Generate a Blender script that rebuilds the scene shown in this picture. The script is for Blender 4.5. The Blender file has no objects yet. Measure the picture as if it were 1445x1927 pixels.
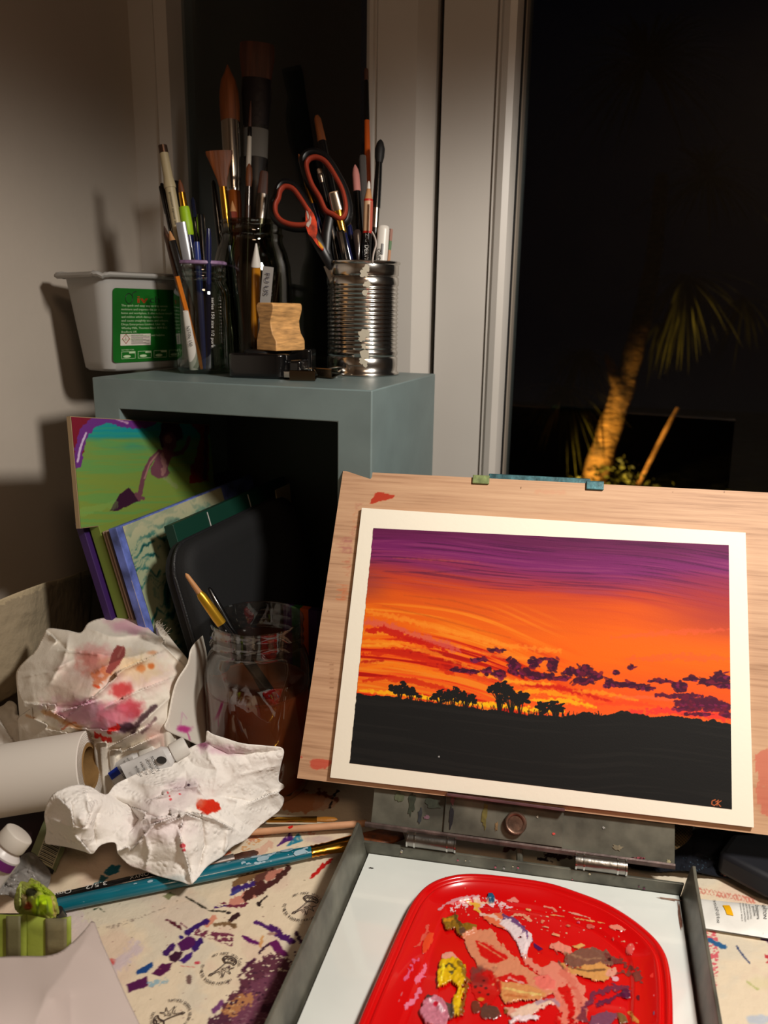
import bpy, math, random
import numpy as np
from mathutils import Vector, Matrix

# ------------------------------------------------------------------ camera, world, lights, exposure
CZ = 1.145
FPX = 1495.0
PITCH, ROLL, YAW = math.radians(14.193), math.radians(.86), math.radians(18.14)
HD = np.array([-math.sin(YAW), math.cos(YAW), 0]); RT = np.array([math.cos(YAW), math.sin(YAW), 0]); ZZ = np.array([0, 0, 1.])
FWD = HD*math.cos(PITCH) - ZZ*math.sin(PITCH); UPC = HD*math.sin(PITCH) + ZZ*math.cos(PITCH)
R2 = math.cos(ROLL)*RT + math.sin(ROLL)*UPC; U2 = -math.sin(ROLL)*RT + math.cos(ROLL)*UPC
EYE = np.array([0, 0, CZ])

scene = bpy.context.scene
COL = scene.collection
cam = bpy.data.cameras.new('camera'); camo = bpy.data.objects.new('camera', cam); COL.objects.link(camo)
cam.sensor_fit = 'VERTICAL'; cam.sensor_height = 36; cam.lens = FPX/1927*36
cam.clip_start = .01; cam.clip_end = 200
M = Matrix(((R2[0], U2[0], -FWD[0], 0), (R2[1], U2[1], -FWD[1], 0), (R2[2], U2[2], -FWD[2], CZ), (0, 0, 0, 1)))
camo.matrix_world = M
cam.dof.use_dof = True; cam.dof.focus_distance = .62; cam.dof.aperture_fstop = 9
scene.camera = camo
scene.view_settings.view_transform = 'Standard'; scene.view_settings.look = 'None'
scene.view_settings.gamma = 1; scene.view_settings.use_curve_mapping = False
scene.view_settings.exposure = 0.0
scene.cycles.max_bounces = 12; scene.cycles.transparent_max_bounces = 24
scene.cycles.caustics_reflective = False; scene.cycles.caustics_refractive = False
scene.cycles.sample_clamp_indirect = 4
scene.cycles.use_denoising = True

w = bpy.data.worlds.new('night_sky'); scene.world = w; w.use_nodes = True
w.node_tree.nodes['Background'].inputs[0].default_value = (.25, .32, .6, 1)
w.node_tree.nodes['Background'].inputs[1].default_value = .004

def light(name, kind, loc, energy, color, target=None, **kw):
    l = bpy.data.lights.new(name, kind); l.energy = energy; l.color = color
    for k, v in kw.items(): setattr(l, k, v)
    o = bpy.data.objects.new(name, l); COL.objects.link(o); o.location = loc
    if target is not None:
        o.rotation_euler = (Vector(target)-Vector(loc)).to_track_quat('-Z', 'Y').to_euler()
    return o
LAMP = (.28, .31, 1.45)
light('desk_lamp_light', 'SPOT', LAMP, 24, (1, .93, .84), target=(LAMP[0]-.03, LAMP[1]+.02, .75), spot_size=math.radians(165), spot_blend=.30, shadow_soft_size=.055)
light('warm_ambient_fill', 'AREA', (.9, -.9, 2.35), 8.5, (1, .68, .44), target=(.7, -1.0, 0), shape='DISK', size=.5)  # unseen overhead fill, added for the weak warm ambient in the room
light('garden_light', 'SPOT', (-.50, 4.55, .06), 240, (1, .60, .14), target=(-.10, 5.1, .25), spot_size=math.radians(60), spot_blend=.6, shadow_soft_size=.05)

# ------------------------------------------------------------------ geometry helpers
def A(*p): return np.array(p, float)
def ray(px, py): return FWD + R2*(px-722.5)/FPX - U2*(py-963.5)/FPX
def onz(px, py, z): d = ray(px, py); return EYE + d*(z-CZ)/d[2]
def onx(px, py, x): d = ray(px, py); return EYE + d*x/d[0]
def ony(px, py, y): d = ray(px, py); return EYE + d*y/d[1]
def dep(px, py, D): return EYE + ray(px, py)*D
def onpl(px, py, P, n): d = ray(px, py); return EYE + d*(np.dot(P-EYE, n)/np.dot(d, n))
def project(V):
    q = V-EYE; z = q@FWD
    return 722.5+FPX*(q@R2)/z, 963.5-FPX*(q@U2)/z
def unit(v): v = np.array(v, float); return v/np.linalg.norm(v)

def lin(c):
    c = np.clip(np.asarray(c, float)/255., 0, 1)
    return np.where(c <= .04045, c/12.92, ((c+.055)/1.055)**2.4)
def rgba(c): return tuple(float(x) for x in lin(c[:3]))+(1.,)

# ------------------------------------------------------------------ noise in numpy
def _h(ix, iy, s):
    n = (ix.astype(np.int64)*374761393 + iy.astype(np.int64)*668265263 + s*1442695041) & 0xffffffff
    n = ((n ^ (n >> 13))*1274126177) & 0xffffffff
    n = (n ^ (n >> 16)) & 0xffffffff
    return n/4294967295.
def vnoise(x, y, s=0):
    ix = np.floor(x); iy = np.floor(y); fx = x-ix; fy = y-iy
    fx = fx*fx*(3-2*fx); fy = fy*fy*(3-2*fy)
    a = _h(ix, iy, s); b = _h(ix+1, iy, s); c = _h(ix, iy+1, s); d = _h(ix+1, iy+1, s)
    return (a*(1-fx)+b*fx)*(1-fy)+(c*(1-fx)+d*fx)*fy
def fbm(x, y, s=0, o=4):
    t = 0; a = .5; w_ = 0
    for k in range(o):
        t = t+a*vnoise(x*2**k, y*2**k, s+k*17); w_ += a; a *= .5
    return t/w_
def facet(x, y, s=0):
    """random heights joined by flat triangles: sharp creases like crushed paper"""
    x = x+.5*(vnoise(x*.9, y*.9, s+31)-.5)*2; y = y+.5*(vnoise(x*.9+9, y*.9, s+37)-.5)*2
    ix = np.floor(x); iy = np.floor(y); fx = x-ix; fy = y-iy
    a = _h(ix, iy, s); b = _h(ix+1, iy, s); c = _h(ix, iy+1, s); d = _h(ix+1, iy+1, s)
    flip = _h(ix, iy, s+5) > .5
    t1 = np.where(fx > fy, a+(b-a)*fx+(d-b)*fy, a+(d-c)*fx+(c-a)*fy)
    t2 = np.where(fx+fy < 1, a+(b-a)*fx+(c-a)*fy, d+(c-d)*(1-fx)+(b-d)*(1-fy))
    return np.where(flip, t1, t2)
def polydist(x, y, pts, closed=False):
    """distance to a polyline and the parameter (0..1) along it"""
    d = np.full(x.shape, 1e9); tt = np.zeros(x.shape); n = len(pts)
    segs = n if closed else n-1
    for i in range(segs):
        ax, ay = pts[i][:2]; bx, by = pts[(i+1) % n][:2]
        vx, vy = bx-ax, by-ay; L = vx*vx+vy*vy+1e-9
        t = np.clip(((x-ax)*vx+(y-ay)*vy)/L, 0, 1)
        e = np.hypot(x-ax-t*vx, y-ay-t*vy)
        m = e < d; d = np.where(m, e, d); tt = np.where(m, (i+t)/segs, tt)
    return d, tt
def inside(x, y, pts):
    r = np.zeros(x.shape, bool); n = len(pts)
    for i in range(n):
        ax, ay = pts[i][:2]; bx, by = pts[(i+1) % n][:2]
        if ay == by: continue
        r ^= ((ay > y) != (by > y)) & (x < (bx-ax)*(y-ay)/(by-ay)+ax)
    return r
def smooth(x, a, b): t = np.clip((x-a)/(b-a), 0, 1); return t*t*(3-2*t)
def spline(pts, n=8, closed=False):
    P = [np.array(p, float) for p in pts]; out = []; m = len(P)
    rng = range(m) if closed else range(m-1)
    for i in rng:
        g = (lambda k: P[k % m]) if closed else (lambda k: P[min(max(k, 0), m-1)])
        p0, p1, p2, p3 = g(i-1), g(i), g(i+1), g(i+2)
        for k in range(n):
            t = k/n
            out.append(.5*((2*p1)+(-p0+p2)*t+(2*p0-5*p1+4*p2-p3)*t*t+(-p0+3*p1-3*p2+p3)*t**3))
    if not closed: out.append(P[-1])
    return out

class Canvas:
    """paint laid on a surface: colour, cover and thickness per vertex; x and y run over the surface as the photo sees it"""
    def __init__(s, V, base, cover=0.):
        s.V = V; s.x, s.y = project(V); s.x = s.x.astype(float); s.y = s.y.astype(float)
        s.rgb = np.tile(np.array(base, float), (len(V), 1)); s.a = np.full(len(V), float(cover)); s.h = np.zeros(len(V))
    def _put(s, i, m, col, h=0):
        s.rgb[i] = s.rgb[i]*(1-m[:, None])+np.array(col, float)*m[:, None]
        s.a[i] = np.maximum(s.a[i], m); s.h[i] = np.maximum(s.h[i], m*h)
    def stroke(s, pts, wd, col, rough=.25, dry=0., alpha=1., h=0., seed=0, soft=.8, taper=False):
        xs = [p[0] for p in pts]; ys = [p[1] for p in pts]; r = wd*.5*(1+rough)+2
        i = np.where((s.x > min(xs)-r) & (s.x < max(xs)+r) & (s.y > min(ys)-r) & (s.y < max(ys)+r))[0]
        if not len(i): return
        x, y = s.x[i], s.y[i]; d, t = polydist(x, y, pts)
        half = wd*.5
        if taper: half = half*np.sqrt(np.clip(np.minimum(t, 1-t)*3+.12, 0, 1))
        e = d+(fbm(x*.18, y*.18, seed+3, 3)-.5)*wd*rough*1.6
        m = 1-smooth(e, half-soft, half+soft)
        if dry > 0: m = m*smooth(fbm(x*.22, y*.45, seed+9, 4), dry*.72-.03, dry*.72+.05)
        s._put(i, m*alpha, col, h)
    def poly(s, pts, col, rough=2., dry=0., alpha=1., h=0., seed=0, soft=.8):
        xs = [p[0] for p in pts]; ys = [p[1] for p in pts]; r = rough*2+soft+2
        i = np.where((s.x > min(xs)-r) & (s.x < max(xs)+r) & (s.y > min(ys)-r) & (s.y < max(ys)+r))[0]
        if not len(i): return
        x, y = s.x[i], s.y[i]; d, _ = polydist(x, y, pts, True); d = np.where(inside(x, y, pts), -d, d)
        e = d+(fbm(x*.12, y*.12, seed+5, 4)-.5)*rough*3
        m = 1-smooth(e, -soft, soft)
        if dry > 0: m = m*smooth(fbm(x*.16, y*.3, seed+11, 4), dry*.72-.03, dry*.72+.05)
        s._put(i, m*alpha, col, h)
    def blob(s, cx, cy, rx, ry, col, rough=.5, rot=0., alpha=1., h=0., seed=0, soft=.15):
        R = max(rx, ry)*(1.4+rough)
        i = np.where((abs(s.x-cx) < R) & (abs(s.y-cy) < R))[0]
        if not len(i): return
        x, y = s.x[i]-cx, s.y[i]-cy; c, n = math.cos(rot), math.sin(rot)
        u, v = (x*c+y*n)/rx, (-x*n+y*c)/ry
        e = np.hypot(u, v)+(fbm(s.x[i]*.09+seed, s.y[i]*.09, seed, 4)-.5)*rough*2
        s._put(i, (1-smooth(e, 1-soft, 1+soft))*alpha, col, h)

# ------------------------------------------------------------------ materials
MATS = {}
def mat(name, col=(200, 200, 200), rough=.5, metal=0., bump=0., bscale=60., bdist=.001, spec=.5, var=0., vscale=20., trans=0., coat=0., stretch=None, coords='Object', emit=None, sheen=0., ior=1.45):
    if name in MATS: return MATS[name]
    m = bpy.data.materials.new(name); m.use_nodes = True; MATS[name] = m
    nt = m.node_tree; b = nt.nodes['Principled BSDF']
    b.inputs['Base Color'].default_value = rgba(col); b.inputs['Roughness'].default_value = rough
    b.inputs['Metallic'].default_value = metal; b.inputs['Specular IOR Level'].default_value = spec
    b.inputs['Transmission Weight'].default_value = trans; b.inputs['Coat Weight'].default_value = coat
    b.inputs['Sheen Weight'].default_value = sheen; b.inputs['IOR'].default_value = ior
    if emit: b.inputs['Emission Color'].default_value = rgba(emit[0]); b.inputs['Emission Strength'].default_value = emit[1]
    if bump or var:
        tc = nt.nodes.new('ShaderNodeTexCoord'); mp = nt.nodes.new('ShaderNodeMapping')
        nt.links.new(tc.outputs[coords], mp.inputs[0])
        if stretch: mp.inputs['Scale'].default_value = stretch
        if bump:
            n = nt.nodes.new('ShaderNodeTexNoise'); n.inputs['Scale'].default_value = bscale; n.inputs['Detail'].default_value = 5
            nt.links.new(mp.outputs[0], n.inputs[0])
            bp = nt.nodes.new('ShaderNodeBump'); bp.inputs['Strength'].default_value = bump; bp.inputs['Distance'].default_value = bdist
            nt.links.new(n.outputs[0], bp.inputs['Height']); nt.links.new(bp.outputs[0], b.inputs['Normal'])
        if var:
            n = nt.nodes.new('ShaderNodeTexNoise'); n.inputs['Scale'].default_value = vscale; n.inputs['Detail'].default_value = 5
            nt.links.new(mp.outputs[0], n.inputs[0])
            r = nt.nodes.new('ShaderNodeValToRGB'); c = np.array(col, float)
            r.color_ramp.elements[0].position = .3; r.color_ramp.elements[1].position = .7
            r.color_ramp.elements[0].color = rgba(c*(1-var)); r.color_ramp.elements[1].color = rgba(np.minimum(c*(1+var*.6), 255))
            nt.links.new(n.outputs[0], r.inputs[0]); nt.links.new(r.outputs[0], b.inputs['Base Color'])
    return m
def paintmat(name, rough=.6, under=None, bump=.0, bscale=300, bdist=.0005, spec=.4, coat=0., paintrough=None):
    """surface whose paint (colour attribute 'paint', alpha = cover) lies over an underlying node colour"""
    m = mat(name, (200, 200, 200), rough, spec=spec, coat=coat); nt = m.node_tree; b = nt.nodes['Principled BSDF']
    at = nt.nodes.new('ShaderNodeAttribute'); at.attribute_name = 'paint'
    if under is None: nt.links.new(at.outputs['Color'], b.inputs['Base Color'])
    else:
        mx = nt.nodes.new('ShaderNodeMix'); mx.data_type = 'RGBA'
        nt.links.new(at.outputs['Alpha'], mx.inputs[0]); nt.links.new(under(nt), mx.inputs[6]); nt.links.new(at.outputs['Color'], mx.inputs[7])
        nt.links.new(mx.outputs[2], b.inputs['Base Color'])
    if paintrough is not None:
        mr = nt.nodes.new('ShaderNodeMapRange'); mr.inputs[3].default_value = rough; mr.inputs[4].default_value = paintrough
        nt.links.new(at.outputs['Alpha'], mr.inputs[0]); nt.links.new(mr.outputs[0], b.inputs['Roughness'])
    if bump:
        tc = nt.nodes.new('ShaderNodeTexCoord'); n = nt.nodes.new('ShaderNodeTexNoise'); n.inputs['Scale'].default_value = bscale; n.inputs['Detail'].default_value = 4
        nt.links.new(tc.outputs['Object'], n.inputs[0])
        bp = nt.nodes.new('ShaderNodeBump'); bp.inputs['Strength'].default_value = bump; bp.inputs['Distance'].default_value = bdist
        nt.links.new(n.outputs[0], bp.inputs['Height']); nt.links.new(bp.outputs[0], b.inputs['Normal'])
    return m
def thinglass(name, tint=(235, 240, 236), clear=.92, rough=.03, ior=1.5, gloss=1.0):
    """thin clear wall: what passes straight through plus a Fresnel reflection"""
    m = bpy.data.materials.new(name); m.use_nodes = True; nt = m.node_tree; nt.nodes.clear(); MATS[name] = m
    out = nt.nodes.new('ShaderNodeOutputMaterial'); tr = nt.nodes.new('ShaderNodeBsdfTransparent'); gl = nt.nodes.new('ShaderNodeBsdfGlossy')
    tr.inputs[0].default_value = rgba(np.array(tint)*clear); gl.inputs['Roughness'].default_value = rough
    gl.inputs[0].default_value = (gloss, gloss, gloss, 1)
    fr = nt.nodes.new('ShaderNodeFresnel'); gm_ = nt.nodes.new('ShaderNodeNewGeometry'); io = nt.nodes.new('ShaderNodeMapRange')
    io.inputs[3].default_value = ior; io.inputs[4].default_value = 1/ior; nt.links.new(gm_.outputs['Backfacing'], io.inputs[0]); nt.links.new(io.outputs[0], fr.inputs[0]); mx = nt.nodes.new('ShaderNodeMixShader')
    nt.links.new(fr.outputs[0], mx.inputs[0]); nt.links.new(tr.outputs[0], mx.inputs[1]); nt.links.new(gl.outputs[0], mx.inputs[2])
    nt.links.new(mx.outputs[0], out.inputs[0]); return m

# ------------------------------------------------------------------ objects
def tag(o, label=None, cat=None, group=None, kind=None):
    if label: o['label'] = label
    if cat: o['category'] = cat
    if group: o['group'] = group
    if kind: o['kind'] = kind
    return o
def thing(name, label, cat, loc=(0, 0, 0), group=None, rot=None):
    o = bpy.data.objects.new(name, None); COL.objects.link(o); o.location = tuple(loc); o.empty_display_size = .02
    if rot is not None: o.rotation_mode = 'QUATERNION'; o.rotation_quaternion = rot
    return tag(o, label, cat, group)
def link(name, me, parent=None):
    o = bpy.data.objects.new(name, me); COL.objects.link(o)
    if parent: o.parent = parent
    return o
def local(parent, V):
    if parent is None: return np.asarray(V, float)
    V = local(parent.parent, V)
    L = np.array(parent.location); V = np.asarray(V, float)-L
    if parent.rotation_mode == 'QUATERNION': V = V@np.array(parent.rotation_quaternion.to_matrix())
    return V
class MB:
    def __init__(s): s.v = []; s.f = []
    def add(s, V, F):
        k = len(s.v); s.v.extend([tuple(map(float, p)) for p in V]); s.f.extend([tuple(i+k for i in f) for f in F]); return s
    def box(s, c, size, R=None):
        c = np.array(c, float); hx, hy, hz = np.array(size)/2.
        P = np.array([(x, y, z) for x in (-hx, hx) for y in (-hy, hy) for z in (-hz, hz)])
        if R is not None: P = P@np.array(R).T
        return s.add(P+c, [(0, 1, 3, 2), (4, 6, 7, 5), (0, 4, 5, 1), (2, 3, 7, 6), (0, 2, 6, 4), (1, 5, 7, 3)])
    def hexa(s, bottom, top):      # two loops of four points
        return s.add(list(bottom)+list(top), [(3, 2, 1, 0), (4, 5, 6, 7)]+[(i, (i+1) % 4, 4+(i+1) % 4, 4+i) for i in range(4)])
    def prism(s, loop, d):         # loop of points extruded along vector d
        n = len(loop); L = [np.array(p, float) for p in loop]
        return s.add(L+[p+np.array(d) for p in L], [tuple(range(n-1, -1, -1)), tuple(range(n, 2*n))]+[(i, (i+1) % n, n+(i+1) % n, n+i) for i in range(n)])
    def lathe(s, prof, c=(0, 0, 0), n=32, sx=1., sy=1., caps=True, axis=None, x0=None):
        """prof: list of (t, r) along axis from c"""
        c = np.array(c, float); az = unit(axis) if axis is not None else A(0, 0, 1)
        if x0 is None: x0 = A(1, 0, 0) if abs(az[0]) < .9 else A(0, 1, 0)
        ax = unit(np.array(x0)-az*np.dot(x0, az)); ay = np.cross(az, ax)
        V = []; F = []
        for t, r in prof:
            for k in range(n):
                a = 2*math.pi*k/n; V.append(c+az*t+ax*math.cos(a)*r*sx+ay*math.sin(a)*r*sy)
        for i in range(len(prof)-1):
            for k in range(n): F.append((i*n+k, i*n+(k+1) % n, (i+1)*n+(k+1) % n, (i+1)*n+k))
        if caps:
            if prof[0][1] > 1e-6: F.append(tuple(range(n-1, -1, -1)))
            if prof[-1][1] > 1e-6: F.append(tuple((len(prof)-1)*n+k for k in range(n)))
        return s.add(V, F)
    def tube(s, pts, r, n=10, closed=False, flat=1., up=None):
        P = [np.array(p, float) for p in pts]; m = len(P); rs = r if hasattr(r, '__len__') else [r]*m
        up = A(0, 0, 1) if up is None else unit(up); V = []; F = []
        for i in range(m):
            a = P[(i-1) % m] if (closed or i > 0) else P[i]; b = P[(i+1) % m] if (closed or i < m-1) else P[i]
            d = unit(b-a); u = up-d*np.dot(up, d)
            u = unit(u) if np.linalg.norm(u) > 1e-3 else unit(np.cross(d, A(1, .3, 0))); v = np.cross(d, u)
            for k in range(n):
                an = 2*math.pi*k/n; V.append(P[i]+(u*math.cos(an)*flat+v*math.sin(an))*rs[i])
        for i in range(m if closed else m-1):
            j = (i+1) % m
            for k in range(n): F.append((i*n+k, i*n+(k+1) % n, j*n+(k+1) % n, j*n+k))
        if not closed: F.append(tuple(range(n-1, -1, -1))); F.append(tuple((m-1)*n+k for k in range(n)))
        return s.add(V, F)
    def build(s, name, m, parent=None, sm=True, bevel=0., world=True, label=None, cat=None, group=None, kind=None, angle=40, sub=0, solid=0.):
        V = np.array(s.v)
        if world and parent is not None: V = local(parent, V)
        me = bpy.data.meshes.new(name); me.from_pydata(V.tolist(), [], s.f); me.update()
        if not isinstance(m, (list, tuple)): m = [m]
        for q in m: me.materials.append(q)
        if sm: me.shade_smooth(); me.set_sharp_from_angle(angle=math.radians(angle))
        o = link(name, me, parent)
        if solid: q = o.modifiers.new('solid', 'SOLIDIFY'); q.thickness = solid; q.offset = -1
        if bevel: q = o.modifiers.new('bevel', 'BEVEL'); q.width = bevel; q.segments = 3; q.limit_method = 'ANGLE'; q.harden_normals = False
        if sub: q = o.modifiers.new('sub', 'SUBSURF'); q.levels = sub; q.render_levels = sub
        return tag(o, label, cat, group, kind)
def fastmesh(name, V, quads, m, parent=None, cv=None, smooth_=True):
    V = np.asarray(V, np.float32); V = local(parent, V) if parent is not None else V
    me = bpy.data.meshes.new(name); n = len(quads)
    me.vertices.add(len(V)); me.vertices.foreach_set('co', np.asarray(V, np.float32).ravel())
    me.loops.add(n*4); me.loops.foreach_set('vertex_index', np.asarray(quads, np.int32).ravel())
    me.polygons.add(n); me.polygons.foreach_set('loop_start', np.arange(0, n*4, 4, dtype=np.int32)); 
    try: me.polygons.foreach_set('loop_total', np.full(n, 4, np.int32))
    except Exception: pass
    me.update(calc_edges=True); me.validate()
    if cv is not None:
        a = me.color_attributes.new('paint', 'FLOAT_COLOR', 'POINT')
        C4 = np.concatenate([lin(cv.rgb), cv.a[:, None]], 1).astype(np.float32); a.data.foreach_set('color', C4.ravel())
    if smooth_: me.shade_smooth()
    me.materials.append(m); return link(name, me, parent)
def gridquads(nx, ny):
    i = np.arange((nx-1)*(ny-1)); r = i//(nx-1); c = i % (nx-1); a = r*nx+c
    return np.stack([a, a+1, a+nx+1, a+nx], 1)
def compact(V, Q):
    u, inv = np.unique(Q.ravel(), return_inverse=True); return u, inv.reshape(-1, 4)
def plane_grid(P, e1, e2, a0, a1, b0, b1, step):
    nx = int(round((a1-a0)/step))+1; ny = int(round((b1-b0)/step))+1
    aa, bb = np.meshgrid(np.linspace(a0, a1, nx), np.linspace(b0, b1, ny))
    V = P+aa.ravel()[:, None]*e1+bb.ravel()[:, None]*e2
    return V, gridquads(nx, ny), aa.ravel(), bb.ravel()
def slab_under(mb, P, e1, e2, n, a0, a1, b0, b1, th):
    L = [P+e1*a+e2*b for a, b in ((a0, b0), (a1, b0), (a1, b1), (a0, b1))]
    return mb.hexa([p-n*th for p in L], L)

def glyphs(text, size=1.):
    cu = bpy.data.curves.new('t', 'FONT'); cu.body = text; cu.size = size; cu.resolution_u = 3
    o = bpy.data.objects.new('t', cu); COL.objects.link(o)
    dg = bpy.context.evaluated_depsgraph_get(); me = bpy.data.meshes.new_from_object(o.evaluated_get(dg))
    V = np.array([v.co[:] for v in me.vertices]) if len(me.vertices) else np.zeros((0, 3)); F = [tuple(p.vertices) for p in me.polygons]
    bpy.data.objects.remove(o); bpy.data.curves.remove(cu); bpy.data.meshes.remove(me)
    return V, F
def text_on(mb, text, P, e1, e2, size, n=None, lift=.0002, width=None, center=False, bold=0.):
    V, F = glyphs(text, 1.)
    if not len(V): return mb
    x, y = V[:, 0].copy(), V[:, 1].copy(); wd = x.max()-x.min(); x -= x.min()
    sx = size if width is None else width/wd
    if center: x -= wd/2
    n = unit(np.cross(e1, e2)) if n is None else n
    W = P+x[:, None]*sx*e1+y[:, None]*size*e2+n*lift
    mb.add(W, F)
    if bold: mb.add(W+e1*bold, F)
    return mb
def arc_text(mb, text, C, e1, e2, R, a0, a1, size, inward=True, n=ZZ, lift=.0003):
    for i, ch in enumerate(text):
        if ch == ' ': continue
        a = math.radians(a0+(a1-a0)*i/max(1, len(text)-1)); rad = e1*math.cos(a)+e2*math.sin(a)
        up_ = rad if inward else -rad; rt_ = np.cross(up_, n)
        text_on(mb, ch, C+rad*R-rt_*size*.3-up_*size*.35, rt_, up_, size, n, lift)

# ------------------------------------------------------------------ the setting
X0, YB, TZ = -.585, .85, .75
wallm = mat('wall_paint', (180, 170, 158), .75, bump=.25, bscale=90, bdist=.001, var=.03, vscale=6)
framem = mat('white_frame', (196, 191, 184), .32, var=.02, vscale=8, spec=.4)
sealm = mat('black_seal', (8, 8, 9), .5)
def struct(name, mb, m, **kw): return mb.build(name, m, kind='structure', **kw)
struct('wall_left', MB().box((X0-.05, -.1, 1.2), (.1, 3.4, 2.4)), wallm, sm=False)
struct('wall_right', MB().box((2.65, -.3, 1.2), (.1, 3.2, 2.4)), wallm, sm=False)
struct('wall_behind', MB().box((1., -1.85, 1.2), (3.4, .1, 2.4)), wallm, sm=False)
struct('floor', MB().box((1., -.45, -.04), (3.4, 2.9, .08)), mat('floor_boards', (96, 74, 54), .5, var=.3, vscale=12, stretch=(1, 8, 1)), sm=False)
struct('ceiling', MB().box((1., -.45, 2.44), (3.4, 2.9, .08)), wallm, sm=False)
struct('wall_back', MB().box((X0+.15, YB+.06, .35), (.46, .1, .7)).box((-.4, YB+.06, 2.33), (.46, .1, .16)).box((1.2, YB+.06, 2.33), (2.8, .1, .16)).box((1.17, YB+.06, .02), (2.75, .1, .12)), wallm, sm=False)
# left jamb between the wall and the small pane
jx = [ony(311, 0, YB)[0], ony(345, 560, YB)[0]]; jm = (jx[0]+jx[1])/2
x_post0 = -.3045
struct('trim_1', MB().prism([(X0, YB-.002, .70), (jm-.018, YB-.002, .70), (jm-.015, YB-.006, .70), (jm, YB-.004, .70), (jm, YB+.05, .70), (X0, YB+.05, .70)], (0, 0, 1.55)), framem, angle=30)
struct('window_1', MB().box(((jm+x_post0)/2, YB+.03, 1.46), (x_post0-jm+.02, .006, 1.52)), thinglass('pane_small', (225, 235, 238), .9, .012, 1.5), sm=False)
struct('trim_2', MB().box(((jm+x_post0)/2, YB+.025, .72), (x_post0-jm, .06, .06)), framem, sm=False)
# main post: flat face, a bevelled cheek that faces the lamp
p1 = ony(782, 300, YB)[0]; p2 = ony(818, 300, YB+.022)[0]
struct('trim_3', MB().prism([(x_post0, YB+.05, .2), (x_post0, YB, .2), (x_post0+.004, YB-.003, .2), (x_post0+.008, YB-.003, .2), (x_post0+.009, YB, .2), (x_post0+.011, YB, .2), (x_post0+.013, YB-.003, .2), (p1, YB-.003, .2), (p2, YB+.019, .2), (p2, YB+.05, .2)], (0, 0, 2.05)), framem, angle=20)
y2 = YB+.018
f = [ony(px, 500, y2)[0] for px in (822, 915, 919, 924, 929, 952, 958)]
struct('trim_4', MB().box(((p2+f[0])/2, YB+.05, 1.2), (.012, .02, 2.1)), sealm, sm=False)
struct('trim_5', MB().prism([(f[0], y2+.05, .15), (f[0], y2, .15), (f[1], y2, .15), (f[1]+.0006, y2+.003, .15), (f[2], y2+.003, .15), (f[2]+.0006, y2-.002, .15), (f[3], y2-.002, .15), (f[4], y2-.006, .15), ((f[4]+f[5])/2, y2-.0085, .15), (f[5], y2-.006, .15), (f[6], y2+.004, .15), (f[6], y2+.05, .15)], (0, 0, 2.1)), framem, angle=25)
g0 = ony(957, 500, y2+.008)[0]; g1 = ony(963, 500, y2+.01)[0]; g2 = ony(967, 500, y2+.01)[0]
struct('trim_6', MB().box(((g0+g1)/2, y2+.03, 1.2), (g1-g0+.002, .04, 2.1)), sealm, sm=False)
struct('trim_7', MB().box(((g1+g2)/2+.0004, y2+.03, 1.2), (.0016, .036, 2.1)), mat('spacer_bar', (150, 140, 128), .4), sm=False)
struct('window_2', MB().box(((g2+2.6)/2, y2+.03, 1.17), (2.6-g2, .006, 2.2)), thinglass('pane_large', (225, 235, 240), .9, .012, 1.5, .8), sm=False)
struct('trim_8', MB().box((2.57, y2+.03, 1.2), (.07, .06, 2.2)), framem, sm=False)

# garden beyond the glass
struct('ground', MB().box((1., 5.9, -.05), (16, 9.6, .1)), mat('garden_soil', (46, 42, 30), .95, bump=.6, bscale=6, bdist=.05, var=.4, vscale=5), sm=False)

def cordyline():
    Dt = 5.2
    base = dep(1117, 905, Dt); foot = A(base[0]-.03, base[1], 0)
    t = thing('cordyline_tree', 'leaning orange-lit tree trunk in the dark garden beyond the glass', 'tree', foot)
    pts = [foot, base, dep(1150, 800, Dt), dep(1185, 690, Dt), dep(1210, 590, Dt), dep(1232, 470, Dt), dep(1245, 330, Dt)]
    P = spline(pts, 6); n = len(P); r = [(.098-.058*k/n)*(1+.07*math.sin(k*1.7)) for k in range(n)]
    MB().tube(P, r, 20).build('trunk', mat('lit_bark', (150, 104, 58), .85, bump=1., bscale=14, bdist=.03, var=.4, vscale=8, stretch=(1, 1, 3)), t)
    k = MB(); k.tube(spline([dep(1160, 720, Dt), dep(1150, 690, Dt-.05), dep(1140, 668, Dt-.1)], 4), [.05, .045, .04, .035, .03, .028, .02, .015, .01][:9], 10); k.build('branch_stub', MATS['lit_bark'], t)
    rnd = random.Random(5); mb = MB()
    def tuft(C, L, n, down, seed):
        q = random.Random(seed)
        for _ in range(n):
            a = q.uniform(0, 2*math.pi); e = q.uniform(-1.2, .35) if down else q.uniform(-.5, 1.2)
            d = A(math.cos(a)*math.cos(e), math.sin(a)*math.cos(e), math.sin(e)); ln = L*q.uniform(.6, 1.1)
            s = unit(np.cross(d, ZZ)+A(.001, 0, 0))*.013*q.uniform(.7, 1.3)
            V = []; F = []
            for i in range(5):
                u = i/4; p = np.array(C)+d*ln*u-ZZ*ln*.45*u*u; wd = s*(1-u**1.6)+s*.02
                V += [p-wd, p+wd]
                if i: b = 2*i; F.append((b-2, b-1, b+1, b))
            mb.add(V, F)
    tuft(dep(1062, 730, 5.0), .42, 80, True, 1); tuft(dep(1095, 660, 5.3), .35, 60, True, 2)
    tuft(dep(1290, 520, 5.2), .5, 90, True, 3); tuft(dep(1240, 610, 6.6), .40, 30, True, 4)
    tuft(dep(1330, 330, 5.4), .55, 110, False, 5); tuft(dep(1215, 120, 5.2), .7, 150, False, 6); tuft(dep(1400, 560, 6.6), .5, 40, True, 7)
    mb.build('fronds', mat('frond_green', (96, 88, 34), .6, var=.4, vscale=4), t, kind='stuff')
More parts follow.
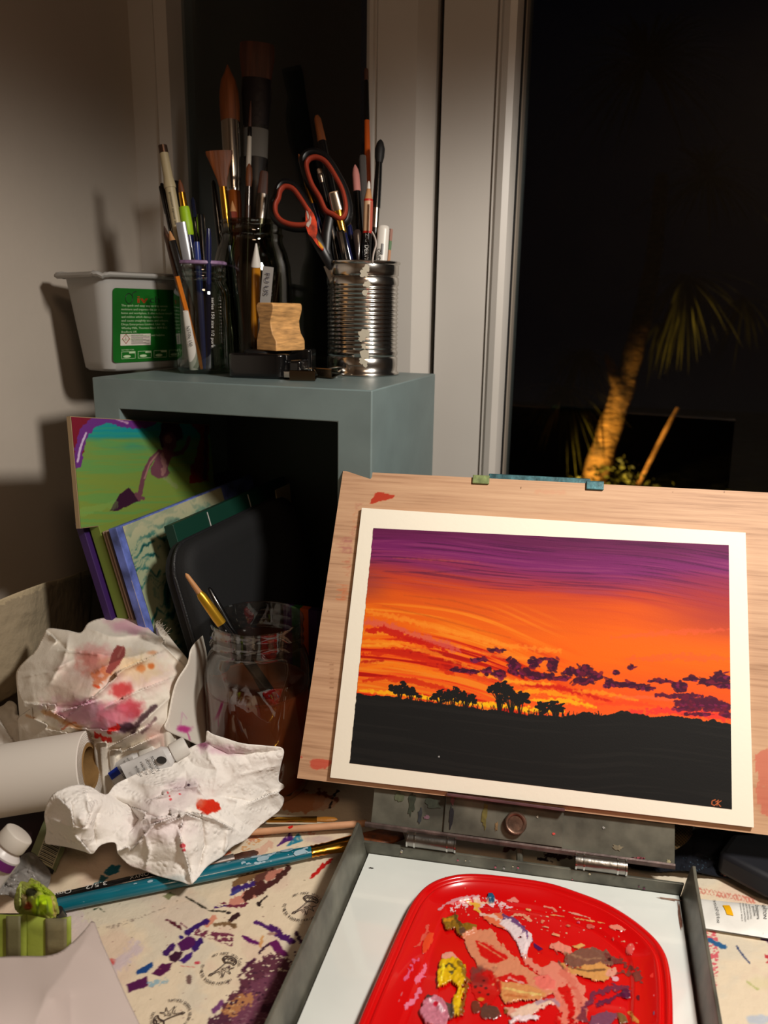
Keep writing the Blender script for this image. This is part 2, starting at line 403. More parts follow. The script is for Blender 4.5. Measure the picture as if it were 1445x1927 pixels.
cordyline()
MB().tube(spline([dep(1185, 960, 5.1)*A(1, 1, 0), dep(1205, 905, 5.1), dep(1240, 835, 5.1), dep(1258, 800, 5.1), dep(1275, 770, 5.15)], 5), .017, 10).build('garden_stake', mat('stake_wood', (190, 130, 80), .8, var=.25, vscale=20), label='thin slanting stick in the garden right of the lit trunk', cat='stick')
def shrub():
    c = dep(1165, 925, 5.0); mb = MB(); q = random.Random(9)
    o = A(c[0], c[1], 0)
    for _ in range(260):
        th = q.uniform(0, 2*math.pi); r = abs(q.gauss(0, .28)); p = o+A(math.cos(th)*r, math.sin(th)*r*.7, q.uniform(.02, max(.05, .30-r*.5)))
        a = unit(A(q.gauss(0, 1), q.gauss(0, 1), q.gauss(0, .6))); b = unit(np.cross(a, A(q.gauss(0, 1), q.gauss(0, 1), q.gauss(0, 1)))); L = q.uniform(.015, .03)
        mb.add([p, p+a*L+b*L*.5, p+a*L*2, p+a*L-b*L*.5], [(0, 1, 2, 3)])
    mb.build('garden_shrub', mat('shrub_leaf', (70, 66, 22), .6, var=.4, vscale=6), label='low leafy shrub at the foot of the lit garden trunk', cat='shrub', sm=False)
shrub()

# ------------------------------------------------------------------ the desk
t = thing('desk', 'dark wooden desk under the paint-marked paper and the easel', 'desk', (.1, .4, 0))
dw = mat('dark_desk_wood', (52, 34, 24), .45, var=.3, vscale=14, stretch=(2, 14, 2))
MB().box((.12, .41, TZ-.016), (1.36, .84, .03)).build('desk_top', dw, t, bevel=.003)
for lx in (-.5, .74):
    for ly in (.05, .77): MB().box((lx, ly, (TZ-.031)/2), (.05, .05, TZ-.031)).build('leg', dw, t, bevel=.003)

# ------------------------------------------------------------------ grey-blue cube shelf
CX0, CX1, CY0, CY1, CZ0, CZ1, CT = -.483, -.212, .612, .812, TZ, 1.0826, .0275
gm = mat('grey_blue_board', (112, 128, 128), .42, bump=.12, bscale=220, bdist=.0004, var=.05, vscale=26, stretch=(1, 1, 1))
def cube_shelf():
    mb = MB(); o = [(CX0, CZ0), (CX1, CZ0), (CX1, CZ1), (CX0, CZ1)]; i_ = [(CX0+CT, CZ0+CT), (CX1-CT-.003, CZ0+CT), (CX1-CT-.003, CZ1-CT), (CX0+CT, CZ1-CT)]
    V = [(x, CY0, z) for x, z in o]+[(x, CY0, z) for x, z in i_]+[(x, CY1, z) for x, z in o]+[(x, CY1, z) for x, z in i_]
    F = []
    for k in range(4):
        l = (k+1) % 4
        F += [(k, l, 4+l, 4+k), (8+k, 12+k, 12+l, 8+l), (k, 8+k, 8+l, l), (4+k, 4+l, 12+l, 12+k)]
    mb.add(V, F)
    t = thing('cube_shelf', 'grey-blue painted open cube shelf standing on the desk by the window', 'shelf', ((CX0+CX1)/2, (CY0+CY1)/2, TZ))
    mb.build('cube_frame', gm, t, bevel=.0012)
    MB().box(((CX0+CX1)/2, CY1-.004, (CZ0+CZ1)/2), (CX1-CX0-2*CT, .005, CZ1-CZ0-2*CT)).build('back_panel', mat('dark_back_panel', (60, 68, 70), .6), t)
cube_shelf()

# ------------------------------------------------------------------ plastic tub with green label
def tub():
    c0 = A(-.494, .648); dr = unit(A(.30, .954)); dl = A(-dr[1], dr[0])
    z0, z1 = CZ1+.0005, 1.177
    t = thing('plastic_tub', 'milky translucent plastic tub with a green printed label, on the shelf against the wall', 'tub', (c0[0], c0[1], z0))
    Lr, Ll = .118, .064
    def loop(z, inset, rad=.012, n=8):
        k = (z-z0)/(z1-z0); ins = inset+(1-k)*.0095; pts = []
        cs = [(ins, ins), (Lr-ins, ins), (Lr-ins, Ll-ins), (ins, Ll-ins)]
        for q, (a, b) in enumerate(cs):
            sa, sb = (1 if q in (0, 3) else -1), (1 if q in (0, 1) else -1)
            ca, cb = a+sa*rad, b+sb*rad; st = [math.pi, 1.5*math.pi, 0, .5*math.pi][q]
            for j in range(n+1):
                an = st+j/n*math.pi/2; u, v = ca+math.cos(an)*rad, cb+math.sin(an)*rad
                p = c0+dr*u+dl*v; pts.append(A(p[0], p[1], z))
        return pts
    def loft(loops, cap0, cap1):
        n = len(loops[0]); V = [p for l in loops for p in l]; F = []
        for i in range(len(loops)-1):
            for k in range(n): F.append((i*n+k, i*n+(k+1) % n, (i+1)*n+(k+1) % n, (i+1)*n+k))
        if cap0: F.append(tuple(range(n-1, -1, -1)))
        if cap1: F.append(tuple((len(loops)-1)*n+k for k in range(n)))
        return MB().add(V, F)
    pm = mat('milky_plastic', (196, 194, 190), .35, spec=.4)
    nt = pm.node_tree; b = nt.nodes['Principled BSDF']; tl = nt.nodes.new('ShaderNodeBsdfTranslucent'); tl.inputs[0].default_value = rgba((205, 202, 196)); mx = nt.nodes.new('ShaderNodeMixShader'); mx.inputs[0].default_value = .42
    nt.links.new(b.outputs[0], mx.inputs[1]); nt.links.new(tl.outputs[0], mx.inputs[2]); nt.links.new(mx.outputs[0], nt.nodes['Material Output'].inputs[0])
    zs = [z0+.0005, z0+.003, z0+.01, z0+.05, z1-.004]
    body = loft([loop(z0, .006)]+[loop(z, 0.002 if z < z0+.002 else 0) for z in zs]+[loop(z1-.004, .0015), loop(z0+.004, .0015)], True, True)
    body.build('tub_body', pm, t)
    rim = [loop(z1-.005, -.001), loop(z1-.005, -.006), loop(z1-.003, -.0075), loop(z1-.001, -.006), loop(z1, -.002), loop(z1-.001, .002), loop(z1-.005, .001)]
    # the rim is a little wavy
    for l in rim:
        for k, p in enumerate(l): p[2] += .0009*math.sin(k*.9)+.0006*math.sin(k*2.3)
    loft(rim, False, False).build('rim', pm, t)
    loft([loop(z0+.002, .004), loop(z0+.048, .004), loop(z0+.0485, .006)], True, True).build('contents', mat('cloudy_contents', (170, 172, 178), .5), t)
    # label on the face towards the lamp
    e1 = A(dr[0], dr[1], 0); n_ = A(dr[1], -dr[0], 0); tilt = .0095/(z1-z0)
    e2 = unit(ZZ+n_*tilt); P0 = A(c0[0], c0[1], z0)+n_*(-.0095+.0005)+e1*0
    nn = unit(np.cross(e1, e2))
    def at(a, b): return P0+e1*a+e2*b
    rad = .004; a0, a1, b0, b1 = .0135, .106, .009, .080; L = []
    for (ca, cb, s) in ((a0+rad, b0+rad, math.pi), (a1-rad, b0+rad, 1.5*math.pi), (a1-rad, b1-rad, 0), (a0+rad, b1-rad, .5*math.pi)):
        for j in range(6): an = s+j/5*math.pi/2; L.append(at(ca+math.cos(an)*rad, cb+math.sin(an)*rad)+nn*.0004)
    lab = MB().prism([p-nn*.0003 for p in L], nn*.0004).build('label', mat('green_label', (20, 92, 26), .35, var=.12, vscale=30), t, sm=False, label='green printed label')
    wt = MB(); lines = ['The quick and easy way to trap excess', 'moisture and improve the air in your', 'home and workplace. It also reduces mould', 'and mildew which damage furniture', 'and cause unsightly stains and odours.', 'Divya Enterprises Limited, Unit 10,', 'Whetley Mills, Thornton Road, BD8 8LQ', 'Bradford, UK', 'Customer support email and helpline', 'www.DIVCHI.co.uk']
    for k, s in enumerate(lines): text_on(wt, s, at(a0+.0095, b1-.0170-k*.0036), e1, e2, .0029, nn, .0007, width=min(.066, len(s)*.00150), bold=.00012)
    text_on(wt, 'SUITABLE FOR:', at(a0+.0095, b0+.0118), e1, e2, .0017, nn, .0007, width=.015)
    for k in range(4):
        a = a0+.0095+k*.0195; bb = b0+.0035
        for (p, q, w_, h_) in ((a, bb, .0165, .0004), (a, bb+.0068, .0165, .0004), (a, bb, .0004, .0068), (a+.0161, bb, .0004, .0072), (a+.009, bb+.0052, .0075, .0018)):
            wt.add([at(p, q)+nn*.0007, at(p+w_, q)+nn*.0007, at(p+w_, q+h_)+nn*.0007, at(p, q+h_)+nn*.0007], [(0, 1, 2, 3)])
        wt.add([at(a+.002+.0045*(1+math.cos(j))*1., bb+.0024+.0013*math.sin(j))+nn*.0007 for j in np.linspace(0, 5.9, 12)], [tuple(range(12))])
    wt.build('lettering', mat('label_print', (178, 200, 160), .5), lab, sm=False)
    lg = MB(); lg.tube([at(a0+.0185+.0042*math.cos(j), b1-.0095+.0048*math.sin(j))+nn*.0006 for j in np.linspace(0, 6.0, 20)], .0004, 6, True)
    lg.tube([at(a0+.0225, b1-.010)+nn*.0006, at(a0+.0225, b1-.0045)+nn*.0006, at(a0+.027, b1-.0025)+nn*.0006], .0004, 6)
    text_on(lg, 'ch', at(a0+.043, b1-.013), e1, e2, .009, nn, .0007, width=.012)
    lg.build('lettering', mat('logo_black', (14, 26, 14), .5), lab, sm=False)
    text_on(MB(), 'iv', at(a0+.028, b1-.0135), e1, e2, .010, nn, .0007, width=.012, bold=.0008).build('lettering', mat('logo_orange', (150, 58, 14), .5), lab, sm=False)
    wb = MB(); a, bb = a0+.0085, b0+.0165
    wb.add([at(a, bb)+nn*.0006, at(a+.036, bb)+nn*.0006, at(a+.036, bb+.0112)+nn*.0006, at(a, bb+.0112)+nn*.0006], [(0, 1, 2, 3)]).build('warning_panel', mat('warning_white', (205, 196, 186), .5), lab, sm=False)
    wl = MB()
    for k in range(9): wl.add([at(a+.0125+u, bb+.0012+k*.00108+v)+nn*.0007 for u, v in ((0, 0), (.022-.004*(k % 3), 0), (.022-.004*(k % 3), .00045), (0, .00045))], [(0, 1, 2, 3)])
    wl.build('lettering', mat('small_print', (90, 84, 80), .6), lab, sm=False)
    dm = MB(); cc = (a+.0062, bb+.0066); dm.tube([at(cc[0]+.0042*math.cos(j*math.pi/2), cc[1]+.0046*math.sin(j*math.pi/2))+nn*.0008 for j in range(4)], .0004, 5, True)
    text_on(dm, '!', at(cc[0]-.0005, cc[1]-.0018), e1, e2, .005, nn, .0009)
    dm.build('warning_sign', mat('hazard_red', (150, 60, 40), .5), lab, sm=False)
tub()

# ------------------------------------------------------------------ jars and tin on the shelf
gl_s = thinglass('jar_glass', (232, 238, 232), .95, .02, 1.75)
gl_b = thinglass('big_jar_glass', (214, 216, 200), .9, .03, 1.7)
GJ = A(-.4235, .7095); BJ = A(-.399, .7695); TC = A(-.278, .771)
SZ = CZ1+.0004
t = thing('glass_jar', 'small threaded glass jar of pens with a lilac-stained rim beside the plastic tub', 'jar', (GJ[0], GJ[1], SZ))
prof = [(0, .020), (.0, .0245), (.002, .0265), (.006, .0272), (.030, .0274), (.070, .0277), (.0775, .0272), (.083, .0252), (.0875, .0232), (.089, .0240), (.0905, .0245), (.092, .0236), (.0945, .0236), (.096, .0246), (.0975, .0238), (.101, .0238), (.103, .0243), (.1045, .0238)]
mb = MB().lathe(prof, (GJ[0], GJ[1], SZ), 48, caps=False); mb.lathe([(0.0, .0001), (.0, .020)], (GJ[0], GJ[1], SZ), 48, caps=False)
mb.lathe([(t_, r-.0022) for t_, r in prof[3:]][::-1]+[(.0035, .0205), (.003, .001)], (GJ[0], GJ[1], SZ), 48, caps=False)
mb.build('jar_glass', gl_s, t)
MB().lathe([(.1025, .0240), (.1035, .0250), (.1056, .0248), (.1062, .0236), (.1052, .0222), (.1030, .0218)], (GJ[0], GJ[1], SZ), 40, caps=False).build('stained_rim', mat('lilac_paint', (132, 104, 138), .5, var=.3, vscale=120), t, label='lilac paint around the rim')
t = thing('glass_jar', 'tall wide-mouthed glass jar of large brushes behind the wooden block', 'jar', (BJ[0], BJ[1], SZ))
prof = [(0, .030), (.001, .036), (.005, .0392), (.015, .0402), (.090, .0402), (.105, .0392), (.118, .0360), (.127, .0322), (.131, .0312), (.1335, .0318), (.135, .0326), (.137, .0312), (.142, .0312), (.144, .0322), (.146, .0312), (.1475, .0318), (.149, .0312)]
mb = MB().lathe(prof, (BJ[0], BJ[1], SZ), 56, caps=False); mb.lathe([(0.0, .0001), (.0, .030)], (BJ[0], BJ[1], SZ), 56, caps=False)
mb.lathe([(t_, r-.003) for t_, r in prof[3:]][::-1]+[(.004, .034), (.0035, .001)], (BJ[0], BJ[1], SZ), 56, caps=False)
mb.build('jar_glass', gl_b, t)
# tin can with ribs and glue marks
t = thing('tin_can', 'ribbed silver tin can with glue marks at the right end of the shelf', 'can', (TC[0], TC[1], SZ))
tm = mat('tin_metal', (206, 202, 196), .17, 1.0)
nt = tm.node_tree; b = nt.nodes['Principled BSDF']; tc = nt.nodes.new('ShaderNodeTexCoord'); n1 = nt.nodes.new('ShaderNodeTexNoise'); n1.inputs['Scale'].default_value = 60
nt.links.new(tc.outputs['Object'], n1.inputs[0]); bp = nt.nodes.new('ShaderNodeBump'); bp.inputs['Strength'].default_value = .12; bp.inputs['Distance'].default_value = .001
nt.links.new(n1.outputs[0], bp.inputs['Height']); nt.links.new(bp.outputs[0], b.inputs['Normal'])
R_ = .0358; prof = [(0, R_-.002), (0, R_+.0012), (.002, R_+.0014), (.0032, R_-.0002), (.010, R_), (.0165, R_), (.018, R_-.0012), (.0195, R_), (.022, R_)]
z = .023
while z < .0845: prof += [(z, R_), (z+.0012, R_-.0011), (z+.0024, R_-.0011), (z+.0036, R_)]; z += .0040
prof += [(.0875, R_), (.093, R_), (.0945, R_-.0012), (.096, R_), (.1035, R_), (.1052, R_-.0002), (.1062, R_+.0013), (.1082, R_+.0013), (.1088, R_), (.1080, R_-.0012), (.104, R_-.0014)]
prof += [(.003, R_-.0016), (.0028, .001)]
MB().lathe(prof, (TC[0], TC[1], SZ), 72, caps=False).build('can_wall', tm, t, angle=60)
MB().lathe([(.0005, .001), (.0005, R_-.001)], (TC[0], TC[1], SZ), 40, caps=False).build('can_base', tm, t)
gp = MB(); q = random.Random(3); vw = math.atan2(-TC[1], -TC[0])
for (dz, da, s) in ((.101, .08, .004), (.096, .02, .0045), (.086, .10, .0035), (.079, .06, .003), (.040, .02, .0055), (.036, -.05, .003), (.029, .03, .003), (.021, .06, .005), (.015, .0, .004), (.011, .08, .003), (.063, .12, .002)):
    n = 14; c_a = vw+da; V = []
    for k in range(n):
        rr = s*q.uniform(.55, 1.15); a = c_a+math.cos(2*math.pi*k/n)*rr/R_; h = dz+math.sin(2*math.pi*k/n)*rr
        V.append((TC[0]+(R_+.0003)*math.cos(a), TC[1]+(R_+.0003)*math.sin(a), SZ+h))
    gp.add(V, [tuple(range(n))])
gp.build('glue_marks', mat('dried_glue', (176, 168, 150), .5), t, kind='stuff')

# ------------------------------------------------------------------ pens, pencils and brushes
H_BR = mat('brown_hair', (112, 58, 22), .55, bump=.8, bscale=220, bdist=.001, var=.35, vscale=160, stretch=(1, 1, .06))
H_DK = mat('dark_brown_hair', (74, 40, 26), .6, bump=.8, bscale=220, bdist=.001, var=.35, vscale=160, stretch=(1, 1, .06))
H_BK = mat('black_hair', (16, 15, 16), .6, bump=.6, bscale=220, bdist=.001, stretch=(1, 1, .06))
GOLD = mat('gold_ferrule', (214, 160, 60), .2, 1.0, bump=.06, bscale=40)
SILV = mat('silver_ferrule', (205, 200, 192), .18, 1.0, bump=.06, bscale=40)
BLK = mat('black_lacquer', (10, 10, 11), .22, coat=.3)
NAVY = mat('navy_lacquer', (14, 20, 62), .22, coat=.4)
WOODN = mat('natural_wood', (184, 132, 84), .55, var=.2, vscale=60, stretch=(1, 1, .1))
CREAM = mat('cream_barrel', (176, 162, 128), .4)
WHITE = mat('white_plastic', (205, 200, 192), .35)
CLEAR = thinglass('clear_plastic', (215, 215, 212), .82, .08, 1.5)
ORANGEW = mat('orange_lacquer', (188, 82, 22), .3, coat=.3)
REDP = mat('red_paint', (180, 36, 24), .45)
LIME = mat('lime_tape', (150, 190, 26), .5, bump=.5, bscale=150)
PINKE = mat('pink_rubber', (186, 120, 112), .7)
GREYP = mat('grey_plastic', (150, 150, 150), .3)

def stick(name, label, cat, group, tip, low, Dt, Dl, zb, C, rmax, parts, rot=0.):
    """tip, low: where the photo shows the top end and a lower point; Dt, Dl their distance; the foot is on zb inside the container"""
    T = dep(*tip, Dt); L = dep(*low, Dl); d = (L-T)/(T[2]-L[2]); F_ = T+d*(T[2]-zb)
    o = F_[:2]-C; r = np.linalg.norm(o)
    if r > rmax: F_[:2] = C+o/r*rmax
    ax = T-F_; Ln = np.linalg.norm(ax); ax = ax/Ln
    tx, ty = project(T); bx, by = project(F_)
    q = Vector(ax).to_track_quat('Z', 'X'); side = unit(np.cross(ax, -ray(*tip))); R = np.array(q.to_matrix())
    lx = R.T@side                                 # widest direction faces the viewer of the desk
    if rot: c, s = math.cos(rot), math.sin(rot); lx = A(lx[0]*c-lx[1]*s, lx[0]*s+lx[1]*c, 0)
    def tt(y):
        return 0. if y == 'B' else Ln*(1-min(1., (y-ty)/(by-ty)))
    built = []
    single = len(parts) == 1
    root = None if single else thing(name, label, cat, F_, group, q)
    for p in parts:
        pn, m, prof = p[:3]; sq = p[3] if len(p) > 3 else 1.; n = p[4] if len(p) > 4 else 20
        pr = sorted([(tt(y), max(hw, .05)*(Dt if y == 'B' else Dt+(Dl-Dt)*min(1, max(0, (y-tip[1])/(low[1]-tip[1]))))/FPX) for y, hw in prof])
        mb = MB().lathe(pr, (0, 0, 0), n, 1., sq, axis=(0, 0, 1), x0=lx)
        if single:
            o = mb.build(name, m, None, world=False, label=label, cat=cat, group=group); o.location = tuple(F_); o.rotation_mode = 'QUATERNION'; o.rotation_quaternion = q; return o, T, F_
        mb.build(pn, m, root, world=False, angle=50)
    return root, T, F_
def side_text(root, T, F_, y, text, size, m, off_px=0., down=True, Dm=.78, rpx=8, width=None):
    """lettering that runs along a barrel, on the side that faces the desk"""
    tx, ty = project(T); bx, by = project(F_); k = (y-ty)/(by-ty); P = T+(F_-T)*k; ax = unit(F_-T); e1 = ax if down else -ax
    v = unit(EYE-P); n = unit(v-ax*np.dot(v, ax)); s = unit(np.cross(n, e1))
    return text_on(MB(), text, P+n*(rpx*Dm/FPX)+s*(off_px*Dm/FPX-size*.35), e1, s, size, n, .0004, width=width).build('lettering', m, root, sm=False)
PB = CZ1+.005
PRBL = mat('black_print', (20, 18, 18), .5); PRWH = mat('white_print', (190, 188, 184), .5)
G = 'pens and brushes in the small glass jar'
def gst(*a, **k): return stick(*a, **k)
gj = (GJ, .016)
r_, T_, F_ = stick('fineliner_pen', 'beige capped fineliner pen, tallest in the small jar', 'pen', G, (306, 275), (340, 490), .752, .752, PB+.003, GJ, .016, [
    ('end_plug', mat('pen_end_metal', (96, 74, 62), .3, .8), [(274, 8.2), (288, 8.4)]), ('cap', CREAM, [(288, 8), (300, 8.4), (332, 9), (346, 11.2), (352, 11.2)]), ('barrel', CREAM, [(352, 9.6), (420, 9.6), ('B', 9)])])
side_text(r_, T_, F_, 362, 'permanent pigment ink', .0030, PRBL, -1, Dm=.75, rpx=10, width=.030)
stick('ballpoint_pen', 'thin glossy black pen leaning left behind the beige fineliner', 'pen', G, (304, 345), (330, 480), .765, .765, PB, GJ, .0175, [('barrel', BLK, [(345, 2.5), (349, 4), (380, 5), (430, 5.6), ('B', 5)]), ('pocket_clip', BLK, [(350, 6), (352, 6.8), (400, 6.3), (402, 3)], .5)])
stick('pencil', 'black pencil with its sharpened wooden point up, at the left of the small jar', 'pencil', G, (318, 430), (336, 490), .748, .750, PB, GJ, .019, [('lead', mat('graphite', (40, 38, 38), .4), [(430, .4), (435, 1.6)]), ('point', WOODN, [(435, 1.6), (452, 6)]), ('barrel', BLK, [(452, 6.6), ('B', 6.2)], 1., 6)])
stick('pencil', 'dark brown striped pencil at the far left of the small jar', 'pencil', G, (309, 425), (322, 492), .757, .757, PB, GJ, .020, [('point', mat('dark_wood_tip', (60, 40, 30), .5), [(425, .6), (441, 5)]), ('barrel', mat('brown_lacquer', (74, 40, 22), .3), [(441, 5.2), ('B', 5)], 1., 6)])
stick('ruler_stick', 'flat silvery clear plastic stick beside the beige fineliner', 'stick', G, (340, 418), (358, 492), .748, .750, PB, GJ, .012, [('strip', mat('silvery_plastic', (140, 140, 144), .25, .3), [(418, 9), (420, 9.4), ('B', 8)], .25, 8)])
stick('paint_brush', 'small brush with lime-green tape round its blue handle', 'brush', G, (338, 338), (376, 492), .756, .752, PB, GJ, .016, [('bristles', H_BR, [(338, 1), (346, 4), (362, 6.2)], .6), ('ferrule', GOLD, [(362, 6.2), (366, 6.4), (390, 7.2)]), ('tape', LIME, [(388, 9), (392, 9.8), (420, 10.6), (438, 10), (441, 8)]), ('handle', NAVY, [(440, 8.2), ('B', 7)])])
stick('marker_pen', 'black marker pen behind the lime-taped brush', 'pen', G, (330, 342), (352, 480), .775, .77, PB, GJ, .016, [('barrel', BLK, [(342, 6), (345, 7), (400, 7.4), ('B', 7)])])
stick('glass_pen', 'dark glossy pen with a thin highlight, right of the lime-taped brush', 'pen', G, (362, 372), (380, 490), .765, .765, PB, GJ, .018, [('barrel', mat('dark_blue_gloss', (22, 26, 44), .12, coat=.6), [(372, 2), (378, 4.4), (430, 5), ('B', 5)])])
stick('clip_pen', 'black pen with a steel clip at the right of the small jar', 'pen', G, (377, 404), (388, 492), .76, .76, PB, GJ, .019, [('barrel', BLK, [(404, 6.4), (406, 7), ('B', 6)]), ('pocket_clip', SILV, [(408, 7.2), (409, 7.8), (412, 7.8), (440, 7.4), (442, 5)], .55)])
stick('pencil', 'orange pencil standing low inside the small jar', 'pencil', G, (333, 520), (364, 672), .742, .745, PB, GJ, .019, [('barrel', mat('orange_pencil', (190, 104, 20), .35), [(520, 4.6), ('B', 5)], 1., 6)])
r_, T_, F_ = stick('paint_tube', 'slim white tube with black lettering standing low inside the small jar', 'tube', G, (349, 585), (339, 670), .742, .745, PB, GJ, .021, [('barrel', WHITE, [(585, 5), (600, 6), (650, 8.5), ('B', 10)], .6)])
side_text(r_, T_, F_, 610, 'NSTIN 150', .0045, PRBL, 0, Dm=.74, rpx=7, width=.020)
r_, T_, F_ = stick('paint_brush', 'dark blue brush handle with white lettering on the right inside the small jar', 'brush', G, (392, 430), (403, 670), .745, .745, PB, GJ, .020, [('handle', NAVY, [(430, 4), (450, 6), ('B', 5)])])
T2 = dep(398, 560, .735)
o = text_on(MB(), 'series 150 size 1/2 pure', T2, unit(F_-T_), unit(np.cross(unit(EYE-T2), unit(F_-T_))), .0038, None, .0005, width=.045); 
V_ = np.array(o.v); mo = o.build('lettering', PRWH, r_, sm=False)
stick('paint_brush', 'blue-handled brush standing in the middle of the small jar', 'brush', G, (370, 455), (384, 670), .75, .742, PB, GJ, .018, [('handle', mat('mid_blue_lacquer', (34, 50, 116), .25, coat=.4), [(455, 5), (480, 6.5), ('B', 7)])])

G = 'large brushes in the tall glass jar'
def bst(name, label, cat, tip, low, Dt, Dl, parts, **k): return stick(name, label, cat, G, tip, low, Dt, Dl, PB, BJ, .029, parts, **k)
bst('mop_brush', 'large pointed brown brush with a long silver ferrule in the tall jar', 'brush', (428, 122), (434, 520), .815, .80, [('bristles', H_BR, [(122, 1), (135, 6), (152, 14), (175, 18), (200, 19), (232, 17.5)], .75), ('ferrule', SILV, [(231, 17.8), (290, 17.4), (334, 15), (340, 14), (344, 15), (350, 13), (355, 14), (362, 12)]), ('handle', mat('amber_handle', (130, 66, 20), .2, coat=.5), [(361, 12.5), (380, 13.5), (430, 12), ('B', 7)])])
bst('flat_brush', 'widest flat brown-bristled brush at the top of the tall jar', 'brush', (484, 82), (477, 520), .83, .82, [('bristles', H_DK, [(82, 30), (84, 32), (110, 32.5), (152, 27)], .22), ('ferrule', mat('dark_tarnished_metal', (44, 40, 42), .35, .7, bump=.4, bscale=70), [(150, 27.5), (185, 28), (240, 24)], .3), ('handle', mat('dark_handle', (30, 27, 26), .3, coat=.3), [(238, 23), (300, 22), (345, 15), (400, 12), ('B', 9)], .4), ('price_sticker', mat('grey_sticker', (92, 88, 82), .6), [(246, 23.6), (300, 22.8)], .42)])
bst('liner_brush', 'thin white-handled brush with a black collar in the tall jar', 'brush', (472, 190), (462, 330), .80, .80, [('bristles', H_DK, [(190, .6), (205, 2.2), (238, 3.2)]), ('collar', BLK, [(238, 3.4), (240, 4.2), (256, 4.2)]), ('handle', mat('pearl_handle', (188, 180, 168), .25), [(256, 4), (300, 5), (320, 4.6)]), ('lower_handle', BLK, [(320, 4.6), ('B', 4)])])
bst('fan_brush', 'fan brush with splayed brown hair and a gold ferrule in the tall jar', 'brush', (412, 284), (420, 470), .785, .785, [('bristles', H_BR, [(284, 25), (290, 25), (312, 17), (335, 10), (350, 7)], .18), ('ferrule', GOLD, [(350, 7.4), (380, 7.8), (425, 7.4)]), ('handle', BLK, [(425, 7.5), ('B', 6)])])
bst('pencil', 'reddish-brown pencil, sharpened end up, beside the gold ferrule in the tall jar', 'pencil', (437, 378), (438, 470), .785, .785, [('point', WOODN, [(378, .6), (398, 6.5)]), ('barrel', mat('red_brown_lacquer', (116, 40, 22), .3, coat=.3), [(398, 7), ('B', 7)], 1., 6)])
bst('round_brush', 'small tan-haired brush with a dark tip in the middle of the tall jar', 'brush', (469, 308), (457, 470), .79, .79, [('bristles', H_BR, [(308, 1.5), (316, 5.5), (335, 6.5), (350, 5)], .7), ('ferrule', mat('dark_steel', (90, 86, 84), .25, 1.), [(350, 4.8), (385, 4.2)]), ('handle', mat('brown_handle', (58, 36, 26), .3), [(385, 4.4), ('B', 4.5)])])
bst('flat_wash_brush', 'short flat brush with a grey pleated ferrule at the right of the tall jar', 'brush', (497, 322), (484, 450), .80, .80, [('bristles', H_DK, [(322, 6), (326, 8), (365, 10)], .4), ('ferrule', mat('dull_steel', (110, 104, 98), .3, 1.), [(364, 10.4), (385, 10.6), (422, 8)], .5), ('handle', BLK, [(421, 8), ('B', 7)])])
bst('glass_stirrer', 'thin clear rod rising at the right edge of the tall jar', 'rod', (501, 270), (499, 440), .83, .83, [('rod', CLEAR, [(270, 2.5), (272, 3), ('B', 3)])])
bst('marker_pen', 'thick black pen leaning at the left of the tall jar', 'pen', (401, 340), (404, 470), .80, .80, [('barrel', BLK, [(340, 2.5), (346, 4.4), (400, 6.4), ('B', 8)])])
bst('glue_syringe', 'clear-nosed bottle with amber liquid standing inside the tall jar', 'bottle', (482, 458), (483, 640), .765, .765, [('nozzle', WHITE, [(458, 1.6), (470, 4), (496, 9.5), (500, 10)]), ('bottle_wall', mat('amber_liquid', (196, 128, 26), .15, trans=.25, coat=.6), [(500, 8.5), (545, 9.5), (600, 10.5), ('B', 10.5)])])
r_, T_, F_ = bst('price_card', 'white printed card strip standing inside the tall jar beside the amber bottle', 'card', (505, 502), (508, 600), .758, .758, [('card', mat('card_white', (150, 146, 142), .6), [(502, 10), (503, 10), (572, 10), ('B', 9)], .06, 4)])
side_text(r_, T_, F_, 512, 'FU US', .006, mat('grey_print', (60, 56, 70), .6), 0, Dm=.755, rpx=3, width=.022)
for k, (x, c, hw) in enumerate(((432, (40, 54, 66), 5), (448, (84, 44, 26), 4), (530, (70, 26, 22), 4), (462, (60, 62, 40), 4.4))):
    bst('paint_brush', ['slate-blue', 'red-brown', 'dark red', 'olive'][k]+' brush handle seen through the side of the tall jar', 'brush', (x, 462+k*6), (x+2, 640), .785+.01*k, .775+.01*k, [('handle', mat('handle_tint_%s' % ['slate', 'rust', 'wine', 'olive'][k], c, .3, coat=.3), [(462+k*6, hw*.6), (500, hw), ('B', hw)])])

G = 'brushes, pencils and pens in the tin can'
def cst(name, label, cat, tip, low, Dt, Dl, parts, **k): return stick(name, label, cat, G, tip, low, Dt, Dl, CZ1+.004, TC, .029, parts, **k)
cst('round_brush', 'slim brush with brown tip and long gold ferrule crossing the scissors', 'brush', (562, 290), (612, 480), .765, .765, [('bristles', H_BR, [(290, .8), (302, 4), (318, 4)], .8), ('ferrule', GOLD, [(318, 4), (350, 5), (383, 6.4)]), ('handle', NAVY, [(383, 6.8), (400, 7.5), ('B', 5)])])
cst('filbert_brush', 'tall brush with dim orange-brown flat tip behind the scissors', 'brush', (596, 217), (648, 480), .80, .79, [('bristles', H_BR, [(217, 3), (224, 6.5), (268, 8.5)], .4), ('ferrule', BLK, [(268, 8.6), (320, 8)]), ('handle', BLK, [(320, 8), (400, 8.5), ('B', 6)])])
cst('mechanical_pencil', 'mechanical pencil with a worn white eraser and chrome clip inside the scissor loop', 'pencil', (600, 317), (640, 480), .768, .768, [('eraser', mat('worn_eraser', (150, 126, 104), .7), [(317, 3), (319, 5), (327, 5)]), ('eraser_holder', SILV, [(327, 5), (333, 6), (338, 4.6), (344, 4.6)]), ('barrel', BLK, [(344, 5), (400, 6), ('B', 5.5)])])
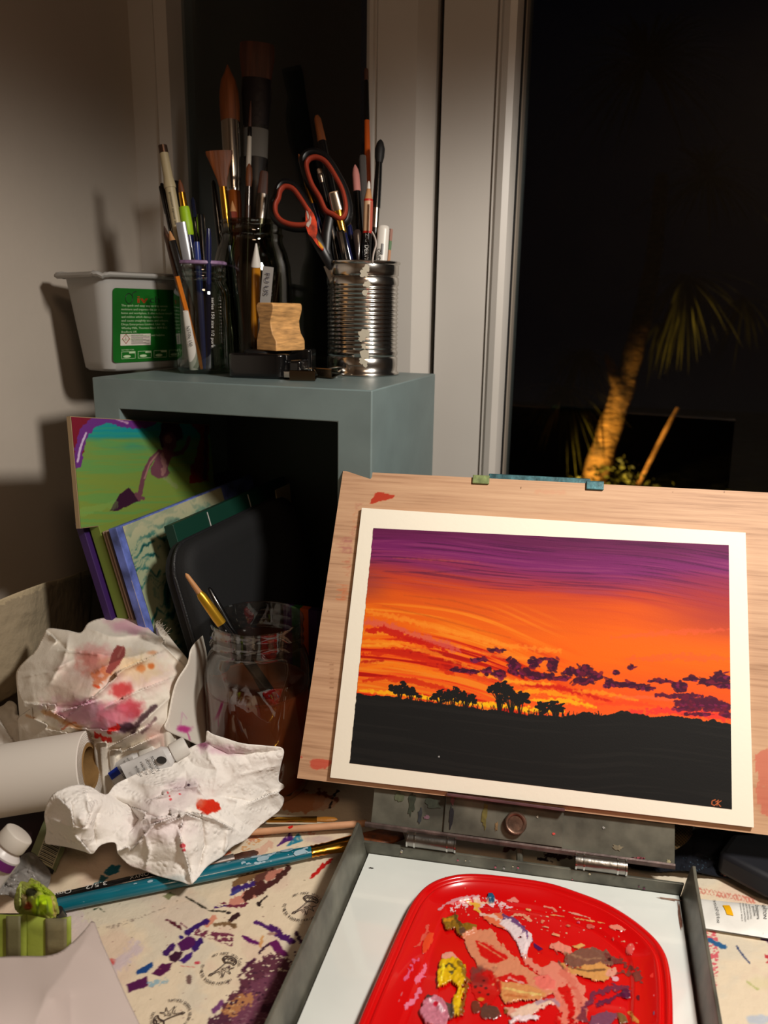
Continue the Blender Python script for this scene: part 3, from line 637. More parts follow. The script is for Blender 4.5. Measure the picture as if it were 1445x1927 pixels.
cst('flat_brush', 'flat brush with a two-tone silver and gold ferrule to the right of the scissor loop', 'brush', (627, 361), (665, 490), .755, .76, [('bristles', mat('pale_hair', (150, 120, 90), .6), [(361, 8.5), (363, 9)], .4), ('ferrule', SILV, [(363, 9.4), (396, 11)], .4), ('lower_ferrule', GOLD, [(396, 10.6), (410, 8), (437, 6.5)], .8), ('handle', NAVY, [(437, 6.8), ('B', 7)])])
cst('paint_brush', 'tallest brush in the tin, black neck above an orange-brown handle, by the window post', 'brush', (689, 129), (694, 480), .795, .79, [('bristles', H_DK, [(129, 3), (133, 4.2), (152, 4.2)], .5), ('ferrule', BLK, [(152, 4), (155, 4.6), (228, 5.2)]), ('handle', ORANGEW, [(228, 5), (300, 6.2), (400, 6.6), ('B', 5)])])
cst('eraser_pencil', 'dark pencil with a pink pointed eraser end in the tin', 'pencil', (668, 310), (682, 480), .775, .775, [('eraser', PINKE, [(310, 1), (318, 5), (328, 7), (360, 7.4)]), ('barrel', BLK, [(360, 7.2), (364, 7.6), ('B', 6.5)])])
cst('clear_tube', 'clear grey plastic tube standing behind the pink eraser pencil', 'tube', (682, 294), (688, 480), .785, .785, [('tube', mat('grey_clear_plastic', (110, 106, 104), .15, trans=.5, coat=.5), [(294, 6.5), (296, 7), ('B', 7)])])
r_, T_, F_ = cst('pencil', 'white-tipped pencil with cream and red wrapping over a black lettered barrel', 'pencil', (694, 341), (690, 488), .752, .755, [('lead', mat('white_lead', (214, 208, 200), .5), [(341, 1.4), (345, 2.8), (355, 3.6)]), ('point', WOODN, [(355, 3.6), (374, 8)], 1., 12), ('wrapping', mat('cream_wrap', (196, 160, 124), .45, var=.1), [(378, 8.4), (433, 8.4)]), ('band', REDP, [(374, 8.3), (375, 8.7), (378, 8.7)]), ('band', REDP, [(433, 8.7), (437, 8.7)]), ('barrel', BLK, [(437, 8.3), ('B', 8)], 1., 12)])
side_text(r_, T_, F_, 460, 'DERWENT', .0058, PRWH, 0, Dm=.752, rpx=8.6, width=.023)
side_text(r_, T_, F_, 438, 'ZIG', .0050, mat('grey_letter', (110, 108, 106), .5), 0, Dm=.752, rpx=8.6, width=.008)
T2 = dep(699.5, 379, .746); fl = MB(); ax_ = unit(F_-T_); n_ = unit(EYE-T2); s_ = unit(np.cross(n_, ax_))
fl.add([T2-s_*.0012, T2+s_*.0012, T2+s_*.0012+ax_*.027, T2-s_*.0012+ax_*.027], [(0, 1, 2, 3)]).build('red_stripe', mat('worn_red', (176, 74, 52), .5), r_, sm=False)
cst('mop_brush', 'black rounded mop brush with a silver ferrule at the right of the tin', 'brush', (716, 263), (705, 480), .77, .765, [('bristles', H_BK, [(263, 2), (268, 6), (280, 9.5), (295, 9), (306, 6.5)]), ('neck', BLK, [(306, 6.2), (340, 7.4), (391, 8)]), ('ferrule', SILV, [(391, 7.8), (428, 7.6)]), ('handle', BLK, [(428, 8), ('B', 6)])])
r_, T_, F_ = cst('eraser_pen', 'white round-topped eraser pen with a clip and dark lettering in the tin', 'eraser', (722, 424), (722, 490), .755, .756, [('barrel', WHITE, [(424, 7), (426, 10), (432, 11.5), ('B', 11.5)], .7), ('clip_window', GREYP, [(458, 4), (459, 4.5), (478, 4.5)], 2.3, 8)])
side_text(r_, T_, F_, 468, 'ONDU', .0055, PRBL, -5, Dm=.752, rpx=9, width=.014)
cst('pastel_stick', 'square eraser stick in faded pink and green at the right edge of the tin', 'eraser', (735, 431), (735, 490), .768, .768, [('upper_block', mat('faded_pink', (150, 112, 100), .6), [(431, 4), (432, 4.4), (453, 4.4)], 1., 4), ('green_band', mat('faded_green', (96, 120, 90), .6), [(453, 4.5), (470, 4.5)], 1., 4), ('lower_block', mat('faded_orange', (176, 130, 100), .6), [(470, 4.4), ('B', 4.4)], 1., 4)])
cst('thick_pen', 'thick black pen leaning at the left of the tin', 'pen', (618, 406), (634, 490), .768, .768, [('barrel', BLK, [(406, 9), (408, 11), (440, 12), ('B', 12)])])
cst('clip_pen', 'black pen with a flat steel clip near the middle of the tin', 'pen', (640, 434), (652, 490), .752, .755, [('barrel', BLK, [(434, 7), (436, 8), ('B', 8)]), ('pocket_clip', SILV, [(436, 5), (438, 6), (484, 5), (486, 3)], 1.7, 6)])
cst('round_brush', 'navy brush handle with a hint of gold ferrule behind the clip pen', 'brush', (655, 410), (668, 490), .775, .775, [('ferrule', GOLD, [(410, 2.5), (424, 4)]), ('handle', NAVY, [(424, 4.5), (450, 6.5), ('B', 6)])])
cst('plastic_wedge', 'clear plastic wedge-nosed pen between the navy brush and the lettered pencil', 'pen', (672, 432), (674, 490), .762, .762, [('barrel', mat('smoky_plastic', (60, 48, 44), .15, trans=.3, coat=.5), [(432, 4), (440, 9), (486, 3), ('B', 3)], .5, 8)])
mb = MB(); pts = spline([dep(x, y, .747) for x, y in ((700, 437), (706, 450), (707, 462), (703, 476), (701, 489))], 5)+[A(*(dep(701, 494, .757)-A(0, 0, .004)))]
mb.tube(pts, .0019, 8, flat=.5, up=RT).build('curved_clip', mat('pale_plastic', (190, 178, 170), .4), label='curved pale plastic clip strip beside the lettered pencil in the tin', cat='clip', group=G)

# scissors
def scissors():
    D = .760
    t = thing('scissors', 'black-handled scissors with orange-lined loops standing in the tin can', 'scissors', (TC[0]-.01, TC[1]-.01, CZ1+.01))
    om = mat('orange_lining', (150, 54, 34), .45); bm_ = mat('black_handle_plastic', (14, 13, 14), .38)
    lo = spline([(522, 372), (516, 385), (517, 402), (527, 416), (545, 424), (566, 426), (580, 423), (586, 412), (580, 394), (568, 374), (552, 353), (536, 348), (526, 356)], 5, True)
    ro = spline([(574, 312), (577, 298), (588, 292), (602, 294), (616, 305), (632, 330), (646, 358), (653, 388), (651, 408), (642, 416), (628, 408), (612, 398), (600, 372), (584, 345)], 5, True)
    # outer black loop, then the orange lining inside it
    for k, (lp, grow) in enumerate(((lo, 1.0), (ro, 1.0))):
        c = np.mean(lp, 0); P_out = [dep(*(c+(p-c)*1.08), D+.005) for p in lp]; P_in = [dep(*(c+(p-c)*.93), D-.003) for p in lp]
        h = MB().tube(P_out, .0042, 10, True, up=FWD, flat=1.3).build('handle_loop', bm_, t)
        MB().tube(P_in, .0023, 10, True, up=FWD, flat=1.8).build('orange_lining', om, h)
    MB().tube([dep(x, y, D+d) for x, y, d in ((583, 420, 0), (592, 445, 0), (604, 466, 0), (618, 492, .004), (624, 505, .008))], [.0048, .0056, .0055, .005, .0045], 10, flat=.6, up=FWD).build('shank', bm_, t)
    MB().tube([dep(x, y, D+d) for x, y, d in ((620, 408, 0), (614, 440, 0), (612, 470, .002), (620, 500, .006))], [.0046, .0052, .005, .0045], 10, flat=.6, up=FWD).build('shank', bm_, t)
    b0 = dep(622, 498, D+.006); b1 = A(TC[0], TC[1], CZ1+.012)
    s = unit(np.cross(b1-b0, FWD))
    for sg in (-1, 1): MB().prism([b0-s*.006+s*sg*.001, b0+s*.006+s*sg*.001, b1+s*.001*sg], FWD*.0014*sg).build('blade', SILV, t, sm=False)
    V = MB(); q = random.Random(2)
    for (x, y, rx, ry, ang) in ((586, 425, 8, 26, -.35),):
        pass
    V = [dep(x, y, D-.0062) for x, y in ((577, 385), (583, 392), (590, 402), (596, 418), (597, 434), (594, 446), (602, 458), (609, 468), (606, 470), (596, 460), (588, 448), (580, 440), (575, 425), (575, 402))]
    pm = MB().prism(V, FWD*.0035).build('paint_smear', mat('smeared_paint', (190, 60, 30), .45, var=.6, vscale=90), t, sm=False, label='red, white and orange paint smeared on the handle')
    MB().prism([dep(x, y, D-.0068) for x, y in ((576, 396), (581, 400), (586, 410), (585, 420), (580, 428), (576, 424), (579, 412))], FWD*.001).build('paint_smear', mat('smeared_white', (176, 160, 150), .5, var=.3, vscale=200), pm, sm=False)
    MB().prism([dep(x, y, D-.0068) for x, y in ((598, 452), (604, 458), (609, 466), (606, 468), (600, 461))], FWD*.001).build('paint_smear', mat('smeared_yellow', (214, 150, 30), .5), pm, sm=False)
scissors()

# ------------------------------------------------------------------ wooden block, tape measure, binder clips
def local_frame(P, ang):
    c, s = math.cos(ang), math.sin(ang); return A(c, s, 0), A(-s, c, 0)
tp = A(-.349, .694, SZ); ex, ey = local_frame(tp, math.radians(6))
t = thing('tape_measure', 'black glossy tape measure case lying on the shelf under the wooden block', 'tape measure', tp)
tm_ = mat('black_case', (9, 9, 10), .2, coat=.5)
def rrect(C, ex, ey, hx, hy, rad, n=6, z=0.):
    L = []
    for (sx, sy, st) in ((1, -1, -.5*math.pi), (1, 1, 0), (-1, 1, .5*math.pi), (-1, -1, math.pi)):
        for j in range(n+1):
            an = st+j/n*math.pi/2; L.append(C+ex*(sx*(hx-rad)+math.cos(an)*rad)+ey*(sy*(hy-rad)+math.sin(an)*rad)+ZZ*z)
    return L
MB().prism(rrect(tp, ex, ey, .0285, .026, .009), (0, 0, .0225)).build('case', tm_, t, bevel=.002)
MB().lathe([(0, .019), (.0012, .019), (.0022, .0175), (.0022, .0005)], tp+ZZ*.0225, 40).build('side_disc', mat('black_case_soft', (20, 20, 21), .45), t)
mb = MB(); mb.box(tp+ex*.0300-ey*.018+ZZ*.004, (.006, .010, .006)).build('tape_hook', SILV, t, sm=False, bevel=.0005)
MB().box(tp+ex*.034-ey*.006+ZZ*.010, (.016, .020, .014)).build('lock_slider', tm_, t, bevel=.003)
tp2 = A(-.322, .715, SZ)
MB().prism(rrect(tp2, ex, ey, .014, .010, .004), (0, 0, .026)).build('lighter_case', tm_, bevel=.002, label='small black glossy box behind the tape measure on the shelf', cat='box')
# moulding block: ogee profile seen end-on at the left, sweeps to the right
zb = SZ+.0225+.0024
bl = dep(483, 657, .742); bl[2] = zb
ang = math.radians(52); ex, ey = local_frame(bl, ang)      # ex: end-grain face direction (towards the front), ey: length
el = unit(A(.336, .942, 0)); ef = A(el[1], -el[0], 0)         # el: length to the right and back, ef: towards the desk front
pxw = .738/FPX
prof = [(0, 0), (.0300, 0), (.0300, .0085), (.0285, .0110), (.0245, .0155), (.0225, .0215), (.0220, .0270), (.0245, .0325), (.0262, .0370), (.0262, .0410), (.0245, .0430), (.0030, .0430), (.0008, .0405), (.0008, .0370), (.0030, .0320), (.0050, .0260), (.0045, .0200), (.0020, .0150), (0, .0090)]
base = bl+A(0, 0, 0)
loop = [base+ef*(a*.86)+ZZ*b for a, b in prof]
wm = mat('oak_block', (196, 148, 92), .5, bump=.25, bscale=120, bdist=.0006, var=.22, vscale=70, stretch=(1, 1, 6))
t = thing('wooden_block', 'small ogee-moulded oak block standing on the tape measure in front of the tall jar', 'block', base+ef*.015+el*.018)
MB().prism(loop, el*.038).build('oak_block_body', wm, t, bevel=.0008, angle=30)
def binder(name_label, P, ang, k):
    t = thing('binder_clip', name_label, 'clip', P, 'shiny binder clips by the tape measure')
    ex, ey = local_frame(P, ang); Wd, Hh, Dp = .0235, .0085, .0125
    loop = [P+ey*0+ZZ*.0005, P+ey*.0002+ZZ*Hh, P+ey*.0008+ZZ*(Hh+.0006), P+ey*Dp+ZZ*(Hh*.58), P+ey*Dp+ZZ*(Hh*.5), P+ey*.0012+ZZ*(Hh-.0006), P+ey*.0010+ZZ*.0012, P+ey*Dp+ZZ*(Hh*.44), P+ey*Dp+ZZ*(Hh*.36), P+ey*.0008+ZZ*.0]
    MB().prism([p-ex*Wd/2 for p in loop], ex*Wd).build('spring_body', mat('bronze_steel', (120, 104, 84), .22, 1.), t, sm=False)
    for zz, sg in ((Hh*.56, 1), (Hh*.40, -1)):
        q = P+ey*Dp+ZZ*zz
        pts = [q-ex*.009, q-ex*.0075+ey*.008+ZZ*sg*.003, q-ex*.003+ey*.016+ZZ*sg*.004, q+ex*.003+ey*.016+ZZ*sg*.004, q+ex*.0075+ey*.008+ZZ*sg*.003, q+ex*.009]
        pts = [A(p[0], p[1], max(p[2], SZ+.0009)) for p in pts]
        MB().tube(spline(pts, 4), .0007, 6).build('wire_arm', SILV, t)
binder('front bronze binder clip lying beside the tape measure', A(-.297, .664, SZ), math.radians(12), 0)
binder('rear binder clip leaning behind the front one, close to the tin can', A(-.293, .700, SZ), math.radians(-20), 1)

# ------------------------------------------------------------------ things kept in the cube
LEAN = math.radians(15.5)
def book(name, label, cat, x_top_px, y_top_px, z_top, th, y0, y1, m, page=None, zb=.752, lean=LEAN, group='books and folders standing in the cube shelf', dX=0):
    """a leaning upright book: front (nearest) edge at y0, its top front corner where the photo shows it"""
    P = ony(x_top_px, y_top_px, y0) if z_top is None else ony(x_top_px, y_top_px, y0); zt = P[2]
    up = A(-math.sin(lean), 0, math.cos(lean)); ex = A(math.cos(lean), 0, math.sin(lean)); Hh = (zt-zb-.0)/math.cos(lean)
    F = P+A(dX, 0, 0)-up*Hh
    t = thing(name, label, cat, (F[0]+th/2, (y0+y1)/2, zb), group)
    def box(a0, a1, b0, b1, c0, c1): # across thickness, along y, up
        L = [F+ex*a+A(0, 1, 0)*b for a, b in ((a0, b0), (a1, b0), (a1, b1), (a0, b1))]
        return MB().hexa([p+up*c0 for p in L], [p+up*c1 for p in L])
    W = y1-y0
    if page is None:
        o = box(0, th, 0, W, 0, Hh); o.build('cover', m, t, sm=False, bevel=.0008)
    else:
        c = .0016
        box(0, c, 0, W, 0, Hh).build('cover', m, t, sm=False, bevel=.0004); box(th-c, th, 0, W, 0, Hh).build('cover', m, t, sm=False, bevel=.0004)
        box(c, th-c, .002, W-.002, .002, Hh-.002).build('pages', page, t, sm=False)
    return t, F, ex, up, Hh
purple = mat('purple_cover', (52, 24, 84), .5); olive = mat('olive_cover', (112, 132, 52), .5); page = mat('page_edges', (176, 160, 136), .8, bump=.4, bscale=400, stretch=(30, 1, 1), var=.1, vscale=40)
bluec = mat('blue_marbled_cover', (96, 112, 186), .5, var=.35, vscale=60); dkgreen = mat('dark_green_cover', (10, 52, 40), .5); teal = mat('dark_teal_cover', (14, 40, 44), .5)
book('folder', 'thin purple folder, leftmost of the leaning books', 'folder', 140, 985, None, .0075, .545, .74, purple)
book('book', 'olive-green book between the purple folder and the sketchbook', 'book', 163, 979, None, .0105, .55, .745, olive)
book('folder', 'dark teal folder behind the olive-green book', 'folder', 186, 972, None, .0045, .565, .79, teal)
book('sketchbook', 'sketchbook with beige page edges beside the olive-green book', 'sketchbook', 192, 1001, None, .0045, .55, .77, mat('beige_board', (150, 128, 108), .7), page)
book('folder', 'dark purple folder standing tall behind the sketchbook', 'folder', 207, 972, None, .006, .575, .80, mat('aubergine_cover', (34, 18, 44), .5))
book('notebook', 'blue marbled notebook in front of the beige sketchbook', 'notebook', 203, 996, None, .0085, .545, .79, bluec)
t, F, ex, up, Hh = book('painted_card', 'card painted with pale green and teal sea waves', 'card', 225, 992, None, .003, .553, .72, mat('card_edge', (150, 146, 130), .7))
V, Q, aa, bb = plane_grid(F+ex*.0032, A(0, 1, 0), up, .0, .167, .0, Hh, .0011)
cv = Canvas(V, (150, 160, 130)); n1 = fbm(aa*60+fbm(aa*30, bb*40, 3)*2.2, bb*260+fbm(aa*40, bb*30, 5)*9, 7, 4)
top = bb/Hh
for lo_, hi_, c in ((.47, .53, (110, 136, 116)), (.53, .60, (44, 104, 96)), (.62, .8, (18, 62, 62))):
    k = smooth(n1, lo_, hi_)[:, None]; cv.rgb = cv.rgb*(1-k)+np.array(c)*k
k = smooth(top, .90, .98)[:, None]*.8; cv.rgb = cv.rgb*(1-k)+np.array((176, 172, 140))*k; k = (1-smooth(top, .12, .42))[:, None]*.6; cv.rgb = cv.rgb*(1-k)+np.array((28, 62, 54))*k
fastmesh('wave_painting', V, Q, paintmat('wave_paint', .5, bump=.2), t, cv)
t, F, ex, up, Hh = book('book', 'dark green book with thin white lines, behind the black case', 'book', 300, 990, None, .010, .575, .80, dkgreen, dX=.004)
for b in (.055, .135): MB().hexa([F+ex*.0102+A(0, b+i, 0)+up*(Hh-.07) for i in (0, .0012)]+[F+ex*.0105+A(0, b+i, 0)+up*(Hh-.07) for i in (.0012, 0)], [F+ex*.0102+A(0, b+i, 0)+up*(Hh-.002) for i in (0, .0012)]+[F+ex*.0105+A(0, b+i, 0)+up*(Hh-.002) for i in (.0012, 0)]).build('white_line', PRWH, t, sm=False)
t, F, ex, up, Hh = book('loose_sheet', 'narrow white sheet tucked between the blue notebook and the black case', 'paper', 246, 1092, None, .001, .545, .70, mat('sheet_white', (196, 180, 164), .8))
# black zip case
t = thing('zip_case', 'large black zip-up case leaning in front of the books in the cube', 'case', (-.36, .66, TZ))
P = ony(292, 1052, .545); up = A(-math.sin(LEAN), 0, math.cos(LEAN)); ex = A(math.cos(LEAN), 0, math.sin(LEAN)); ey = A(0, 1, 0)
Hc = (P[2]-.753)/math.cos(LEAN)+.006; F = P-up*(Hc-.006)
def case_loop(ins, off):
    L = []; rad = .028-ins; W = .225
    for (a, b, st) in ((W-ins, ins, -.5*math.pi), (W-ins, Hc-ins, 0), (ins, Hc-ins, .5*math.pi), (ins, ins, math.pi)):
        ca = a+(-rad if a > .1 else rad); cb = b+(-rad if b > Hc/2 else rad)
        for j in range(7): an = st+j/6*math.pi/2; L.append(F+ey*(ca+math.cos(an)*rad)+up*(cb+math.sin(an)*rad)+ex*off)
    return L
loops = [case_loop(.012, 0), case_loop(.004, .002), case_loop(0, .006), case_loop(0, .022), case_loop(.004, .027), case_loop(.012, .029), case_loop(.022, .0275)]
n = len(loops[0]); V = [p for l in loops for p in l]; Fc = [(i*n+k, i*n+(k+1) % n, (i+1)*n+(k+1) % n, (i+1)*n+k) for i in range(len(loops)-1) for k in range(n)]+[tuple(range(n-1, -1, -1)), tuple((len(loops)-1)*n+k for k in range(n))]
MB().add(V, Fc).build('case_shell', mat('black_fabric', (15, 16, 18), .8, bump=.5, bscale=500, bdist=.0004), t)
zl = case_loop(-.0006, .014); MB().tube(zl, .0016, 8, True).build('zip', mat('black_zip', (24, 24, 26), .5, bump=.6, bscale=600), t)
book('card', 'pale triangular card corner sticking up behind the black case', 'card', 517, 922, None, .001, .74, .775, mat('sheet_white2', (170, 150, 118), .8), zb=.90, lean=.1)
# canvas board with the painted swimmer
t = thing('canvas_board', 'canvas board painted with a purple figure on green and turquoise, in the cube', 'painting', (-.447, .64, .965))
PA = onx(133, 783, -.452); PBt = onx(150, 978, -.440); upv = unit(PA-PBt); e_y = unit(onx(232, 769, -.4515)-PA); e_y = unit(e_y-upv*np.dot(e_y, upv)); nrm = unit(np.cross(e_y, upv))
if nrm[0] < 0: nrm = -nrm
h0 = (PA[2]-.9655)/upv[2]; org = PA-upv*h0
ed = mat('canvas_edge', (150, 128, 96), .8)
slab_under(MB(), org-nrm*.0004, e_y, upv, nrm, 0, .213, 0, h0, .004).build('board', ed, t, sm=False)
V, Q, aa, bb = plane_grid(org, e_y, upv, .0006, .2125, .0006, h0-.0006, .0008)
cv = Canvas(V, (108, 138, 66)); X, Y = cv.x, cv.y
nz = fbm(X*.012, Y*.07, 3); g_ = (Y-790)+.02*(X-150)+(nz-.5)*60
for a, b, c in ((46, 20, (24, 132, 140)),):
    k = (1-smooth(g_, 20, 62))[:, None]; cv.rgb = cv.rgb*(1-k)+np.array(c)*k
k = smooth(g_, 60, 130)[:, None]*.5; cv.rgb = cv.rgb*(1-k)+np.array((124, 138, 52))*k
k = smooth(fbm(X*.01, Y*.2, 8), .5, .7)[:, None]*.35; cv.rgb = cv.rgb*(1-k)+np.array((70, 150, 90))*k
RED, PUR = (112, 22, 40), (98, 44, 120)
cv.poly([(130, 768), (235, 768), (300, 770), (392, 800), (392, 835), (350, 790), (300, 786), (262, 800), (235, 798), (205, 782), (185, 790), (168, 800), (160, 825), (152, 870), (142, 880), (130, 830)], RED, 3)
cv.stroke([(146, 872), (150, 840), (160, 812), (180, 792), (205, 786), (232, 796), (260, 800), (285, 792)], 17, PUR, .3); cv.stroke([(146, 868), (152, 840), (162, 815)], 4, (190, 170, 200), .4); cv.stroke([(180, 784), (200, 780), (222, 790), (240, 796)], 3.5, (170, 130, 170), .4)
cv.poly([(392, 790), (392, 905), (358, 908), (360, 880), (372, 850), (378, 815)], (120, 30, 22), 3); cv.stroke([(388, 800), (386, 900)], 7, (70, 30, 60), .4)
FG, FL, FD = (104, 62, 74), (150, 110, 104), (52, 22, 44)
cv.blob(322, 812, 20, 24, FD, .5, seed=2); cv.blob(318, 832, 14, 18, FG, .2, seed=3); cv.blob(316, 826, 7, 8, FL, .4, seed=4)
cv.poly([(297, 850), (312, 842), (322, 848), (330, 850), (322, 862), (316, 880), (320, 890), (312, 900), (298, 902), (285, 893), (282, 882), (292, 868)], FG, 1.5)
cv.stroke([(305, 856), (310, 874), (306, 890)], 9, FL, .5, alpha=.8); cv.stroke([(300, 850), (285, 865), (274, 885), (268, 905), (264, 925), (262, 935)], 9, FG, .2); cv.stroke([(298, 852), (282, 872), (272, 900)], 3, FL, .3)
cv.stroke([(326, 856), (342, 852), (352, 838), (356, 824)], 7, FG, .2); cv.stroke([(312, 900), (322, 908), (330, 916)], 8, (128, 140, 90), .5, alpha=.7)
cv.stroke([(306, 840), (302, 822), (306, 808)], 5, FD, .3); cv.poly([(206, 962), (225, 930), (242, 916), (256, 932), (262, 942), (240, 952), (222, 960)], FD, 1.5); cv.stroke([(262, 940), (256, 930), (270, 938)], 6, FG, .3)
cv.stroke([(150, 965), (185, 955), (215, 950)], 14, (120, 160, 84), .5, alpha=.4)
fastmesh('painted_scene', V, Q, paintmat('canvas_paint', .45, bump=.15, bscale=900), t, cv)
# dim things low in the cube behind the jar
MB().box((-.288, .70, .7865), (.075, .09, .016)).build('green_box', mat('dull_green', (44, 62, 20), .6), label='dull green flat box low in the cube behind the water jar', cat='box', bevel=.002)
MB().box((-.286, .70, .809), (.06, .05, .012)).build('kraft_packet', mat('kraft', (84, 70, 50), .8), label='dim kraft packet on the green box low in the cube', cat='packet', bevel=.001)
mb = MB()
t = thing('striped_pad', 'small purple, green and orange striped pad seen through the water jar rim', 'pad', (-.285, .640, .779))
for k, c in enumerate(((70, 24, 96), (24, 92, 26), (196, 88, 24), (60, 26, 80), (44, 20, 60))): MB().box((-.302+k*.0085, .640, .828), (.0085, .008, .095)).build('stripe', mat('stripe_%s' % ['violet', 'green', 'orange', 'plum', 'indigo'][k], c, .5), t, sm=False)

# ------------------------------------------------------------------ kraft paper leaning on the wall
def drape(name, outline, ctrl, m, creases=(), step=2., colour=(200, 195, 188), paint=(), noise=(), label=None, cat=None, group=None, solid=.0006, skirt=None, parent=None, mode='z', closed_noise=0, jag=0., snap=True, flip=False, lin_=False):
    """a sheet or crumpled cloth: outline and folds as the photo shows them, ctrl = heights (mode z) or distances (mode d) at places, creases = ridges (+) and valleys (-)"""
    xs = [p[0] for p in outline]; ys = [p[1] for p in outline]
    gx = np.arange(min(xs)-step, max(xs)+2*step, step); gy = np.arange(min(ys)-step, max(ys)+2*step, step)
    X, Y = np.meshgrid(gx, gy); nx = len(gx); X = X.ravel(); Y = Y.ravel()
    ol = outline if lin_ else spline(outline, 4, True)
    ins = inside(X, Y, ol); Q = gridquads(nx, len(gy)); Q = Q[ins[Q].sum(1) >= 3]
    used, Q = compact(X, Q); X = X[used]; Y = Y[used]; ins = ins[used]
    if snap:     # bring the rim exactly on the outline
        e = np.concatenate([Q[:, [0, 1]], Q[:, [1, 2]], Q[:, [2, 3]], Q[:, [3, 0]]]); es = np.sort(e, 1); key = es[:, 0].astype(np.int64)*len(X)+es[:, 1]
        u_, inv, cnt = np.unique(key, return_inverse=True, return_counts=True); bd = np.unique(e[cnt[inv] == 1])
        bx, by = X[bd], Y[bd]; best = np.full(len(bd), 1e9); nxp, nyp = bx.copy(), by.copy()
        for i in range(len(ol)):
            ax, ay = ol[i][:2]; cx, cy = ol[(i+1) % len(ol)][:2]; vx, vy = cx-ax, cy-ay; L = vx*vx+vy*vy+1e-9
            t_ = np.clip(((bx-ax)*vx+(by-ay)*vy)/L, 0, 1); qx, qy = ax+t_*vx, ay+t_*vy; d = np.hypot(bx-qx, by-qy); mm = d < best
            best = np.where(mm, d, best); nxp = np.where(mm, qx, nxp); nyp = np.where(mm, qy, nyp)
        mm = best < step*1.6; X[bd[mm]] = nxp[mm]; Y[bd[mm]] = nyp[mm]
    C = np.array(ctrl, float); S = 100.
    K = np.sqrt(((C[:, None, :2]-C[None, :, :2])**2).sum(2))/S; Pm = np.c_[np.ones(len(C)), C[:, :2]/S]
    n = len(C); Mx = np.zeros((n+3, n+3)); Mx[:n, :n] = K; Mx[:n, n:] = Pm; Mx[n:, :n] = Pm.T
    sol = np.linalg.solve(Mx+np.diag([1e-6]*n+[0]*3), np.r_[C[:, 2], 0, 0, 0])
    val = (np.sqrt((X[:, None]-C[None, :, 0])**2+(Y[:, None]-C[None, :, 1])**2)/S)@sol[:n]+sol[n]+sol[n+1]*X/S+sol[n+2]*Y/S
    rays = FWD+np.outer((X-722.5)/FPX, R2)-np.outer((Y-963.5)/FPX, U2)
    D = (val-CZ)/rays[:, 2] if mode == 'z' else val
    h = np.zeros(len(X))
    for c in creases:
        pts, amp, wd = c[:3]; kind = c[3] if len(c) > 3 else 'r'
        d, t_ = polydist(X+(fbm(X*.03, Y*.03, 5)-.5)*8, Y+(fbm(X*.03, Y*.03, 9)-.5)*8, pts); fade = np.clip(np.minimum(t_, 1-t_)*5+.25, 0, 1)
        if kind == 'r': h += amp*np.exp(-d/wd)*fade
        elif kind == 's':      # a step: one side stands proud
            i = np.argmin(np.array([np.hypot(X-p[0], Y-p[1]) for p in pts]), 0); i = np.minimum(i, len(pts)-2)
            P_ = np.array([p[:2] for p in pts], float); v = P_[i+1]-P_[i]; side = np.sign(v[:, 0]*(Y-P_[i][:, 1])-v[:, 1]*(X-P_[i][:, 0]))
            h += amp*np.where(side > 0, np.exp(-d/wd), -.35*np.exp(-d/(wd*.4)))*fade
    for (sx, sy, amp, sd, kind) in noise:
        q = fbm(X*sx+2*fbm(X*sx*.7, Y*sy*.7, sd+50, 2), Y*sy+2*fbm(X*sx*.7, Y*sy*.7, sd+60, 2), sd, 3)
        h += amp*(1-np.abs(q-.5)*5 if kind == 'ridge' else (facet(X*sx, Y*sy, sd)-.5)*2 if kind == 'facet' else (q-.5)*2)
    D = D-h
    V = EYE+rays*D[:, None]
    V[:, 2] = np.maximum(V[:, 2], TZ+.0015)
    cvs = Canvas(V, colour); cvs.x, cvs.y = X.copy(), Y.copy()
    for fn in paint: fn(cvs)
    if skirt is not None:   # close the body downwards and back
        e = np.concatenate([Q[:, [0, 1]], Q[:, [1, 2]], Q[:, [2, 3]], Q[:, [3, 0]]]); es = np.sort(e, 1); key = es[:, 0].astype(np.int64)*len(X)+es[:, 1]
        u_, inv, cnt = np.unique(key, return_inverse=True, return_counts=True); be = e[cnt[inv] == 1]; ids = np.unique(be)
        mp = {int(v): k for k, v in enumerate(ids)}; ctr = V.mean(0); base_n = len(V); rings = []
        for lev, (fr, inn) in enumerate(skirt):
            W = V[ids].copy(); W[:, 2] = np.maximum(TZ+.001, W[:, 2]*(1-fr)+(TZ+.001)*fr); W[:, :2] = W[:, :2]*(1-inn)+ctr[:2]*inn; rings.append(W)
        V = np.concatenate([V]+rings); m_ = len(ids); prev = lambda v: v
        quads = [Q]
        for lev in range(len(skirt)):
            up_ = (lambda v: v) if lev == 0 else (lambda v, l=lev: base_n+(l-1)*m_+mp[int(v)])
            dn_ = lambda v, l=lev: base_n+l*m_+mp[int(v)]
            quads.append(np.array([(up_(b), up_(a), dn_(a), dn_(b)) for a, b in be]))
        Q = np.concatenate(quads); cvs.rgb = np.concatenate([cvs.rgb]+[cvs.rgb[ids]]*len(skirt)); cvs.a = np.concatenate([cvs.a]+[cvs.a[ids]]*len(skirt))
    o = fastmesh(name, V, Q, m, parent, cvs)
    if solid and skirt is None: q = o.modifiers.new('solid', 'SOLIDIFY'); q.thickness = solid; q.offset = -1
    return tag(o, label, cat, group)

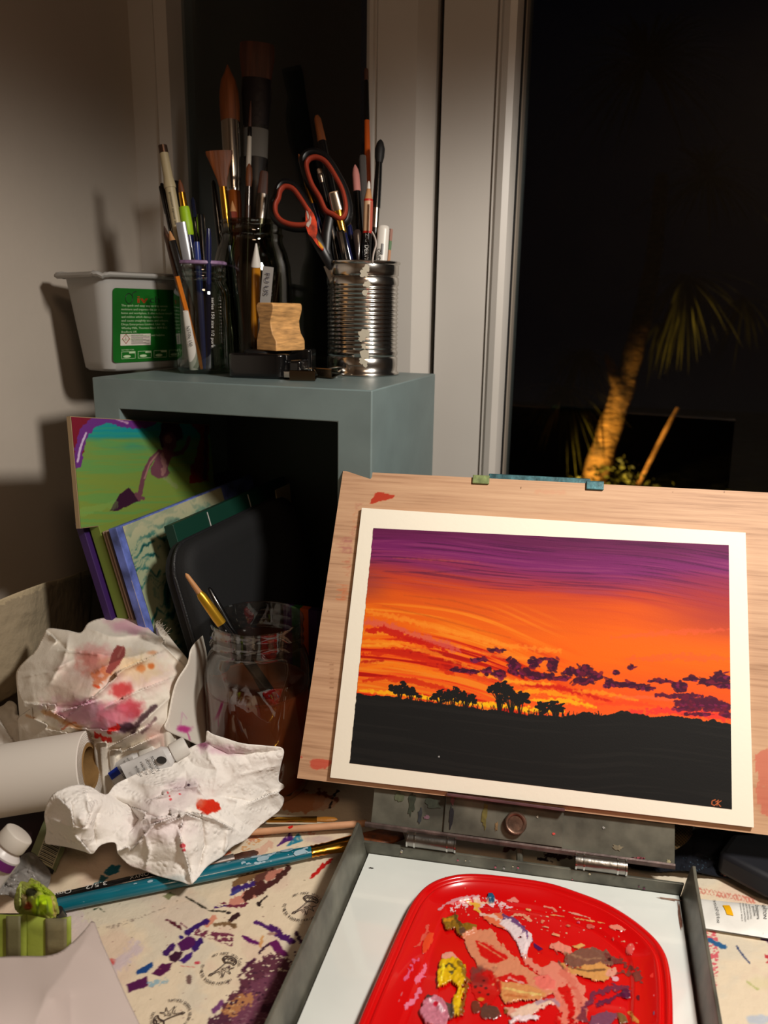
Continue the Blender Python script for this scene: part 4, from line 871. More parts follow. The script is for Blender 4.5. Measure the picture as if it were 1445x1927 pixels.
def kraftdepth(x, y, X=-.570): return float(X/ray(x, y)[0])
kp = lambda c: (c.stroke([(-20, 1140), (20, 1121), (60, 1106), (110, 1088), (150, 1078), (175, 1074)], 16, (176, 160, 130), .5), c.stroke([(150, 1075), (158, 1190)], 3, (112, 98, 80), .6, alpha=.5))
drape('kraft_sheet', [(-60, 1152), (0, 1128), (40, 1112), (85, 1096), (110, 1090), (140, 1081), (171, 1073), (172, 1120), (166, 1180), (150, 1215), (120, 1240), (60, 1280), (20, 1310), (-60, 1330)],
      [(x, y, kraftdepth(x, y, -.512-.052*max(0, (x-60)/112.)**1.3+.004*math.sin(x*.03))) for x in (-60, 0, 60, 120, 172) for y in (1080, 1150, 1220, 1300)], paintmat('cotton_paper', .85, bump=.9, bscale=70, bdist=.003),
      colour=(150, 136, 112), paint=[kp], noise=[(.02, .02, .002, 3, 'f')], mode='d', label='large sheet of rough tan cotton paper leaning on the left wall', cat='paper')

# ------------------------------------------------------------------ white sheets behind the jar
wp = paintmat('white_paper', .75, bump=.15, bscale=200)
def pk(c):
    c.blob(347, 1372, 12, 7, (196, 60, 140), .7, seed=3, soft=.5); c.stroke([(338, 1366), (342, 1340), (350, 1352)], 3, (214, 160, 190), .6, alpha=.5); c.stroke([(352, 1380), (356, 1392)], 3, (200, 80, 150), .5, alpha=.8)
drape('paper_sheet', [(392, 1190), (372, 1204), (358, 1222), (352, 1248), (335, 1275), (325, 1300), (315, 1350), (310, 1372), (350, 1392), (396, 1412), (412, 1400), (410, 1300), (405, 1210)],
      [(352, 1230, .62), (325, 1300, .61), (310, 1372, .60), (400, 1195, .70), (400, 1300, .69), (400, 1405, .675), (350, 1340, .635)], wp, colour=(226, 219, 208), paint=[pk], mode='d',
      label='curled white paper sheet with a pink splash standing between the rag and the jar', cat='paper')
drape('paper_sheet', [(305, 1372), (330, 1376), (385, 1400), (392, 1412), (360, 1420), (330, 1420), (297, 1392)], [(305, 1372, .778), (385, 1400, .772), (360, 1420, .765), (297, 1395, .770)], wp, colour=(214, 206, 194), label='small white sheet lying under the curled one behind the paint tubes', cat='paper')

# ------------------------------------------------------------------ water jar with two brushes
JC = A(-.2865, .545); JZ = TZ+.0008
t = thing('water_jar', 'large glass jar of murky brown paint water with brushes in it, left of the easel', 'jar', (JC[0], JC[1], JZ))
gl_w = thinglass('water_jar_glass', (240, 240, 238), .97, .015, 1.75)
prof = [(0, .030), (.0, .038), (.002, .0415), (.006, .0428), (.020, .0433), (.092, .0438), (.104, .0436), (.112, .0426), (.119, .0404), (.1245, .0378), (.127, .0372), (.129, .0378), (.1305, .0386), (.132, .0378), (.137, .0376), (.1385, .0384), (.140, .0376), (.1465, .0376), (.1485, .0385), (.1502, .0382), (.1508, .0374)]
MB().lathe(prof, (JC[0], JC[1], JZ), 72, caps=False).build('jar_glass', gl_w, t)
MB().lathe([(.1506, .0373), (.1495, .0362), (.140, .0358), (.128, .0356), (.1245, .0360), (.118, .0386), (.111, .0408), (.100, .0415), (.093, .0416)], (JC[0], JC[1], JZ), 72, caps=False).build('inner_wall', gl_w, t)
wm_ = mat('murky_water', (120, 64, 34), .08, var=.35, vscale=22, stretch=(1, 1, .35), coat=.6, spec=.5)
nt = wm_.node_tree; b = nt.nodes['Principled BSDF']; tl = nt.nodes.new('ShaderNodeBsdfTranslucent'); tl.inputs[0].default_value = rgba((206, 108, 50)); mx = nt.nodes.new('ShaderNodeMixShader'); mx.inputs[0].default_value = .45
nt.links.new(b.outputs[0], mx.inputs[1]); nt.links.new(tl.outputs[0], mx.inputs[2]); nt.links.new(mx.outputs[0], nt.nodes['Material Output'].inputs[0])
MB().lathe([(.004, .001), (.004, .036), (.007, .0405), (.0895, .0420), (.0925, .0428), (.0912, .0415), (.0910, .001)], (JC[0], JC[1], JZ), 64, caps=False).build('paint_water', wm_, t, label='murky brown paint water')
G = 'brushes standing in the water jar'
stick('paint_brush', 'brush standing tip-down in the water jar with a pale wooden end and gold collar', 'brush', G, (349, 1079), (445, 1205), .615, .625, JZ+.072, JC, .036, [('wooden_end', WOODN, [(1079, 1), (1083, 4), (1100, 5), (1116, 5.8)]), ('gold_collar', mat('gold_paint', (188, 146, 40), .3, .7), [(1114, 6.4), (1120, 8.6), (1140, 9.6), (1160, 10), (1172, 9.6)]), ('handle', BLK, [(1171, 9.8), (1190, 11), ('B', 9)])])
stick('paint_brush', 'thin glossy black brush handle leaning beside the gold-collared brush in the water jar', 'brush', G, (392, 1106), (452, 1205), .635, .632, JZ+.070, JC, .036, [('handle', BLK, [(1106, 3), (1110, 5), (1150, 7), ('B', 8)]), ])

# ------------------------------------------------------------------ painting rag
ragm = paintmat('rag_cotton', .85, bump=.5, bscale=420, bdist=.0004)
def rag_paint(c):
    P = lambda *a, **k: c.blob(*a, **k)
    P(222, 1268, 95, 34, (214, 176, 172), .5, alpha=.55, seed=1, soft=.6)
    P(240, 1180, 38, 12, (210, 160, 178), .6, alpha=.85, seed=2, soft=.6, rot=.2); P(185, 1230, 32, 16, (206, 140, 140), .7, alpha=.6, seed=4, soft=.6)
    P(180, 1250, 34, 22, (204, 120, 110), .6, alpha=.75, seed=5, soft=.5, rot=.3); P(250, 1255, 50, 24, (214, 190, 140), .6, alpha=.55, seed=6, soft=.7)
    c.stroke([(180, 1292), (178, 1270), (195, 1258), (206, 1266), (186, 1284)], 12, (196, 104, 60), .9, alpha=.75, seed=3, soft=4)
    c.poly([(214, 1224), (220, 1214), (236, 1216), (238, 1224), (226, 1250), (208, 1268), (200, 1264), (206, 1244)], (142, 66, 62), 2); c.stroke([(232, 1216), (222, 1236)], 3, (180, 120, 110), .5, alpha=.6)
    P(228, 1298, 22, 15, (190, 56, 58), .5, alpha=.9, seed=7, soft=.4, rot=-.3); P(245, 1336, 24, 18, (184, 44, 60), .5, alpha=.85, seed=8, soft=.5); P(175, 1345, 70, 26, (200, 140, 170), .5, alpha=.75, seed=9, soft=.6, rot=.2)
    P(215, 1345, 30, 22, (206, 90, 110), .6, alpha=.6, seed=10, soft=.6); P(265, 1258, 12, 7, (200, 120, 60), .7, alpha=.8, seed=11, soft=.4); P(284, 1254, 6, 5, (196, 100, 40), .5, alpha=.9, seed=12, soft=.5); P(286, 1228, 9, 4, (196, 130, 90), .6, alpha=.7, seed=13, soft=.6)
    P(236, 1370, 16, 10, (64, 36, 54), .5, alpha=.9, seed=14, soft=.35); c.stroke([(250, 1378), (268, 1350), (290, 1330)], 9, (70, 44, 52), .5, alpha=.85, soft=2.5); c.stroke([(268, 1378), (285, 1362), (292, 1352)], 6, (90, 60, 66), .5, alpha=.7, soft=2)
    c.stroke([(182, 1384), (205, 1392)], 9, (206, 40, 30), .9); c.stroke([(205, 1378), (222, 1368)], 7, (204, 40, 34), .9); c.stroke([(118, 1372), (130, 1362), (142, 1360)], 3.5, (196, 110, 80), .7, alpha=.9)
    c.stroke([(82, 1338), (110, 1352), (150, 1372)], 8, (196, 140, 80), .6, alpha=.65, soft=3); c.stroke([(50, 1346), (66, 1352)], 4, (196, 140, 90), .6, alpha=.6, soft=2); c.stroke([(178, 1290), (186, 1294)], 4, (206, 70, 30), .6)
    P(292, 1385, 18, 20, (200, 150, 140), .5, alpha=.5, seed=16, soft=.6); P(132, 1296, 40, 22, (206, 176, 160), .6, alpha=.5, seed=18, soft=.7)
drape('painting_rag', [(30, 1270), (36, 1255), (50, 1240), (68, 1222), (84, 1190), (92, 1182), (128, 1186), (152, 1190), (166, 1172), (190, 1163), (225, 1161), (252, 1163), (275, 1178), (288, 1190), (300, 1196), (292, 1172), (306, 1182), (330, 1212), (356, 1246), (345, 1258), (332, 1275), (326, 1310), (318, 1352), (304, 1392), (292, 1420), (262, 1436), (225, 1432), (205, 1412), (180, 1398), (120, 1394), (70, 1380), (45, 1375), (34, 1352), (60, 1330), (44, 1322), (34, 1300)],
      [(30, 1270, .665), (90, 1185, .690), (200, 1165, .700), (290, 1180, .690), (352, 1246, .655), (110, 1250, .640), (190, 1240, .625), (270, 1240, .625), (60, 1310, .630), (140, 1310, .605), (220, 1310, .598), (300, 1310, .612), (100, 1360, .605), (200, 1370, .590), (280, 1370, .598), (150, 1396, .612), (250, 1432, .615), (300, 1400, .615), (40, 1372, .625)], ragm, mode='d',
      creases=[([(86, 1186), (130, 1225), (205, 1232)], 0.0090, 8, 's'), ([(160, 1180), (205, 1200), (250, 1195), (300, 1196)], 0.0075, 9, 'r'), ([(60, 1322), (150, 1330), (200, 1290), (240, 1255), (300, 1228)], 0.0150, 10, 's'), ([(44, 1322), (130, 1334), (175, 1320)], 0.0105, 7, 's'),
               ([(95, 1336), (150, 1370), (220, 1375)], 0.0090, 7, 's'), ([(168, 1270), (230, 1240), (290, 1222)], 0.0060, 7, 'r'), ([(200, 1330), (260, 1300), (325, 1275)], 0.0075, 8, 's'), ([(240, 1380), (290, 1340), (322, 1310)], 0.0075, 7, 'r'), ([(300, 1190), (320, 1225), (345, 1250)], 0.0090, 7, 's'),
               ([(205, 1412), (250, 1405), (295, 1385)], 0.0090, 7, 's'), ([(170, 1398), (230, 1392), (290, 1360)], 0.0075, 6, 's'), ([(130, 1195), (120, 1240), (90, 1290)], 0.0060, 7, 'r'), ([(40, 1275), (90, 1265), (140, 1240)], 0.0053, 6, 'r'), ([(215, 1425), (240, 1412), (275, 1412)], -0.0060, 5, 'r'), ([(60, 1350), (120, 1378), (180, 1390)], 0.0075, 6, 's')],
      noise=[(.012, .014, .0060, 5, 'facet'), (.016, .034, .0030, 8, 'facet'), (.05, .03, .0009, 9, 'f')], colour=(224, 217, 205), paint=[rag_paint], skirt=[(.35, -.01), (.8, .05), (1., .15)], label='crumpled off-white cotton rag stained pink, red and orange, beside the water jar', cat='rag')
frm = MB(); q = random.Random(4)
for k in range(34):
    x = 296+q.uniform(-4, 16); y = 1178+(x-292)*.9+q.uniform(-3, 3); a = dep(x, y, .650); d = A(q.uniform(.0, .004), q.uniform(-.001, .003), q.uniform(.001, .006)); frm.tube([a, a+d*.6+A(0, 0, .0004), a+d], .00016, 4)
frm.build('loose_threads', mat('thread_white', (190, 184, 172), .9), bpy.data.objects['painting_rag'], world=False, kind='stuff')
drape('satin_rag', [(-40, 1335), (0, 1330), (18, 1318), (32, 1328), (30, 1345), (60, 1340), (84, 1345), (82, 1356), (120, 1372), (150, 1385), (120, 1392), (80, 1400), (20, 1412), (-40, 1420)],
      [(-40, 1335, .815), (20, 1320, .812), (70, 1345, .808), (150, 1386, .800), (0, 1400, .804), (80, 1380, .804), (-40, 1410, .80)], mat('satin_white', (206, 200, 192), .32, bump=.3, bscale=60, sheen=.3),
      creases=[([(-20, 1340), (10, 1370), (30, 1400)], .008, 6, 's'), ([(30, 1335), (45, 1365), (90, 1385)], .006, 5, 's'), ([(0, 1360), (20, 1385)], .005, 4, 'r')], noise=[(.05, .05, .003, 2, 'f')], skirt=[(.3, .02), (.6, .05)], label='shiny white satin rag at the left edge behind the paper roll', cat='rag')

# ------------------------------------------------------------------ paper roll with cardboard core
rc = dep(169, 1442, .590); rl = dep(-120, 1489, .588); ax = unit(rc-rl)
t = thing('paper_roll', 'white paper roll on a brown cardboard core lying at the left', 'roll', rc-ax*.06)
Rr = .0262; n_ = 56
MB().lathe([(-.16, Rr), (0, Rr), (.0003, Rr-.0006), (.0003, .0172)], rc, n_, caps=False, axis=ax).build('rolled_paper', mat('roll_paper', (218, 212, 204), .7), t)
MB().lathe([(.0003, .0172), (.0006, .0170), (.0006, .0142), (-.01, .0140), (-.16, .0140)], rc, n_, caps=False, axis=ax).build('cardboard_core', mat('cardboard', (136, 104, 60), .85, bump=.4, bscale=160, var=.15, vscale=40), t)
mb = MB(); u = unit(np.cross(ax, ZZ)); v = np.cross(u, ax)
sp = [rc+ax*.0006+(u*math.cos(a)+v*math.sin(a))*(.0172+(Rr-.0176)*a/(12*math.pi)) for a in np.linspace(0, 12*math.pi, 220)]
mb.tube(sp, .00018, 4).build('paper_layers', mat('layer_shadow', (160, 150, 140), .8), t)
sc = MB(); sc.add([rc-ax*.004+(u*math.cos(a)+v*math.sin(a))*.0136 for a in (1.9, 1.2)]+[rc-ax*.016+(u*math.cos(a)+v*math.sin(a))*.0128 for a in (1.3, 1.8)], [(0, 1, 2, 3)]).build('paper_scrap', mat('scrap', (190, 184, 172), .8), t, sm=False)

# ------------------------------------------------------------------ paper towel
tw = paintmat('paper_towel', .9, spec=.2)
nt = tw.node_tree; b = nt.nodes['Principled BSDF']; tc = nt.nodes.new('ShaderNodeTexCoord')
vo = nt.nodes.new('ShaderNodeTexVoronoi'); vo.inputs['Scale'].default_value = 260; wv = nt.nodes.new('ShaderNodeTexWave'); wv.wave_type = 'RINGS'; wv.inputs['Scale'].default_value = 24; wv.inputs['Distortion'].default_value = 6; wv.inputs['Detail Scale'].default_value = 1.2
nz_ = nt.nodes.new('ShaderNodeTexNoise'); nz_.inputs['Scale'].default_value = 520
nt.links.new(tc.outputs['Object'], vo.inputs[0]); nt.links.new(tc.outputs['Object'], wv.inputs[0]); nt.links.new(tc.outputs['Object'], nz_.inputs[0])
mr = nt.nodes.new('ShaderNodeMapRange'); mr.inputs[1].default_value = .0; mr.inputs[2].default_value = .55; mr.inputs[3].default_value = 1; mr.inputs[4].default_value = 0; nt.links.new(vo.outputs['Distance'], mr.inputs[0])
ml = nt.nodes.new('ShaderNodeMath'); ml.operation = 'MULTIPLY'; nt.links.new(mr.outputs[0], ml.inputs[0]); nt.links.new(wv.outputs['Fac'], ml.inputs[1])
ad = nt.nodes.new('ShaderNodeMath'); ad.operation = 'MULTIPLY_ADD'; ad.inputs[1].default_value = .25; nt.links.new(nz_.outputs[0], ad.inputs[0]); nt.links.new(ml.outputs[0], ad.inputs[2])
bp = nt.nodes.new('ShaderNodeBump'); bp.inputs['Strength'].default_value = .7; bp.inputs['Distance'].default_value = .0012; nt.links.new(ad.outputs[0], bp.inputs['Height']); nt.links.new(bp.outputs[0], b.inputs['Normal'])
def tw_paint(c):
    c.blob(393, 1518, 20, 13, (206, 44, 20), .55, seed=3, soft=.12, rot=.2); c.blob(378, 1512, 9, 8, (214, 90, 60), .6, alpha=.6, seed=5, soft=.5)
    c.blob(385, 1402, 11, 9, (120, 60, 90), .7, alpha=.85, seed=7, soft=.6); c.blob(425, 1412, 34, 8, (206, 170, 186), .6, alpha=.7, seed=8, soft=.7)
    c.blob(320, 1505, 60, 26, (196, 180, 182), .5, alpha=.55, seed=9, soft=.7, rot=-.3); c.blob(345, 1480, 24, 12, (180, 160, 170), .6, alpha=.4, seed=15, soft=.7); c.blob(300, 1560, 60, 22, (214, 196, 200), .6, alpha=.5, seed=10, soft=.8); c.blob(355, 1478, 3, 2, (60, 30, 50), .3, seed=11)
    for (x, y, r) in ((320, 1505, 2.5), (315, 1492, 2), (338, 1495, 2), (344, 1592, 4), (346, 1600, 3), (318, 1498, 1.5)): c.blob(x, y, r, r, (206, 60, 70), .8, alpha=.85, seed=int(x))
    c.blob(230, 1640, 40, 14, (190, 150, 160), .6, alpha=.4, seed=12, soft=.8); c.blob(330, 1655, 20, 8, (110, 140, 150), .6, alpha=.4, seed=13, soft=.8)
drape('paper_towel', [(390, 1374), (400, 1381), (430, 1391), (458, 1399), (500, 1403), (533, 1409), (528, 1440), (524, 1468), (533, 1476), (534, 1483), (524, 1492), (534, 1502), (528, 1522), (512, 1536), (496, 1548), (480, 1562), (462, 1580), (436, 1594), (418, 1612), (390, 1630), (362, 1663), (340, 1659), (300, 1649), (268, 1636), (244, 1628), (222, 1606), (216, 1586), (190, 1590), (174, 1607), (160, 1602), (130, 1594), (104, 1590), (85, 1585), (88, 1560), (84, 1530), (96, 1500), (112, 1488), (140, 1478), (168, 1480), (198, 1496), (215, 1478), (236, 1466), (280, 1446), (330, 1422), (368, 1402), (386, 1396), (388, 1385)],
      [(390, 1376, .832), (460, 1402, .826), (532, 1410, .818), (388, 1402, .822), (525, 1475, .786), (525, 1520, .768), (470, 1475, .795), (400, 1440, .812), (330, 1430, .812), (240, 1470, .806), (140, 1482, .828), (90, 1530, .812), (90, 1584, .790), (150, 1540, .824), (172, 1604, .788), (215, 1540, .803), (300, 1500, .806), (370, 1520, .797), (440, 1550, .778), (300, 1570, .797), (250, 1600, .783), (362, 1661, .765), (300, 1645, .766), (400, 1610, .768), (350, 1600, .785), (480, 1560, .763)], tw,
      creases=[([(200, 1496), (240, 1512), (262, 1540), (240, 1570)], -.010, 9, 'r'), ([(250, 1520), (300, 1538), (345, 1530), (375, 1540)], .010, 8, 's'), ([(286, 1505), (330, 1485), (372, 1480), (380, 1495)], .006, 5, 's'), ([(320, 1545), (360, 1530), (400, 1538), (440, 1560)], .010, 6, 's'),
               ([(345, 1535), (340, 1575), (352, 1620), (362, 1660)], .008, 4, 's'), ([(380, 1540), (385, 1590), (370, 1640)], -.006, 5, 'r'), ([(225, 1600), (260, 1585), (290, 1550), (330, 1535)], .010, 7, 's'), ([(390, 1400), (430, 1420), (533, 1412)], -.006, 6, 'r'), ([(110, 1500), (135, 1525), (140, 1560)], .006, 5, 's'),
               ([(160, 1490), (170, 1530), (150, 1580), (170, 1604)], .007, 6, 's'), ([(95, 1540), (130, 1556), (170, 1560)], .004, 5, 'r'), ([(190, 1520), (175, 1560), (180, 1590)], -.006, 6, 'r'), ([(385, 1405), (410, 1450), (400, 1500)], .003, 9, 'r'), ([(440, 1460), (490, 1450), (528, 1440)], .0025, 8, 'r'), ([(420, 1500), (470, 1510), (530, 1485)], .005, 7, 's'), ([(260, 1475), (300, 1480), (350, 1465)], .004, 7, 'r'), ([(270, 1560), (280, 1600), (275, 1636)], .004, 4, 'r'), ([(430, 1560), (425, 1580), (420, 1605)], .004, 4, 'r')],
      noise=[(.014, .016, .0045, 15, 'facet'), (.034, .038, .0022, 18, 'facet'), (.09, .09, .0003, 28, 'facet')], step=1.6, colour=(236, 232, 227), paint=[tw_paint], solid=.0004, label='crumpled embossed white paper towel with a red paint blot, in front of the water jar', cat='paper towel')

# ------------------------------------------------------------------ paint tubes
def tube_squeezed(name, label, cap_px, end_px, Dc, De, wcap, wend, m_body, m_cap, ribs=True, group=None, face=None, capL=.012, shoulder=None):
    a = dep(*cap_px, Dc); e = dep(*end_px, De); ax = unit(e-a); L = np.linalg.norm(e-a); side = unit(np.cross(ax, -ray(*cap_px))); up_ = np.cross(side, ax)
    t = thing(name, label, 'paint tube', a, group)
    mb = MB(); V = []; F = []; n = 28; st = [(0, wcap*.8, wcap*.8), (.001, wcap*.82, wcap*.82), (.0045, wcap*1.25, wcap*1.2)]+[(.0045+(L-capL-.0045)*k/7, wcap*1.25+(wend-wcap*1.25)*k/7, wcap*1.2*(1-k/7)+.0005) for k in range(1, 8)]
    for (s_, wx, wy) in st:
        for k in range(n): an = 2*math.pi*k/n; V.append(a+ax*(capL+s_)+side*math.cos(an)*wx+up_*math.sin(an)*wy)
    for i in range(len(st)-1):
        for k in range(n): F.append((i*n+k, i*n+(k+1) % n, (i+1)*n+(k+1) % n, (i+1)*n+k))
    F.append(tuple((len(st)-1)*n+k for k in range(n))); mb.add(V, F).build('tube_body', m_body, t)
    mb = MB(); n = 48; V = []; F = []; st = [(0, .86), (.0006, .98), (.001, 1), (capL-.001, 1.04), (capL, 1.0), (capL+.0005, .7)]
    for (s_, r) in st:
        for k in range(n): an = 2*math.pi*k/n; rr = wcap*r*(1-(.05 if ribs and k % 2 else 0)); V.append(a+ax*s_+side*math.cos(an)*rr+up_*math.sin(an)*rr)
    for i in range(len(st)-1):
        for k in range(n): F.append((i*n+k, i*n+(k+1) % n, (i+1)*n+(k+1) % n, (i+1)*n+k))
    F.append(tuple(range(n-1, -1, -1))); mb.add(V, F).build('cap', m_cap, t, angle=50)
    return t, a, ax, side, up_, L
tbw = mat('tube_white', (206, 206, 206), .28, var=.06, vscale=60); cw = mat('cap_white', (214, 212, 206), .4)
def tubetext(t, a, ax, side, up_, s0, lines, size, m, off, dirn=1, hgt=.009):
    mb = MB()
    for k, (s, w_) in enumerate(lines): text_on(mb, s, a+ax*(s0+k*size*1.35)+side*off+up_*hgt, side*dirn, ax*(-dirn), size, up_, .0004, width=w_)
    mb.build('lettering', m, t, sm=False)
G = 'white paint tubes under the rag and towel'
t, a, ax, sd, up_, L = tube_squeezed('paint_tube', 'white paint tube with small black print, half under the rag, left of its twin', (296, 1408), (212, 1470), .608, .606, .0072, .0125, tbw, cw, group=G)
tubetext(t, a, ax, sd, up_, .020, [('Permanent blue hue', .015), ('bleu permanent', .015), ('azul ultramar', .014), ('series 2 9B', .014)], .0024, PRBL, -.0075, hgt=.0085)
MB().add([a+ax*.030+sd*.001+up_*.0080, a+ax*.030+sd*.007+up_*.0068, a+ax*.039+sd*.007+up_*.0052, a+ax*.039+sd*.001+up_*.0062], [(0, 1, 2, 3)]).build('colour_patch', mat('patch_blue', (26, 50, 150), .4), t, sm=False)
t, a, ax, sd, up_, L = tube_squeezed('paint_tube', 'white paint tube with a black crest, tucked under the paper towel', (352, 1402), (240, 1468), .605, .590, .0072, .0125, tbw, cw, group=G)
MB().lathe([(0, .0001), (.0003, .0038)], a+ax*.0205+up_*.0092, 14, axis=up_, sx=1, sy=.7).build('crest', PRBL, t, sm=False)
tubetext(t, a, ax, sd, up_, .0265, [('WINSOR', .0125), ('& NEWTON', .0125), ('Designers', .013), ('Gouache', .012)], .0030, PRBL, -.0062, hgt=.0092)
t, a, ax, sd, up_, L = tube_squeezed('paint_tube', 'white paint tube with a purple band and domed cap at the left edge', (38, 1567), (-60, 1680), .490, .480, .0095, .014, mat('tube_ivory', (206, 202, 200), .35), mat('cap_ivory', (200, 194, 184), .45), ribs=False, capL=.009)
rr = []
for k in range(9): an = math.pi*(.12+.76*k/8); rr.append((an))
pb = MB(); V = [a+ax*s_+sd*math.cos(an)*.0122*f_+up_*math.sin(an)*.0118*f_ for s_, f_ in ((.0145, 1.0), (.0195, 1.03)) for an in rr]; pb.add(V, [(k, k+1, 10+k, 9+k) for k in range(8)]).build('purple_band', mat('purple_print', (92, 22, 92), .4), t)
tubetext(t, a, ax, sd, up_, .0225, [('Permanent mauve', .013), ('mauve permanente', .013), ('laque violet', .013), ('series 2  9AB', .013), ('14 ml 0.47 US fl.oz', .013)], .0019, PRBL, -.0065, hgt=.0115)
# green label tube with bar code
P0 = onz(52, 1618, .760); P1 = onz(102, 1640, .757); P2 = onz(124, 1588, .764); P3 = onz(76, 1560, .772)
t = thing('label_tube', 'flattened green-labelled tube with a bar code, poking from under the towel', 'paint tube', (P0+P1)/2)
e1 = unit(P1-P0); e2 = unit(P3-P0); nn = unit(np.cross(e1, e2)); nn = nn if nn[2] > 0 else -nn
B_ = [P0, P1, P2, P3]; mb = MB(); V = []
for k in range(9):
    u_ = k/8; bul = nn*(.0045*math.sin(math.pi*u_)); V += [P0*(1-u_)+P1*u_+bul*.9, P3*(1-u_)+P2*u_+bul*1.3+ (P3-P0)*.4, P3*(1-u_)+P2*u_-bul*.2+(P3-P0)*.4-nn*.002, P0*(1-u_)+P1*u_-nn*.002]
F = []
for k in range(8):
    for j in range(4): F.append((k*4+j, k*4+(j+1) % 4, k*4+4+(j+1) % 4, k*4+4+j))
F += [(3, 2, 1, 0), (32, 33, 34, 35)]
mb.add(V, F).build('tube_body', mat('sage_label', (122, 130, 92), .5, var=.12, vscale=60), t)
def on_t(u_, v_, h=.0006): bul = nn*(.0045*math.sin(math.pi*u_))*(.9+.3*v_); return P0*(1-u_)+P1*u_+(P3-P0)*v_+bul+nn*h
bb = MB()
for k in range(17):
    v0 = .10+k*.048; wd_ = (.018, .030, .012, .024)[k % 4]
    for j in range(5):
        ua, ub = .42+j*.1, .52+j*.1; bb.add([on_t(ua, v0, .0009), on_t(ub, v0, .0009), on_t(ub, v0+wd_, .0009), on_t(ua, v0+wd_, .0009)], [(0, 1, 2, 3)])
wbm = MB()
for j in range(6): ua, ub = .38+j*.093, .38+(j+1)*.093; wbm.add([on_t(ua, .05, .0006), on_t(ub, .05, .0006), on_t(ub, .98, .0006), on_t(ua, .98, .0006)], [(0, 1, 2, 3)])
wbm.build('bar_code_panel', mat('code_panel', (176, 170, 140), .5), t, sm=False); bb.build('bar_code', PRBL, t, sm=False)
bb = MB()
for j in range(10): ua, ub = .0+j*.1, .1+j*.1; bb.add([on_t(ua, -.10, .0008), on_t(ub, -.10, .0008), on_t(ub, .03, .0008), on_t(ua, .03, .0008)], [(0, 1, 2, 3)])
bb.build('black_band', BLK, t, sm=False)
drape('plastic_wrap', [(-30, 1672), (0, 1660), (20, 1640), (40, 1612), (60, 1605), (78, 1622), (95, 1645), (90, 1670), (78, 1680), (60, 1665), (40, 1672), (28, 1690), (10, 1684), (-30, 1686)], [(-30, 1670, .785), (40, 1615, .772), (90, 1650, .762), (60, 1670, .768), (10, 1684, .780), (30, 1650, .779)],
      mat('grey_wrap', (150, 146, 142), .22, trans=.25, coat=.5), creases=[([(20, 1650), (50, 1635), (80, 1650)], .004, 4, 's'), ([(0, 1672), (30, 1660), (50, 1668)], .005, 4, 's'), ([(50, 1612), (60, 1640), (75, 1670)], .003, 4, 'r')], noise=[(.07, .07, .0025, 3, 'f')], step=1.5, label='crumpled translucent plastic wrap at the left edge behind the green tissue', cat='wrapper')

# ------------------------------------------------------------------ table paper
cot = paintmat('cotton_table_paper', .8, bump=.75, bscale=130, bdist=.0013, spec=.25)
def table_paper(name, a0, a1, b0, b1, step, label, clipfn, paintfn, z=TZ+.0012):
    V, Q, aa, bb_ = plane_grid(A(0, 0, z), A(1, 0, 0), A(0, 1, 0), a0, a1, b0, b1, step)
    V[:, 2] += .0006*fbm(V[:, 0]*30, V[:, 1]*30, 4, 2)
    c = Canvas(V, (224, 208, 182)); keep = clipfn(c.x, c.y, V); Q = Q[keep[Q].all(1)]; paintfn(c)
    u, Q2 = compact(V, Q); c.rgb = c.rgb[u]; c.a = c.a[u]
    return tag(fastmesh(name, V[u], Q2, cot, None, c), label, 'paper')
CR = (224, 208, 182); PU = (78, 18, 84); VI = (52, 20, 100); PL = (58, 20, 48); BR = (98, 58, 48); MV = (92, 46, 62); TE = (16, 92, 112); PK = (206, 150, 126); OR = (206, 130, 84); RD = (190, 26, 22)
